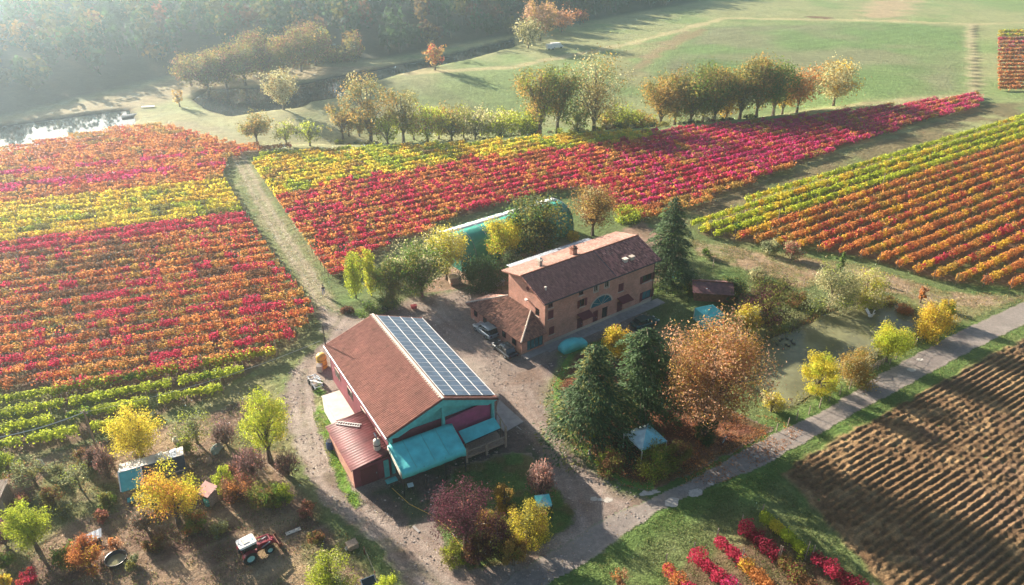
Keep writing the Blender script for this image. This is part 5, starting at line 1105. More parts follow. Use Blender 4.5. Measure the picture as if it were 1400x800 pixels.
g=MB(); g.lathe([(.02,0),(.13,0),(.13,.5),(.2,.55),(.02,.6)],10,(1.0,1.2,rz_(1.2))); g.build('vent_pipe',M['cream'],hs)
# pavement in front of the house
mb=MB(); mb.box(-.5,-1.7,0.0,HL+1.2,-.06,.10); tag(mb.build('pavement',M['concrete'],None,loc=(hx,hy,.0),rot=(0,0,HA)),kind='structure')
# ---- annex: hipped single-storey wing
an=root('house_annex','low single-storey wing with hipped tiled roof at the farmhouse left end','annex',(hx,hy,0),HA)
AW,A0,A1=3.9,-.05,12.2
mb=MB(); wall_open(mb,(-AW,A0,0),(1,0,0),AW-.02,2.35,.3,[(.9,3.6,.35,2.1)]); mb.box(-AW,A0+.3,0,-AW+.3,A1,2.35); mb.box(-AW+.3,A1-.3,0,-.02,A1,2.35); mb.build('wall',M['brick'],an)
mb=MB(); mb.box(-AW+.9,A0+.1,.35,-AW+3.6,A0+.14,2.1); gz=mb.build('glazed_front',M['tealglass'],an)
for x in np.linspace(.9,3.6,5): g=MB(); g.box(-AW+x-.04,A0+.04,.35,-AW+x+.04,A0+.095,2.1); g.build('mullion',M['darkmetal'],gz)
g=MB(); g.box(-AW-.15,-1.3,.0,-.02,-.06,.16); g.build('kerb',M['concrete'],an)
o_=.5; c00=(-AW-o_,A0-o_,2.4); c10=(-.02,A0-o_,2.4); p1=(-.02,3.0,4.15); p2=(-.02,8.3,4.15); c01=(-AW-o_,A1+o_,2.4); c11=(-.02,A1+o_,2.4)
def acol(a,b,rng): return A3(.26,.135,.095)*(.55+.8*rng.random())
for nm,pts in (('front',[c00,c10,p1]),('side',[c01,c00,p1,p2]),('rear',[c11,c01,p2])):
    g=MB(); g.slab(pts,.1); rf=g.build('roof_slope',M['rust'],an)
    a,b=Vector(pts[0]),Vector(pts[1]); e=(b-a); L=e.length; e/=L; nrm=(b-a).cross(Vector(pts[2])-b).normalized(); s_=nrm.cross(e).normalized(); s_=s_ if s_.z>0 else -s_
    Q=np.array([((Vector(p)-a).dot(e),(Vector(p)-a).dot(s_)) for p in pts]); SLm=Q[:,1].max()
    tiles('roof_tiles',a,e,s_,L,SLm,.24,.34,(acol if nm!='rear' else (lambda a,b,rng:A3(.42,.24,.18)*(.7+.6*rng.random()))),rf,clip=lambda u,v,Q=Q:float(sdist(np.array([u]),np.array([v]),Q)[0])>0.02)  # rear slope tiles paler than the rest, sunlight put into their colour
for a,b in ((c00,p1),(c01,p2)): g=MB(); g.tube([(a[0],a[1],a[2]+.08),(b[0],b[1],b[2]+.08)],.13,6); g.build('hip_ridge',M['stone'],an)
for k in range(5):
    y=1.2+k*2.3; g=MB(); g.box(-AW-.06,y,.9,-AW-.01,y+.9,1.9); w=g.build('window',M['shutter'],an); g=MB(); g.box(-AW-.09,y+.1,1.0,-AW-.065,y+.8,1.8); g.build('pane',M['glass'],w)
# low yard wall along the annex
# ---- metal roofed lean-to behind the farmhouse
mr=root('rear_lean_to','grey metal roofed lean-to behind the farmhouse back slope','lean-to',(hx,hy,0),HA)
mb=MB(); mb.box(3.5,HWd+.01,0,19.0,HWd+4.7,5.95); mb.build('wall',M['brick'],mr)
V=[];F=[];n=150
for i in range(n+1):
    x=3.2+16*i/n; z=.05*(i%4 in(1,2)); V+= [(x,HWd+.72,6.6+z),(x,HWd+4.9,6.1+z)]
for i in range(n): F.append((2*i,2*i+2,2*i+3,2*i+1))
mb=MB(); mb.add(V,F); o=link('sheet_roof',mb.mesh('sheet_roof'),M['metal'],mr); sd=o.modifiers.new('s','SOLIDIFY'); sd.thickness=.03
# ---- green tunnel store
tx,ty=at(640,384); TA=R(38); tn=root('storage_tunnel','long green sheeted storage tunnel with white ridge behind the farmhouse','tunnel',(0,0,0),TA)
ex,ey=at(784,320); cx_,cy_=ex,ey
TLn,TWd,THt=24.5,9.0,5.2
tn.location=(ex-TLn*math.cos(TA),ey-TLn*math.sin(TA),0)
def arch(t): a=math.pi*t; return (TWd/2-TWd/2*math.copysign(abs(math.cos(a))**0.75,math.cos(a)), THt*math.sin(a)**0.72)
na,nb=20,24; V=[];F=[]
for i in range(nb+1):
    for j in range(na+1):
        y,z=arch(j/na); rib=0.05*abs(math.sin(i/nb*math.pi*12)); V.append((TLn*i/nb,y,max(z-rib*(z>.5),0)))
top=[j for j in range(na) if 0.50<(j+.5)/na<0.62]
F=[(i*(na+1)+j,(i+1)*(na+1)+j,(i+1)*(na+1)+j+1,i*(na+1)+j+1) for i in range(nb) for j in range(na) if j not in top]; mb=MB(); mb.add(V,F); o=link('cover',mb.mesh('cover',True),M['green_sheet'],tn); sd=o.modifiers.new('s','SOLIDIFY'); sd.thickness=.03
F=[(i*(na+1)+j,(i+1)*(na+1)+j,(i+1)*(na+1)+j+1,i*(na+1)+j+1) for i in range(nb) for j in top]; mb=MB(); mb.add(V,F); o=link('ridge_sheet',mb.mesh('ridge_sheet',True),M['white'],tn); sd=o.modifiers.new('s','SOLIDIFY'); sd.thickness=.03
for x in (0.0,TLn):
    mb=MB(); pts=[arch(j/na) for j in range(na+1)]; xo=x+(.06 if x==0 else -.06); mb.add([(xo,p[0],p[1]) for p in pts]+[(xo+(.05 if x==0 else -.05),p[0],p[1]) for p in pts],[tuple(range(na+1)),tuple(range(na+1,2*na+2))[::-1]]); mb.build('end_wall',M['green_sheet'],tn)
for i in range(9):
    mb=MB(); x=TLn*i/8; mb.tube([(x,p[0]*1.004-.02,p[1]+.03) for p in [arch(j/12) for j in range(13)]],.045,5); mb.build('hoop',M['metal'],tn)
# ---- garden sheds
gx0,gy0=at(161,647,2.4); gx1,gy1=at(251,622,2.4); ga=math.atan2(gy1-gy0,gx1-gx0); gl=math.hypot(gx1-gx0,gy1-gy0)
gs=root('garden_shed','weathered dark garden shed with pale patched roof and green sheeted left end','shed',(gx0,gy0,0),ga)
mb=MB(); mb.box(.1,-1.5,0,gl-.1,1.6,1.65); mb.build('wall',M['wood'],gs)
mb=MB(); mb.slab([(0,0,2.4),(gl,0,2.4),(gl,2.0,1.9),(0,2.0,1.9)],.06); mb.build('back_roof',M['cream'],gs)
for k in range(9):
    x=gl*k/9; mb=MB(); z=.02+.02*(k%2); mb.slab([(x+.02,.03,2.4+z),(x+gl/9-.02,.03,2.4+z),(x+gl/9-.02,2.05+.1*(k%3),1.9+z),(x+.02,2.05,1.9+z)],.03); mb.build('roof_sheet',M['metal' if k>4 and k%2 else 'cream'],gs)
mb=MB(); mb.slab([(2.25,-1.75,1.45),(gl,-1.75,1.45),(gl,0,2.4),(2.25,0,2.4)],.06); mb.build('front_roof',M['darkmetal'],gs)
mb=MB(); mb.slab([(.1,-1.95,1.45),(2.1,-1.95,1.45),(2.1,0,2.46),(.1,0,2.46)],.05); mb.build('green_sheet',M['teal'],gs)
mb=MB(); mb.bar((2.17,-1.95,1.5),(2.17,0,2.5),.12,.08); mb.bar((0,0,2.48),(2.2,0,2.48),.15,.06); mb.bar((.05,-1.95,1.5),(.05,0,2.5),.1,.06); mb.build('batten',M['white'],gs)
mb=MB(); mb.box(.4,-2.6,.4,1.0,-2.0,.55); mb.box(1.3,-2.5,.5,2.0,-1.9,.62); mb.build('shelf',M['teal'],gs)
sx,sy=at(280,660,1.8); s2=root('tool_shed','small tool shed with faded pink sheet roof right of the yellow orange tree','shed',(sx,sy,0),R(-25))
mb=MB(); mb.box(0,-1.1,0,1.5,0,1.5); mb.build('wall',M['wood'],s2); mb=MB(); mb.slab([(-.1,-1.3,1.55),(1.6,-1.3,1.55),(1.6,.15,1.9),(-.1,.15,1.9)],.05); mb.build('roof',solid('pink_sheet',(.45,.22,.19),.7),s2)
mb=MB(); mb.box(.5,-1.14,0,1.1,-1.105,1.3); mb.build('door',M['darkmetal'],s2)
X,Y=at(286,690); r=root('teal_barrel','teal plastic barrel in front of the pink roofed tool shed','barrel',(X,Y,0)); mb=MB(); mb.lathe([(.02,0),(.36,0),(.42,.3),(.42,.8),(.36,1.0),(.02,1.02)],14); mb.build('barrel_body',M['teal'],r,smooth=True); mb=MB(); mb.lathe([(.43,.45),(.45,.5),(.43,.55)],14); mb.build('hoop',M['darkmetal'],r)
X,Y=at(2,690); ls=root('lean_shed','grey board shed at the left edge of the garden','shed',(X,Y,0),R(12))
mb=MB(); mb.box(-1.5,-1,0,.8,1,1.9); mb.build('wall',M['wood'],ls)
for k in range(8): mb=MB(); mb.slab([(-1.6+.32*k,-1.2,1.95),(-1.32+.32*k,-1.2,1.95),(-1.32+.32*k,1.2,2.25),(-1.6+.32*k,1.2,2.25)],.03+.008*(k%2)); mb.build('roof_board',M['post'],ls)
# ---- rusty shed and turquoise tent by the pond
X,Y=at(945,404); rs=root('rusty_shed','low shed with rusty purple brown roof beside the turquoise tent','shed',(X,Y,0),R(-8))
mb=MB(); mb.box(.3,-1.6,0,5.6,1.9,1.7); mb.build('wall',M['rust'],rs)
for sg in(1,-1):
    mb=MB(); y=.15; pts=[(-.1,y+sg*2.3,1.65),(6.0,y+sg*2.3,1.65),(6.0,y,2.5),(-.1,y,2.5)]; mb.slab(pts,.06); rf=mb.build('roof_slope',solid('rusty_roof_%d'%sg,(.16,.07,.07),.85,n=(2,.5,1.6)),rs)
mb=MB(); mb.tube([(-.1,.15,2.55),(6,.15,2.55)],.09,6); mb.build('ridge',M['rust'],rs)
def tent(px,py,w,d,he,hr,rz,label,matn,name='tent',post='white',solidw=False):
    X,Y=at(px,py); t=root(name,label,'tent' if name=='tent' else 'pavilion',(X,Y,0),rz); a,b=w/2,d/2
    for i,(p,q) in enumerate((((-a,-b),(a,-b)),((a,-b),(a,b)),((a,b),(-a,b)),((-a,b),(-a,-b)))):
        mb=MB(); m_=((p[0]+q[0])/2,(p[1]+q[1])/2); v=[(p[0],p[1],he),(m_[0],m_[1],he+.04),(q[0],q[1],he),((m_[0])*.45,(m_[1])*.45,he+(hr-he)*.45),(0,0,hr),(p[0],p[1],he-.22),(q[0],q[1],he-.22)]
        mb.add(v,[(0,1,3),(1,2,3),(0,3,4),(3,2,4),(0,5,6,2)]); o=link('canvas_panel',mb.mesh('canvas_panel'),M[matn[i%len(matn)]],t); s=o.modifiers.new('s','SOLIDIFY'); s.thickness=.02
        mb=MB(); mb.tube([(p[0],p[1],0),(p[0],p[1],he)],.05,6); mb.build('pole',M[post],t)
        if solidw and i in(0,3,2): mb=MB(); mb.add([(p[0],p[1],0.02),(q[0],q[1],.02),(q[0],q[1],he-.2),(p[0],p[1],he-.2)],[(0,1,2,3)]); o=link('side_sheet',mb.mesh('side_sheet'),M[matn[0]],t); s=o.modifiers.new('s','SOLIDIFY'); s.thickness=.02
    return t
M['canvas']=solid("pale_canvas",(0.42,0.55,0.56),0.8,n=(2,.8,1.1)); M['canvas2']=solid("pale_aqua_canvas",(0.22,0.55,0.60),0.8,n=(2,.8,1.1))
tent(880,618,3.3,3.3,2.2,3.2,R(28),'white and aqua garden pavilion under the cedars',['canvas2','canvas2','canvas','canvas'],name='pavilion')
tent(968,441,3.0,3.0,1.9,2.9,R(20),'turquoise tent shelter above the copper tree beside the rusty shed',['turq'],solidw=True)
tent(742,706,1.5,1.5,2.2,2.7,R(10),'small bright blue parasol tent at the right of the shrub island',['canvas2','turq'],post='darkmetal')
tent(924,381,.9,.9,1.1,1.5,R(10),'tiny turquoise play tent right of the tall conifer',['turq'],solidw=True)
# ------------------------------------------------------------ vehicles
def loft(mb,st):
    """st: list of (x, [(y,z)...]) closed cross-sections with equal counts"""
    n=len(st[0][1]); vs=[(x,y,z) for x,c in st for (y,z) in c]; fs=[]
    for i in range(len(st)-1):
        for k in range(n): k2=(k+1)%n; fs.append((i*n+k,i*n+k2,(i+1)*n+k2,(i+1)*n+k))
    fs.append(tuple(range(n))[::-1]); fs.append(tuple(range((len(st)-1)*n,len(st)*n))); return mb.add(vs,fs)
def car(X,Y,rz,paint,label,L=4.4,Wd=1.78,suv=True):
    r=root('parked_car',label,'car',(X,Y,0.03),rz); h1=.95 if suv else .82; hr=1.62 if suv else 1.42; a=Wd/2
    def sec(w,zb,zt,ins=.12): return [(-w*.92,zb),(w*.92,zb),(w,zb+.18),(w,zt-.12),(w-ins,zt),(-w+ins,zt),(-w,zt-.12),(-w,zb+.18)]
    h=L/2; st=[(-h,sec(a*.86,.42,h1-.12)),(-h+.15,sec(a*.97,.28,h1)),(-h*.5,sec(a,.24,h1+.02)),(0,sec(a,.22,h1)),(h*.42,sec(a,.24,h1-.02)),(h*.8,sec(a*.97,.28,h1-.14)),(h-.12,sec(a*.88,.34,h1-.26)),(h,sec(a*.78,.40,h1-.36))]
    mb=MB(); loft(mb,st); mb.build('body',M[paint],r,smooth=False,bevel=0)
    def sec2(w,zb,zt): return [(-w,zb),(w,zb),(w*.80,zt),(-w*.80,zt)]
    e=-h+.12 if suv else -h+.55
    mb=MB(); loft(mb,[(e,sec2(a*.90,h1-.03,h1+.05)),(e+.35,sec2(a*.92,h1-.03,hr-.07)),(e+1.2,sec2(a*.92,h1-.03,hr-.03)),(.15,sec2(a*.92,h1-.03,hr-.05)),(h*.42,sec2(a*.92,h1-.04,h1+.02))]); mb.build('glasshouse',M['glass'],r)
    mb=MB(); loft(mb,[(e+.30,[(-a*.72,hr-.09),(a*.72,hr-.09),(a*.70,hr-.02),(-a*.70,hr-.02)]),(e+1.2,[(-a*.76,hr-.05),(a*.76,hr-.05),(a*.7,hr+.02),(-a*.7,hr+.02)]),(.28,[(-a*.74,hr-.08),(a*.74,hr-.08),(a*.7,hr-.02),(-a*.7,hr-.02)])]); mb.build('roof',M[paint],r)
    for s in(1,-1):
        mb=MB(); mb.bar((e+.3,s*a*.76,hr-.05),(h*.40,s*a*.9,h1+.02),.07); mb.bar((-.2,s*a*.78,hr-.05),(-.25,s*a*.93,h1),.08); mb.build('pillar',M[paint],r)
        mb=MB(); mb.box(h-.30,s*a*.62-.16,h1-.40,h-.02,s*a*.62+.16,h1-.24); mb.build('headlight',M['white'],r)
        mb=MB(); mb.box(-h-.01,s*a*.68-.12,h1-.35,-h+.1,s*a*.68+.12,h1-.1); mb.build('taillight',M['shutter'],r)
        mb=MB(); mb.box(h*.30,s*a*1.02-.06,h1,h*.36,s*a*1.02+.12,h1+.14); mb.build('mirror',M[paint],r)
        for x in(-h*.60,h*.60):
            mb=MB(); mb.lathe([(.20,-.10),(.31,-.10),(.34,-.05),(.34,.05),(.31,.10),(.20,.10)],14,(x,s*(a-.08),.34),'y'); w=mb.build('wheel',M['rubber'],r,smooth=True); mb=MB(); mb.lathe([(.01,-.07),(.20,-.07),(.20,.07),(.01,.07)],10,(x,s*(a-.07),.34),'y'); mb.build('rim',M['metal'],w)
    return r
M['silver']=solid('silver_paint',(.30,.35,.38),.35,.3,n=(.5,.95,1.05),coat=.6); M['blackcar']=solid('black_paint',(.012,.018,.024),.25,.2,n=(.5,.95,1.05),coat=.7); M['greencar']=solid('dark_green_paint',(.01,.06,.055),.3,.2,n=(.5,.95,1.05),coat=.7)
X,Y=at(664,456); car(X,Y,R(126.6),'silver','silver grey estate car parked by the farmhouse annex')
X,Y=at(690,482); car(X,Y,R(124),'blackcar','black car parked behind the silver one at the annex corner',suv=False)
X,Y=at(881,445); cg=car(X,Y,R(31),'greencar','dark green car parked in the shade before the farmhouse right end',suv=False)
# covered car
X,Y=at(783,476); r=root('covered_car','car hidden under a bright turquoise cover in front of the farmhouse','covered car',(X,Y,.03),R(34))
st=[]
for x,w,zt in ((-2.1,.55,.5),(-2.0,.78,.85),(-1.5,.9,1.2),(-.8,.93,1.42),(.1,.93,1.42),(.8,.93,1.18),(1.3,.92,.95),(1.9,.82,.8),(2.15,.55,.45)):
    n=12; sec=[]
    for k in range(n):
        a=math.pi*k/(n-1); sec.append((w*math.copysign(abs(math.cos(a))**.55,math.cos(a))*(1+.03*math.sin(k*5+x*9)),.08+(zt-.08)*math.sin(a)**.5))
    st.append((x,sec))
mb=MB(); loft(mb,st); mb.build('cover',M['turq'],r,smooth=True)
for s in(1,-1):
    for x in(-1.3,1.3): mb=MB(); mb.lathe([(.02,-.09),(.30,-.09),(.31,.09),(.02,.09)],12,(x,s*.75,.31),'y'); mb.build('wheel',M['rubber'],r)
# tractor
X,Y=at(352,757); TS=1
tr=root('tractor','old red tractor with white cab roof and front loader on the dirt plot','tractor',(X,Y,.02),R(38))
def whl(x,y,R_,w,nm='wheel'):
    mb=MB(); mb.lathe([(R_*.55,-w*.42),(R_*.86,-w*.5),(R_*.97,-w*.4),(R_,0),(R_*.97,w*.4),(R_*.86,w*.5),(R_*.55,w*.42)],22,(x,y,R_),'y')
    for k in range(18):
        a=2*math.pi*k/18; c=(x+math.cos(a)*R_,y,R_+math.sin(a)*R_); mb.obox(c,(math.cos(a)*.035,0,math.sin(a)*.035),(-math.sin(a)*.03,w*.42*(1 if k%2 else -1)*0+w*.40,math.cos(a)*.03),(-math.sin(a)*.04,0,math.cos(a)*.04))
    wl_=mb.build(nm,M['rubber'],tr)
    sgn=1 if y>0 else -1; mb=MB(); mb.lathe([(R_*.56,w*.40),(R_*.54,w*.30),(R_*.30,w*.12),(R_*.14,w*.22),(.01,w*.24)] if sgn>0 else [(.01,-w*.24),(R_*.14,-w*.22),(R_*.30,-w*.12),(R_*.54,-w*.30),(R_*.56,-w*.40)],18,(x,y,R_),'y'); mb.build('rim',M['rim'],wl_,smooth=True)
for s in(1,-1): whl(-.95,s*.85,.74,.42); whl(1.15,s*.78,.50,.30)
mb=MB(); loft(mb,[(.05,[(-.33,.75),(.33,.75),(.36,1.30),(.25,1.45),(-.25,1.45),(-.36,1.30)]),(.9,[(-.33,.75),(.33,.75),(.34,1.28),(.22,1.42),(-.22,1.42),(-.34,1.28)]),(1.75,[(-.30,.72),(.30,.72),(.31,1.15),(.2,1.28),(-.2,1.28),(-.31,1.15)]),(1.95,[(-.24,.78),(.24,.78),(.25,1.05),(.15,1.15),(-.15,1.15),(-.25,1.05)])]); mb.build('bonnet',M['red'],tr)
mb=MB(); mb.box(1.96,-.2,.82,1.99,.2,1.05); mb.build('grille',M['darkmetal'],tr)
mb=MB(); mb.box(-1.2,-.28,.5,1.6,.28,.76); mb.box(1.0,-.7,.42,1.3,.7,.55); mb.tube([(-.95,-.8,.74),(-.95,.8,.74)],.12,8); mb.build('chassis',M['darkmetal'],tr)
mb=MB(); mb.box(-1.5,-.62,.85,.0,.62,1.0); mb.build('cab_floor',M['red'],tr)
for s in(1,-1):
    mb=MB(); n=8; arc=[(-.95+.86*math.cos(math.pi*(.05+.8*k/n)),.74+.86*math.sin(math.pi*(.05+.8*k/n))) for k in range(n+1)]
    vs=[(x,s*.63,z) for x,z in arc]+[(x,s*1.08,z) for x,z in arc]; mb.add(vs,[(k,k+1,n+2+k,n+1+k) for k in range(n)]); o=link('mudguard',mb.mesh('mudguard'),M['red'],tr); q=o.modifiers.new('s','SOLIDIFY'); q.thickness=.03
for (x,y) in ((-1.5,.6),(-1.5,-.6),(-.02,.6),(-.02,-.6),(-.75,.62),(-.75,-.62)): mb=MB(); mb.bar((x,y,1.0),(x*.97,y*.95,2.25),.07); mb.build('cab_pillar',M['darkmetal'],tr)
mb=MB(); mb.box(-1.44,-.56,1.35,-.08,.56,2.2); mb.build('cab_glass',M['glass'],tr)
mb=MB(); loft(mb,[(-1.72,[(-.66,2.24),(.66,2.24),(.62,2.38),(-.62,2.38)]),(-1.6,[(-.74,2.22),(.74,2.22),(.70,2.44),(-.70,2.44)]),(-.05,[(-.74,2.22),(.74,2.22),(.70,2.44),(-.70,2.44)]),(.10,[(-.66,2.24),(.66,2.24),(.62,2.38),(-.62,2.38)])]); rf=mb.build('cab_roof',M['white'],tr)
mb=MB(); mb.box(-1.2,-.35,2.445,-.55,.35,2.50); mb.build('roof_hatch',M['cream'],rf); mb=MB(); mb.box(-.3,-.2,2.445,-.12,.0,2.47); mb.build('roof_vent',M['teal'],rf)
for s in(1,-1):
    mb=MB(); mb.bar((.35,s*.48,.8),(.35,s*.48,1.6),.12); mb.bar((.35,s*.48,1.6),(1.55,s*.48,1.4),.12,.16); mb.bar((1.55,s*.48,1.4),(2.1,s*.48,.62),.12,.16); mb.build('loader_arm',M['red'],tr)
    mb=MB(); mb.tube([(.45,s*.48,1.0),(1.5,s*.48,1.28)],.05,6); mb.build('loader_ram',M['metal'],tr)
mb=MB(); mb.bar((1.5,-.48,1.42),(1.5,.48,1.42),.1); mb.bar((2.0,-.5,.78),(2.0,.5,.78),.1); mb.build('loader_crossbar',M['red'],tr)
mb=MB(); pr=[(2.15,.75),(2.1,.25),(2.6,.16),(2.62,.2),(2.2,.32),(2.22,.75)]; mb.add([(p[0],-.85,p[1]) for p in pr]+[(p[0],.85,p[1]) for p in pr],[(0,1,2,3,4,5),(11,10,9,8,7,6)]+[(i,(i+1)%6,6+(i+1)%6,6+i) for i in range(6)]); mb.box(2.14,-.88,.2,2.5,-.85,.7); mb.box(2.14,.85,.2,2.5,.88,.7); mb.build('bucket',M['rust'],tr)
mb=MB(); mb.tube([(1.2,-.15,1.35),(1.2,-.15,2.1)],.04,6); mb.build('exhaust',M['darkmetal'],tr)
mb=MB(); mb.lathe([(.17,-.015),(.19,0),(.17,.015)],12,(-.35,0,1.6),'x'); mb.build('steering_wheel',M['darkmetal'],tr); mb=MB(); mb.box(-1.2,-.22,1.02,-.8,.22,1.25); mb.box(-1.25,-.22,1.25,-1.15,.22,1.6); mb.build('seat',M['blackplastic'],tr)
tr.scale=(.88,.88,.88)
# ------------------------------------------------------------ garden objects
X,Y=at(160,768); r=root('water_tub','round black plastic tub with rainwater by the orange shrub','tub',(X,Y,.02))
mb=MB(); mb.lathe([(.02,.03),(.75,.03),(.92,.42),(1.0,.45),(1.0,.50),(.90,.48),(.72,.10),(.02,.09)],28); mb.build('tub',M['blackplastic'],r,smooth=True); mb=MB(); mb.lathe([(.01,.2),(.79,.2)],28); mb.build('water',M['pond'],r)
X,Y=at(127,739); r=root('metal_sheet','bent galvanised sheet lying behind the orange shrub','metal sheet',(X,Y,0),R(25)); mb=MB(); V=[];F=[]
for i in range(9): V+=[(-.9+.225*i,-.5,.25+.05*(i%2)+.04*i),(-.9+.225*i,.5,.45+.05*(i%2)+.04*i)]
mb.add(V,[(2*i,2*i+2,2*i+3,2*i+1) for i in range(8)]); o=link('sheet',mb.mesh('sheet'),M['metal'],r); q=o.modifiers.new('s','SOLIDIFY'); q.thickness=.02
mb=MB(); mb.box(-.7,-.3,0,.5,.3,.3); mb.build('block',M['concrete'],r)
def plank(px,py,L,w,rz,label,mat,z=.03):
    X,Y=at(px,py); r=root('plank',label,'plank',(X,Y,z),rz); mb=MB(); mb.box(-L/2,-w/2,0,L/2,w/2,.06); mb.build('board',M[mat],r); mb=MB(); mb.box(-L/2+.1,-w/2-.01,-.03,-L/2+.2,w/2+.01,-.002); mb.build('batten',M['post'],r); return r
plank(401,727,1.45,.42,R(32),'pale grey board lying on the ground right of the tractor','cream')
plank(622,733,.9,.12,R(-48),'white board leaning at the left edge of the shrub island','white'); plank(706,583,1.8,.14,R(-52),'pale board on the ground below the terrace','concrete')
plank(569,724,1.0,.25,R(-48),'grey board on the shaded lane below the awning','concrete'); plank(360,645,2.6,.12,R(-50),'thin pale board under the leaning yellow tree','wood'); plank(374,642,2.4,.10,R(-45),'second thin pale board under the leaning yellow tree','wood')
X,Y=at(482,748); r=root('wooden_crate','brown wooden crate at the edge of the gravel lane','crate',(X,Y,0),R(35)); mb=MB(); mb.box(-.5,-.4,0,.5,.4,.55); mb.build('box',M['wood'],r)
for k in range(5): mb=MB(); mb.box(-.52+.21*k,-.42,.552,-.36+.21*k,.42,.59); mb.build('slat',M['wood'],r)
X,Y=at(474,752); r=root('white_bucket','small white bucket beside the wooden crate','bucket',(X,Y,0)); mb=MB(); mb.lathe([(.01,0),(.12,0),(.16,.3),(.14,.29),(.1,.02)],12); mb.build('pail',M['white'],r); mb=MB(); mb.tube([(-.16,0,.3),(-.1,0,.42),(.1,0,.42),(.16,0,.3)],.012,4); mb.build('handle',M['darkmetal'],r)
X,Y=at(506,806); r=root('dark_panel','dark framed glass panel on a stand at the bottom edge','panel',(X,Y,0),R(28)); mb=MB(); mb.obox((0,0,.85),(.65,0,0),(0,.5,.22),(0,-.02,.04)); mb.build('frame',M['white'],r)
mb=MB(); mb.obox((0,-.02,.90),(.59,0,0),(0,.44,.194),(0,-.005,.01)); mb.build('glass',M['glass'],r)
for x in(-.5,.5): mb=MB(); mb.bar((x,.2,0),(x,.2,.9),.06); mb.build('leg',M['post'],r)
X,Y=at(275,606) ; 
for (px,py,w,d,h,m_,lab) in ((296,616,1.6,1.1,.8,'sagec','grey green tarpaulin heap in the garden'),(240,603,.9,.6,.6,'white','crumpled white sack behind the shed roof'),(286,632,.7,1.1,.7,'wood','tan box among the garden clutter'),(184,622,.7,.5,.5,'cream','pale bundle beside the yellow tree'),(57,640,.9,.7,1.2,'white','white cloth over a frame by the garden edge')):
    if m_=='sagec' and 'sagec' not in M: M['sagec']=solid('grey_green_tarp',(.25,.33,.28),.7)
    X,Y=at(px,py); rg=random.Random(px); mb=MB(); n=9; rings=[]
    prof=[]; V=[];F=[]
    for j,(f,z) in enumerate(((1,.0),(.95,.35),(.7,.75),(.3,.95),(.02,1.0))):
        for k in range(n): a=2*math.pi*k/n; q=f*(1+rg.uniform(-.2,.2)); V.append((math.cos(a)*w/2*q,math.sin(a)*d/2*q,h*z*(1+rg.uniform(-.15,.15)*(j>0))))
    for j in range(4):
        for k in range(n): F.append((j*n+k,j*n+(k+1)%n,(j+1)*n+(k+1)%n,(j+1)*n+k))
    r=root('tarpaulin_heap',lab,'heap',(X,Y,.0),rg.uniform(0,3)); mb.add(V,F); mb.build('cover',M[m_],r)
X,Y=at(475,427); r=root('brush_pile','rust brown pile of dry brush by the lane near the poplars','brush pile',(X,Y,0)); rng=np.random.default_rng(3); n=500; d=rng.normal(size=(n,3)); d/=np.linalg.norm(d,axis=1,keepdims=True); P=d*rng.random((n,1))**.4*np.array([1.1,.8,.8]); P[:,2]=np.abs(P[:,2])+.1
link('brushwood',leaf_mesh('brushwood',P,rng.normal(size=(n,3)),.5,np.tile(A3(.17,.07,.04),(n,1))*(.6+.8*rng.random((n,1))),rng,6),M['leaf'],r); mb=MB(); [mb.tube([(0,0,.2),(random.uniform(-1,1),random.uniform(-1,1),random.uniform(.5,1.2))],.03,3) for _ in range(14)]; mb.build('branches',M['bark'],r)
X,Y=at(640,398); 
for (px,py,lab,m_,w,l,h) in ((679,391,'pale covered cart in the yard behind the annex','metal',1.3,2.2,1.0),(622,388,'tan wooden crate stack beside the tunnel entrance','wood',1.4,1.8,1.3),(566,423,'red machine part under the trees behind the barn','red',.6,.8,.6),(525,426,'small cream box under the dark shrub behind the barn','cream',.5,.7,.5),(744,326+26,'white box behind the farmhouse trees','white',.5,.5,.5)):
    X,Y=at(px,py); r=root('stored_box' if m_!='metal' else 'cart',lab,'box' if m_!='metal' else 'cart',(X,Y,0.03),R(20)); mb=MB(); mb.box(-l/2,-w/2,.15,l/2,w/2,h); mb.build('body',M[m_],r,bevel=.05); mb=MB(); mb.box(-l/2-.05,-w/2-.05,h+.002,l/2+.05,w/2+.05,h+.06); mb.build('lid',M[m_],r); mb=MB(); mb.box(-l/2+.1,-w/2+.1,0,-l/2+.25,w/2-.1,.148); mb.box(l/2-.25,-w/2+.1,0,l/2-.1,w/2-.1,.148); mb.build('runner',M['post'],r)
# clutter under the awning and by the park
def table(px,py,w,l,h,rz,label,mt,h_=0):
    X,Y=at(px,py); r=root('table',label,'table',(X,Y,.03),rz); mb=MB(); mb.box(-l/2,-w/2,h-.05,l/2,w/2,h); mb.build('table_top',M[mt],r)
    for a in(-1,1):
        for b in(-1,1): mb=MB(); mb.bar((a*(l/2-.08),b*(w/2-.08),0),(a*(l/2-.1),b*(w/2-.1),h-.05),.05); mb.build('leg',M['darkmetal'],r)
table(562,672,.6,.6,.9,R(20),'small pale tall table beside the awning corner','canvas'); table(536,664,.7,1.2,.75,R(30),'low cluttered table in front of the maroon shed','teal')
table(870,612,.8,1.6,.75,R(28),'picnic table beside the white pavilion','wood')
X,Y=at(990,606); r=root('bicycle','small parked bicycle with pale frame under the copper tree','bicycle',(X,Y,.03),R(50))
for x in(-.5,.5): mb=MB(); mb.lathe([(.30,-.02),(.33,0),(.30,.02),(.28,0),(.30,-.02)],16,(x,0,.33),'y'); mb.build('wheel',M['rubber'],r)
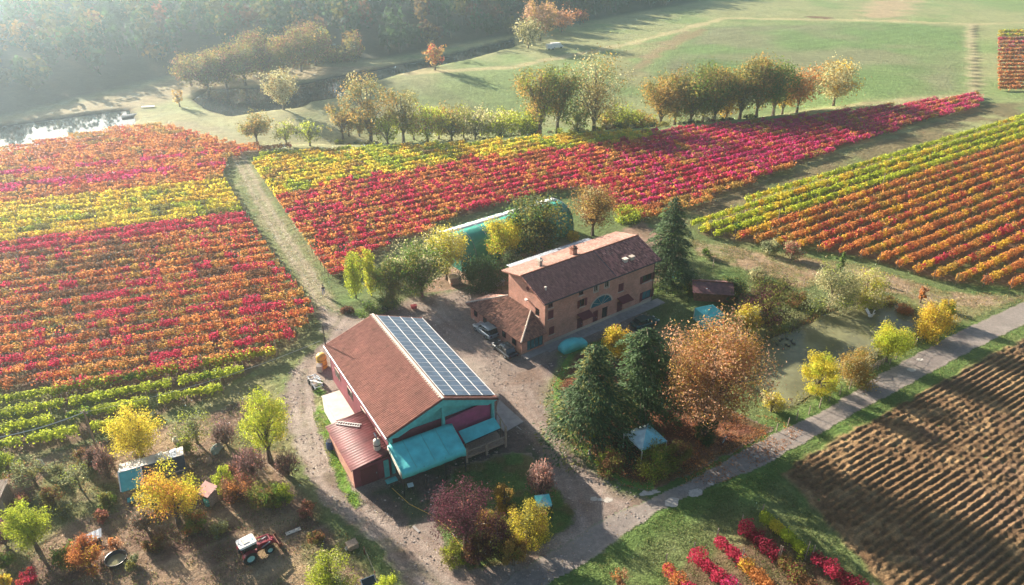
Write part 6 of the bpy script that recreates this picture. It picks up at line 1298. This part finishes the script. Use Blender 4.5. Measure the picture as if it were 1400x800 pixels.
mb=MB(); mb.tube([(-.5,0,.33),(-.1,0,.35),(.35,0,.75),(-.2,0,.78),(-.1,0,.35)],.025,6); mb.tube([(-.5,0,.33),(-.2,0,.78)],.02,5); mb.tube([(.5,0,.33),(.35,0,.9)],.022,5); mb.build('frame',M['canvas'],r)
mb=MB(); mb.tube([(.33,-.25,.95),(.35,0,.9),(.33,.25,.95)],.02,5); mb.build('handlebar',M['darkmetal'],r); mb=MB(); mb.box(-.33,-.07,.84,-.1,.07,.89); mb.build('saddle',M['blackplastic'],r)
for i,(px,py,h,w,lab) in enumerate(((795,604,.9,.16,'pale stone garden figure at the left park edge'),(806,622,.8,.16,'second pale stone garden figure at the park edge'))):
    X,Y=at(px,py); r=root('garden_ornament',lab,'ornament',(X,Y,.03)); mb=MB(); mb.lathe([(.02,0),(w*1.3,0),(w*1.3,.1),(w*.7,.16),(w,.4),(w*.9,h*.65),(w*.4,h*.75),(w*.55,h*.88),(.02,h)],12); mb.build('figure',M['stone'],r,smooth=True); mb=MB(); mb.box(-w*1.6,-w*1.6,-.02,w*1.6,w*1.6,-.001); mb.build('base',M['concrete'],r)
# hose on the ground
hp=[at(*p) for p in ((536,668),(560,690),(590,705),(612,722),(628,745),(636,757))]; mb=MB(); mb.tube([(x,y,.06) for x,y in hp],.035,5); tag(mb.build('hose',M['yellow']),'long thin yellowish hose running from the awning past the purple shrub','hose')
# ------------------------------------------------------------ fences
def fence(pts,label,spacing,h,wires=3,post='post',lean=.05,rail=False,n=None):
    P=[at(*p) for p in pts]; r=root('wire_fence' if not rail else 'rail_fence',label,'fence',(P[0][0],P[0][1],0)); rg=random.Random(int(P[0][0]*10)); pl=[]
    for i in range(len(P)-1):
        a,b=np.array(P[i]),np.array(P[i+1]); L=np.linalg.norm(b-a); k=max(1,int(L/spacing))
        for j in range(k+(i==len(P)-2)): q=a+(b-a)*j/k; pl.append((q[0]-P[0][0]+rg.uniform(-.1,.1),q[1]-P[0][1]+rg.uniform(-.1,.1)))
    tops=[]
    for (x,y) in pl:
        hh=h*rg.uniform(.85,1.15); t=(x+rg.uniform(-lean,lean),y+rg.uniform(-lean,lean),hh); mb=MB(); mb.tube([(x,y,-.3),t],[.07,.055],5); mb.build('post',M[post],r); tops.append(((x,y),t))
    for w in range(wires):
        f=.95-.3*w; mb=MB(); mb.tube([(t[0][0]+(t[1][0]-t[0][0])*f,t[0][1]+(t[1][1]-t[0][1])*f,t[1][2]*f) for t in tops],.012 if not rail else .045,3 if not rail else 5); mb.build('wire' if not rail else 'rail',M['darkmetal' if not rail else post],r)
    return r
fence([(1062,590),(1090,575),(1120,558),(1160,532),(1185,514),(1215,498),(1250,472),(1270,458)],'weathered post fence between the pond and the road',1.7,1.3)
fence([(1215,392),(1240,402),(1270,414),(1290,424)],'short post fence along the upper right corner of the pond',1.5,1.5,2)
fence([(930,356),(975,364),(1020,370),(1075,384),(1098,392)],'wire fence on the grassy track right of the conifer',5.0,1.3,2)
fence([(432,770-60),(500,758),(512,790),(520,812)][1:],'low rusty post fence at the bottom of the gravel lane',1.6,.9,1,'rust')
fence([(1180,512),(1198,503),(1212,494)],'low brown board fence on the pond bank under the small tree',.45,1.0,2,'wood',rail=True)
# reeds round the pond
# utility pole and cables
def pole(px,py,h,label):
    X,Y=at(px,py); r=root('utility_pole',label,'pole',(X,Y,0)); mb=MB(); mb.tube([(0,0,0),(0,0,h)],[.13,.09],8); mb.build('mast',M['post'],r); mb=MB(); mb.bar((-.5,.15,h-.3),(.5,-.15,h-.3),.09); mb.build('crossarm',M['post'],r)
    for s in(-.45,.45): mb=MB(); mb.lathe([(.01,0),(.05,0),(.06,.1),(.01,.16)],8,(s,-s*.3,h-.25)); mb.build('insulator',M['cream'],r)
    return Vector((X,Y,h-.2))
pA=pole(132,612,5.2,'grey wooden utility pole in the yellow green vine rows'); pB=Vector((*at(438,466,7.6),7.6))
def cable(a,b,sag,label,r_=.025):
    mb=MB(); pts=[a+(b-a)*(k/24)-Vector((0,0,4*sag*(k/24)*(1-k/24))) for k in range(25)]; mb.tube(pts,r_,4,cap=False); tag(mb.build('cable',M['white']),label,'cable')
cable(Vector((*at(-40,604,5),5)),pA,.5,'pale cable crossing the yellow green vines at the left edge',.05); cable(pA,pB,.9,'thin pale cable from the pole to the barn corner',.02)
for px,py,h,lab in ((38,395,3.6,'lone grey post in the left red vineyard'),(18,372,3.0,'slim leaning post near the left edge of the red vineyard'),(1204,262,4.0,'tall thin post in the upper rows of the right vineyard'),(1062,310,3.6,'tall thin post in the yellow rows of the right vineyard')):
    X,Y=at(px,py); r=root('vineyard_pole',lab,'pole',(X,Y,0)); mb=MB(); mb.tube([(0,0,0),(.05,0,h)],.05,5); mb.build('shaft',M['post'],r); mb=MB(); mb.bar((-.12,0,h-.2),(.2,0,h-.2),.05); mb.build('peg',M['post'],r)
# ------------------------------------------------------------ birds
def bird(px,py,z,s,rz,mat,label,cat,neck=.5,wings=False,group=None,src=None):
    X,Y=at(px,py,z)
    if src: r=copy_tree(src); r.location=(X,Y,z); r.rotation_euler=(0,0,rz); r['label']=label; return r
    r=root(cat.replace(' ','_'),label,cat,(X,Y,z),rz,group); mb=MB()
    n=10; prof=[(-.42,.02,.16),(-.36,.08,.15),(-.2,.17,.10),(0,.21,.08),(.18,.18,.10),(.28,.11,.18),(.31,.06,.26),(.30,.05,.26+neck*.5),(.33,.05,.26+neck*.8),(.40,.065,.26+neck*.95),(.47,.05,.25+neck*.93),(.52,.03,.23+neck*.9),(.58,.012,.22+neck*.88)]
    vs=[];fs=[]
    for i,(x,rr_,z_) in enumerate(prof):
        vert=i>=6 and i<=8
        for k in range(n):
            a=2*math.pi*k/n; vs.append(((x+(math.cos(a)*rr_ if vert else 0))*s,math.sin(a)*rr_*s*(.9),(z_+(math.cos(a)*rr_*.8 if not vert else 0))*s))
    for i in range(len(prof)-1):
        for k in range(n): fs.append((i*n+k,i*n+(k+1)%n,(i+1)*n+(k+1)%n,(i+1)*n+k))
    mb.add(vs,fs); mb.build('body',M[mat],r,smooth=True)
    for sd in(1,-1):
        g=MB(); 
        if wings: pts=[(.15*s,sd*.16*s,.2*s),(-.2*s,sd*.16*s,.2*s),(-.45*s,sd*.55*s,.75*s),(-.1*s,sd*.6*s,.85*s)]
        else: pts=[(.18*s,sd*.17*s,.22*s),(-.1*s,sd*.2*s,.10*s),(-.45*s,sd*.06*s,.22*s),(-.1*s,sd*.12*s,.3*s)]
        g.add(pts,[(0,1,2,3)]); o=link('wing',g.mesh('wing'),M[mat],r); q=o.modifiers.new('s','SOLIDIFY'); q.thickness=.03*s
    return r
bird(1190,433,-.42,1.3,R(20),'feather','larger white swan with raised wings on the pond','swan',.55,True); bird(1209,440,-.42,1.0,R(60),'feather','smaller white swan with folded wings on the pond','swan',.5)
rg=random.Random(9); duck=None
words=['leftmost','second','third','fourth','fifth','sixth','seventh','eighth','ninth','tenth','rightmost']
for i,px in enumerate((1062,1066,1069,1071,1074,1076,1078,1080,1082,1084,1086)):
    py=466+rg.uniform(-1,14)-(px-1062)*.1; lab='small dark duck on the pond, %s of the loose flock'%words[i]
    d=bird(px,py,-.42,.62,rg.uniform(0,6),'duck',lab,'duck',.25,group='ducks on the pond',src=duck); duck=duck or d
# ------------------------------------------------------------ person on the grass path
X,Y=at(443,404); pr=root('person','person in pale trousers and dark top walking on the grass path','person',(X,Y,.02),R(200))
def skin(name,verts,edges,radii,mat,parent,rootv=0,sub=1):
    me=bpy.data.meshes.new(name); me.from_pydata(verts,edges,[]); o=link(name,me,mat,parent); mo=o.modifiers.new('skin','SKIN'); s=o.modifiers.new('sub','SUBSURF'); s.levels=sub; s.render_levels=sub
    for i,r_ in enumerate(radii): me.skin_vertices[0].data[i].radius=(r_,r_) if not hasattr(r_,'__len__') else r_
    me.skin_vertices[0].data[rootv].use_root=True; mo.use_smooth_shade=True; return o
v=[(0,0,.95),(0,0,1.15),(0,0,1.40),(0,0,1.50),(0,.01,1.62),(0,.01,1.74),(.10,0,.92),(.13,.10,.50),(.13,.14,.08),(.13,.25,.04),(-.10,0,.92),(-.13,-.06,.50),(-.13,-.20,.10),(-.13,-.10,.04),(.19,0,1.40),(.25,-.08,1.12),(.26,.06,.88),(.265,.09,.80),(-.19,0,1.40),(-.25,.08,1.12),(-.26,.16,.90),(-.265,.19,.82)]
e=[(0,1),(1,2),(2,3),(3,4),(4,5),(0,6),(6,7),(7,8),(8,9),(0,10),(10,11),(11,12),(12,13),(2,14),(14,15),(15,16),(16,17),(2,18),(18,19),(19,20),(20,21)]
skin('body',v,e,[.13,.12,.14,.05,.09,.07,.085,.06,.04,.035,.085,.06,.04,.035,.06,.045,.033,.035,.06,.045,.033,.035],M['skin'],pr)
skin('shirt',[v[0],v[1],v[2],v[14],v[15],v[18],v[19]],[(0,1),(1,2),(2,3),(3,4),(2,5),(5,6)],[.15,.15,.165,.08,.06,.08,.06],M['cloth_d'],pr)
skin('trousers',[v[0],v[6],v[7],v[8],v[10],v[11],v[12]],[(0,1),(1,2),(2,3),(0,4),(4,5),(5,6)],[.15,.11,.085,.07,.11,.085,.07],M['cloth_l'],pr)
mb=MB(); mb.lathe([(.01,.14),(.07,.12),(.105,.05),(.11,-.02),(.09,-.07)],12,(0,-.01,1.68)); mb.build('hair',M['cloth_d'],pr,smooth=True)
# ------------------------------------------------------------ things by the far water
X,Y=at(176,157); r=root('rowing_boat','small pale rowing boat moored at the end of the river','boat',(X,Y,-.5),R(40))
st=[]
for x,w in ((-2,.5),(-1,.75),(0,.8),(1,.65),(1.8,.3),(2.2,.04)): st.append((x,[(-w,.5),(-w*.6,.05),(w*.6,.05),(w,.5),(w*.85,.48),(w*.45,.18),(-w*.45,.18),(-w*.85,.48)]))
mb=MB(); loft(mb,st); mb.build('hull',M['white'],r)
for x in(-.9,.3): mb=MB(); mb.box(x-.12,-.6,.36,x+.12,.6,.4); mb.build('seat',M['wood'],r)
X,Y=at(203,147); r=root('jetty','small pale wooden jetty on the meadow by the river head','jetty',(X,Y,0),R(15))
for k in range(7): mb=MB(); mb.box(-1.8+.5*k,-.6,.3,-1.35+.5*k,.6,.36); mb.build('board',M['white'],r)
for k in range(2): mb=MB(); mb.bar((-1.7+3*k,-.5,-.2),(-1.7+3*k,-.5,.3),.1); mb.bar((-1.7+3*k,.5,-.2),(-1.7+3*k,.5,.3),.1); mb.build('pile',M['post'],r)
for (px,py,l) in ((761,66,'white van parked at the forest shadow edge'),(752,68,'small white trailer beside the van at the forest shadow edge')):
    X,Y=at(px,py); r=root('parked_van',l,'van' if 'van p' in l else 'trailer',(X,Y,0),R(20)); L=2.4 if 'van p' in l else 1.4; mb=MB(); loft(mb,[(-L,[(-1,.4),(1,.4),(.95,2.1),(-.95,2.1)]),(L*.5,[(-1,.4),(1,.4),(.95,2.1),(-.95,2.1)]),(L*.8,[(-1,.4),(1,.4),(.9,1.2),(-.9,1.2)]),(L,[(-.95,.45),(.95,.45),(.85,1.0),(-.85,1.0)])]); mb.build('body',M['white'],r)
    for x in(-L*.6,L*.6):
        for y in(-.9,.9): mb=MB(); mb.lathe([(.02,-.1),(.36,-.1),(.36,.1),(.02,.1)],12,(x,y,.36),'y'); mb.build('wheel',M['rubber'],r)
# ------------------------------------------------------------ forest on the hillside
rng=np.random.default_rng(77)
def forest():
    pts=[]; 
    while len(pts)<2300:
        x=rng.uniform(-330,260,4000); y=rng.uniform(130,700,4000); d=forest_d(x,y); Z=y*math.cos(PITCH)+H0*math.sin(PITCH)
        ok=(d>np.where(x<-75,13,2))&(d<170)&(np.abs(x)<Z*0.78+25); pts+=list(zip(x[ok],y[ok],d[ok]))
    pts=np.array(pts[:2300]); z=height(pts[:,0],pts[:,1]); K=92
    P=[];N=[];Cc=[];Sz=[]; tr=MB()
    for i,(x,y,d) in enumerate(pts):
        Ht=rng.uniform(9,16)*(0.7 if d<10 else 1)*(0.62 if (x<-70 and d<22) else 1); r=rng.uniform(2.6,4.4); n=int(K*(1 if d<60 else .6)); dd=rng.normal(size=(n,3)); dd/=np.linalg.norm(dd,axis=1,keepdims=True)
        f=rng.random((n,1))**.35*(0.65+0.6*vn(dd[:,0]*2+i*3,dd[:,1]*2+dd[:,2],.8,3))[:,None]
        P.append(np.array([x,y,z[i]+Ht*0.58])+dd*f*np.array([r,r,Ht*0.44])); N.append(dd+rng.normal(size=(n,3))*.5)
        c=[PAL['olive']*.6,PAL['dgr'],PAL['brn']*.6,PAL['cedar'],PAL['och']*.6,PAL['rust']*.6][rng.choice(6,p=[.26,.30,.08,.26,.08,.02])]*0.75  # leaf colours scaled down, the hillside's shade put into them
        Cc.append(np.tile(c,(n,1))*(.85+.3*rng.random((n,1)))); Sz.append(np.full(n,1.65))
        if d<25: tr.tube([(x,y,z[i]),(x,y,z[i]+Ht*.6)],[.25,.1],4,cap=False)
    return np.concatenate(P),np.concatenate(N),np.concatenate(Cc),np.concatenate(Sz),tr
P,N,Cc,Sz,tr=forest()
fo=link('forest',leaf_mesh('forest',P,N,Sz,Cc,rng,1.2),M['leaf']); tag(fo,'hazy dark forest covering the hillside beyond the lake','forest',kind='stuff')
tr.build('trunks',M['bark'],fo,kind='stuff')
# ------------------------------------------------------------ grass tufts and fallen leaves
def scatter(name,polyg,n,zoff,size,pal,wts,label,cat,up=True,avoid=(),aspect=3.0,matn='grass',mask=None):
    rng=np.random.default_rng(len(name)*13+n); x0,y0=polyg.min(0); x1,y1=polyg.max(0); X=rng.uniform(x0,x1,n*4); Y=rng.uniform(y0,y1,n*4)
    ok=sdist(X,Y,polyg)>0
    for a in avoid: ok&=sdist(X,Y,a)<-0.15
    ok&=rng.random(n*4)<sm(vn(X,Y,2.2,55,3),0.3,0.6)
    X,Y=X[ok][:n],Y[ok][:n]; n=len(X)
    if up: N=np.stack([rng.normal(size=n),rng.normal(size=n),rng.normal(size=n)*.2],-1); A=np.stack([rng.normal(size=n)*.5,rng.normal(size=n)*.5,np.ones(n)],-1); Z=size*0.35+zoff
    else: N=np.stack([rng.normal(size=n)*.3,rng.normal(size=n)*.3,np.ones(n)],-1); A=None; Z=zoff+0.04
    s=size*(.6+.8*rng.random(n)); P=np.stack([X,Y,np.full(n,Z)],-1)
    col=palmix(pal,wts,rng.random(n),rng)*(.7+.6*rng.random(n))[:,None]
    tag(link(name,leaf_mesh(name,P,N,s,col,rng,aspect,axis=A),M[matn]),label,cat,kind='stuff')
BIG=poly([(690,850),(745,805),(800,775),(850,740),(900,705),(960,675),(1040,645),(1060,650),(1150,745),(1215,830),(1100,850)])
PAL['gr1']=A3(.11,.165,.045); PAL['gr2']=A3(.20,.22,.08); PAL['gr3']=A3(.30,.26,.13)
scatter('grass_tufts',BIG,14000,0,.16,['gr1','gr2','gr3'],[.6,.3,.1],'short green grass between the road and the small bottom vineyard','grass',avoid=(ROAD,))
V1=poly([(1040,590),(1120,563),(1200,512),(1300,457),(1290,440),(1262,460),(1200,490),(1180,506),(1120,535),(1070,560)])
scatter('bank_grass',V1,5000,0,.18,['gr1','gr2','gr3'],[.5,.3,.2],'green grass on the bank between pond and road','grass',avoid=(ROAD,POND))
V2=poly([(1040,642),(1180,562),(1330,481),(1400,447),(1400,458),(1250,538),(1100,620),(1062,648)])
scatter('verge_grass',V2,6000,0,.2,['gr1','gr2','gr3'],[.4,.3,.3],'rough grass verge between the road and the ploughed field','grass')
scatter('island_grass',ISL1,5000,.03,.16,['gr1','gr2','gr3'],[.6,.2,.2],'short grass on the shrub island by the barn','grass')
scatter('strip_grass',STRIP,4000,.03,.16,['yg','gr1','gr2'],[.3,.5,.2],'bright grass strip along the maroon shed','grass')
V3=poly([(895,395),(945,330),(1060,350),(1080,390),(1040,430),(960,460),(905,445)])
scatter('yard_grass',V3,9000,.0,.18,['gr1','gr2','gr3'],[.6,.3,.1],'green lawn right of the farmhouse','grass')
scatter('garden_weeds',GARDEN,16000,.02,.2,['gr1','gr2','gr3','brn'],[.25,.25,.25,.25],'weeds and dry stalks over the garden soil','weeds',up=True)
scatter('path_grass',PATH,9000,.02,.2,['gr2','gr3','gr1'],[.4,.3,.3],'short worn grass on the path between the vineyards','grass')
scatter('dry_grass',DTRACK,9000,.02,.2,['gr3','gr2','och'],[.5,.3,.2],'dry grass on the track above the pond','grass')
scatter('fallen_leaves',ISL2,9000,.035,.14,['rust','org','brn','peach'],[.3,.2,.35,.15],'fallen rusty leaves under the cedars and copper tree','fallen leaves',up=False,aspect=1.3,matn='leaf')
LV=poly([(960,560),(1060,570),(1100,590),(1060,625),(990,660),(930,665)])
scatter('leaf_litter',LV,2600,.04,.14,['rust','org','peach','brn'],[.3,.3,.2,.2],'orange fallen leaves scattered over the road bend','fallen leaves',up=False,aspect=1.3,matn='leaf')
rng=np.random.default_rng(12); n=420; X=rng.uniform(POND[:,0].min(),POND[:,0].max(),n*4); Y=rng.uniform(POND[:,1].min(),POND[:,1].max(),n*4); sdp=sdist(X,Y,POND); ok=(sdp>0.3)&(rng.random(n*4)<np.exp(-sdp/2.2)+.05); X,Y=X[ok][:n],Y[ok][:n]; n=len(X)
tag(link('floating_leaves',leaf_mesh('floating_leaves',np.stack([X,Y,np.full(n,-.41)],-1),np.stack([rng.normal(size=n)*.04,rng.normal(size=n)*.04,np.ones(n)],-1),.14*(.6+.8*rng.random(n)),palmix(['yel','rust','och','olive'],[.3,.2,.3,.2],rng.random(n),rng),rng,1.3),M['leaf']),'yellow and rusty leaves floating near the pond edges','fallen leaves',kind='stuff')
# rank bank vegetation round the pond
Pb=[];Nb=[];Cb=[];Ab=[]
for i in range(len(POND)):
    a,b=POND[i],POND[(i+1)%len(POND)]; L=np.linalg.norm(b-a); k=int(L*26); t=rng.random(k); p=a+(b-a)*t[:,None]+rng.normal(size=(k,2))*.45; far=(p[:,1]>np.mean(POND[:,1])); hh=rng.random(k)*np.where(far,1.0,.45)
    Pb.append(np.stack([p[:,0],p[:,1],hh*.8-.15],-1)); Nb.append(rng.normal(size=(k,3))); Ab.append(np.stack([rng.normal(size=k)*.5,rng.normal(size=k)*.5,np.ones(k)],-1)); Cb.append(palmix(['brn','olive','sage','och'],[.35,.3,.15,.2],np.clip(vn(p[:,0],p[:,1],2,8)*.8+rng.random(k)*.3,0,.99),rng)*(.6+.5*rng.random(k))[:,None])
Pb,Nb,Cb,Ab=map(np.concatenate,(Pb,Nb,Cb,Ab)); tag(link('bank_plants',leaf_mesh('bank_plants',Pb,Nb,.42,Cb,rng,4,axis=Ab),M['grass']),'brown sedge and dry stalks lining the pond bank','bank plants',kind='stuff')
def stones(name,polyg,n,label,cat):
    rng=np.random.default_rng(n); x0,y0=polyg.min(0); x1,y1=polyg.max(0); X=rng.uniform(x0,x1,n*5); Y=rng.uniform(y0,y1,n*5)
    ok=(sdist(X,Y,polyg)>0)&(rng.random(n*5)<sm(vn(X,Y,2.5,155,3),0.42,0.62))&(sdist(X,Y,ISL1)<0)&(sdist(X,Y,ISL2)<0); X,Y=X[ok][:n],Y[ok][:n]; n=len(X)
    s=0.04+0.09*rng.random(n)**2; a=rng.random(n)*6.28; V=[]; base=np.array([(1,0,0),(0,1,0),(-1,0,0),(0,-1,0),(0,0,.9)])
    for k in range(5):
        b=base[k]; V.append(np.stack([X+s*(b[0]*np.cos(a)-b[1]*np.sin(a))*1.2,Y+s*(b[0]*np.sin(a)+b[1]*np.cos(a)),0.03+s*b[2]],-1))
    V=np.stack(V,1).reshape(-1,3); o=np.arange(n)[:,None,None]*5; F=(np.array([[0,1,4],[1,2,4],[2,3,4],[3,0,4]])[None]+o).reshape(-1,3)
    c=np.repeat(A3(.33,.27,.23)*(.6+.8*rng.random((n,1))),5,axis=0)
    tag(link(name,np_mesh(name,V,F,c),M['gravel']),label,cat,kind='stuff')
stones('loose_stones',GRAV,3000,'loose pale stones scattered over the gravel yard and lane','stones')
scatter('yard_leaves',GRAV,2200,.03,.10,['och','pink','och','pale'],[.3,.3,.2,.2],'dry fallen leaves blown over the gravel yard','fallen leaves',up=False,aspect=1.4,matn='leaf',avoid=(ISL1,ISL2))
VW=poly([(745,802),(850,738),(960,673),(1100,609),(1250,525),(1400,447),(1400,440),(1250,519),(1100,603),(960,667),(850,732),(745,796)])
scatter('road_edge_weeds',VW,2600,.03,.2,['gr2','gr3','gr1'],[.4,.35,.25],'ragged weeds growing over the lower road edge','weeds')
# ------------------------------------------------------------ haze
mb=MB(); mb.box(-720,-140,-4,920,1120,62)
m=bpy.data.materials.new("haze"); m.use_nodes=True; t=m.node_tree; t.nodes.clear(); o=t.nodes.new("ShaderNodeOutputMaterial"); v=t.nodes.new("ShaderNodeVolumePrincipled")
v.inputs['Color'].default_value=(0.66,0.86,1.0,1); v.inputs['Density'].default_value=HAZE_D; v.inputs['Anisotropy'].default_value=0.86; t.links.new(v.outputs[0],o.inputs['Volume'])
tag(mb.build("haze",m),'thin pale morning haze filling the whole valley','haze',kind='stuff')
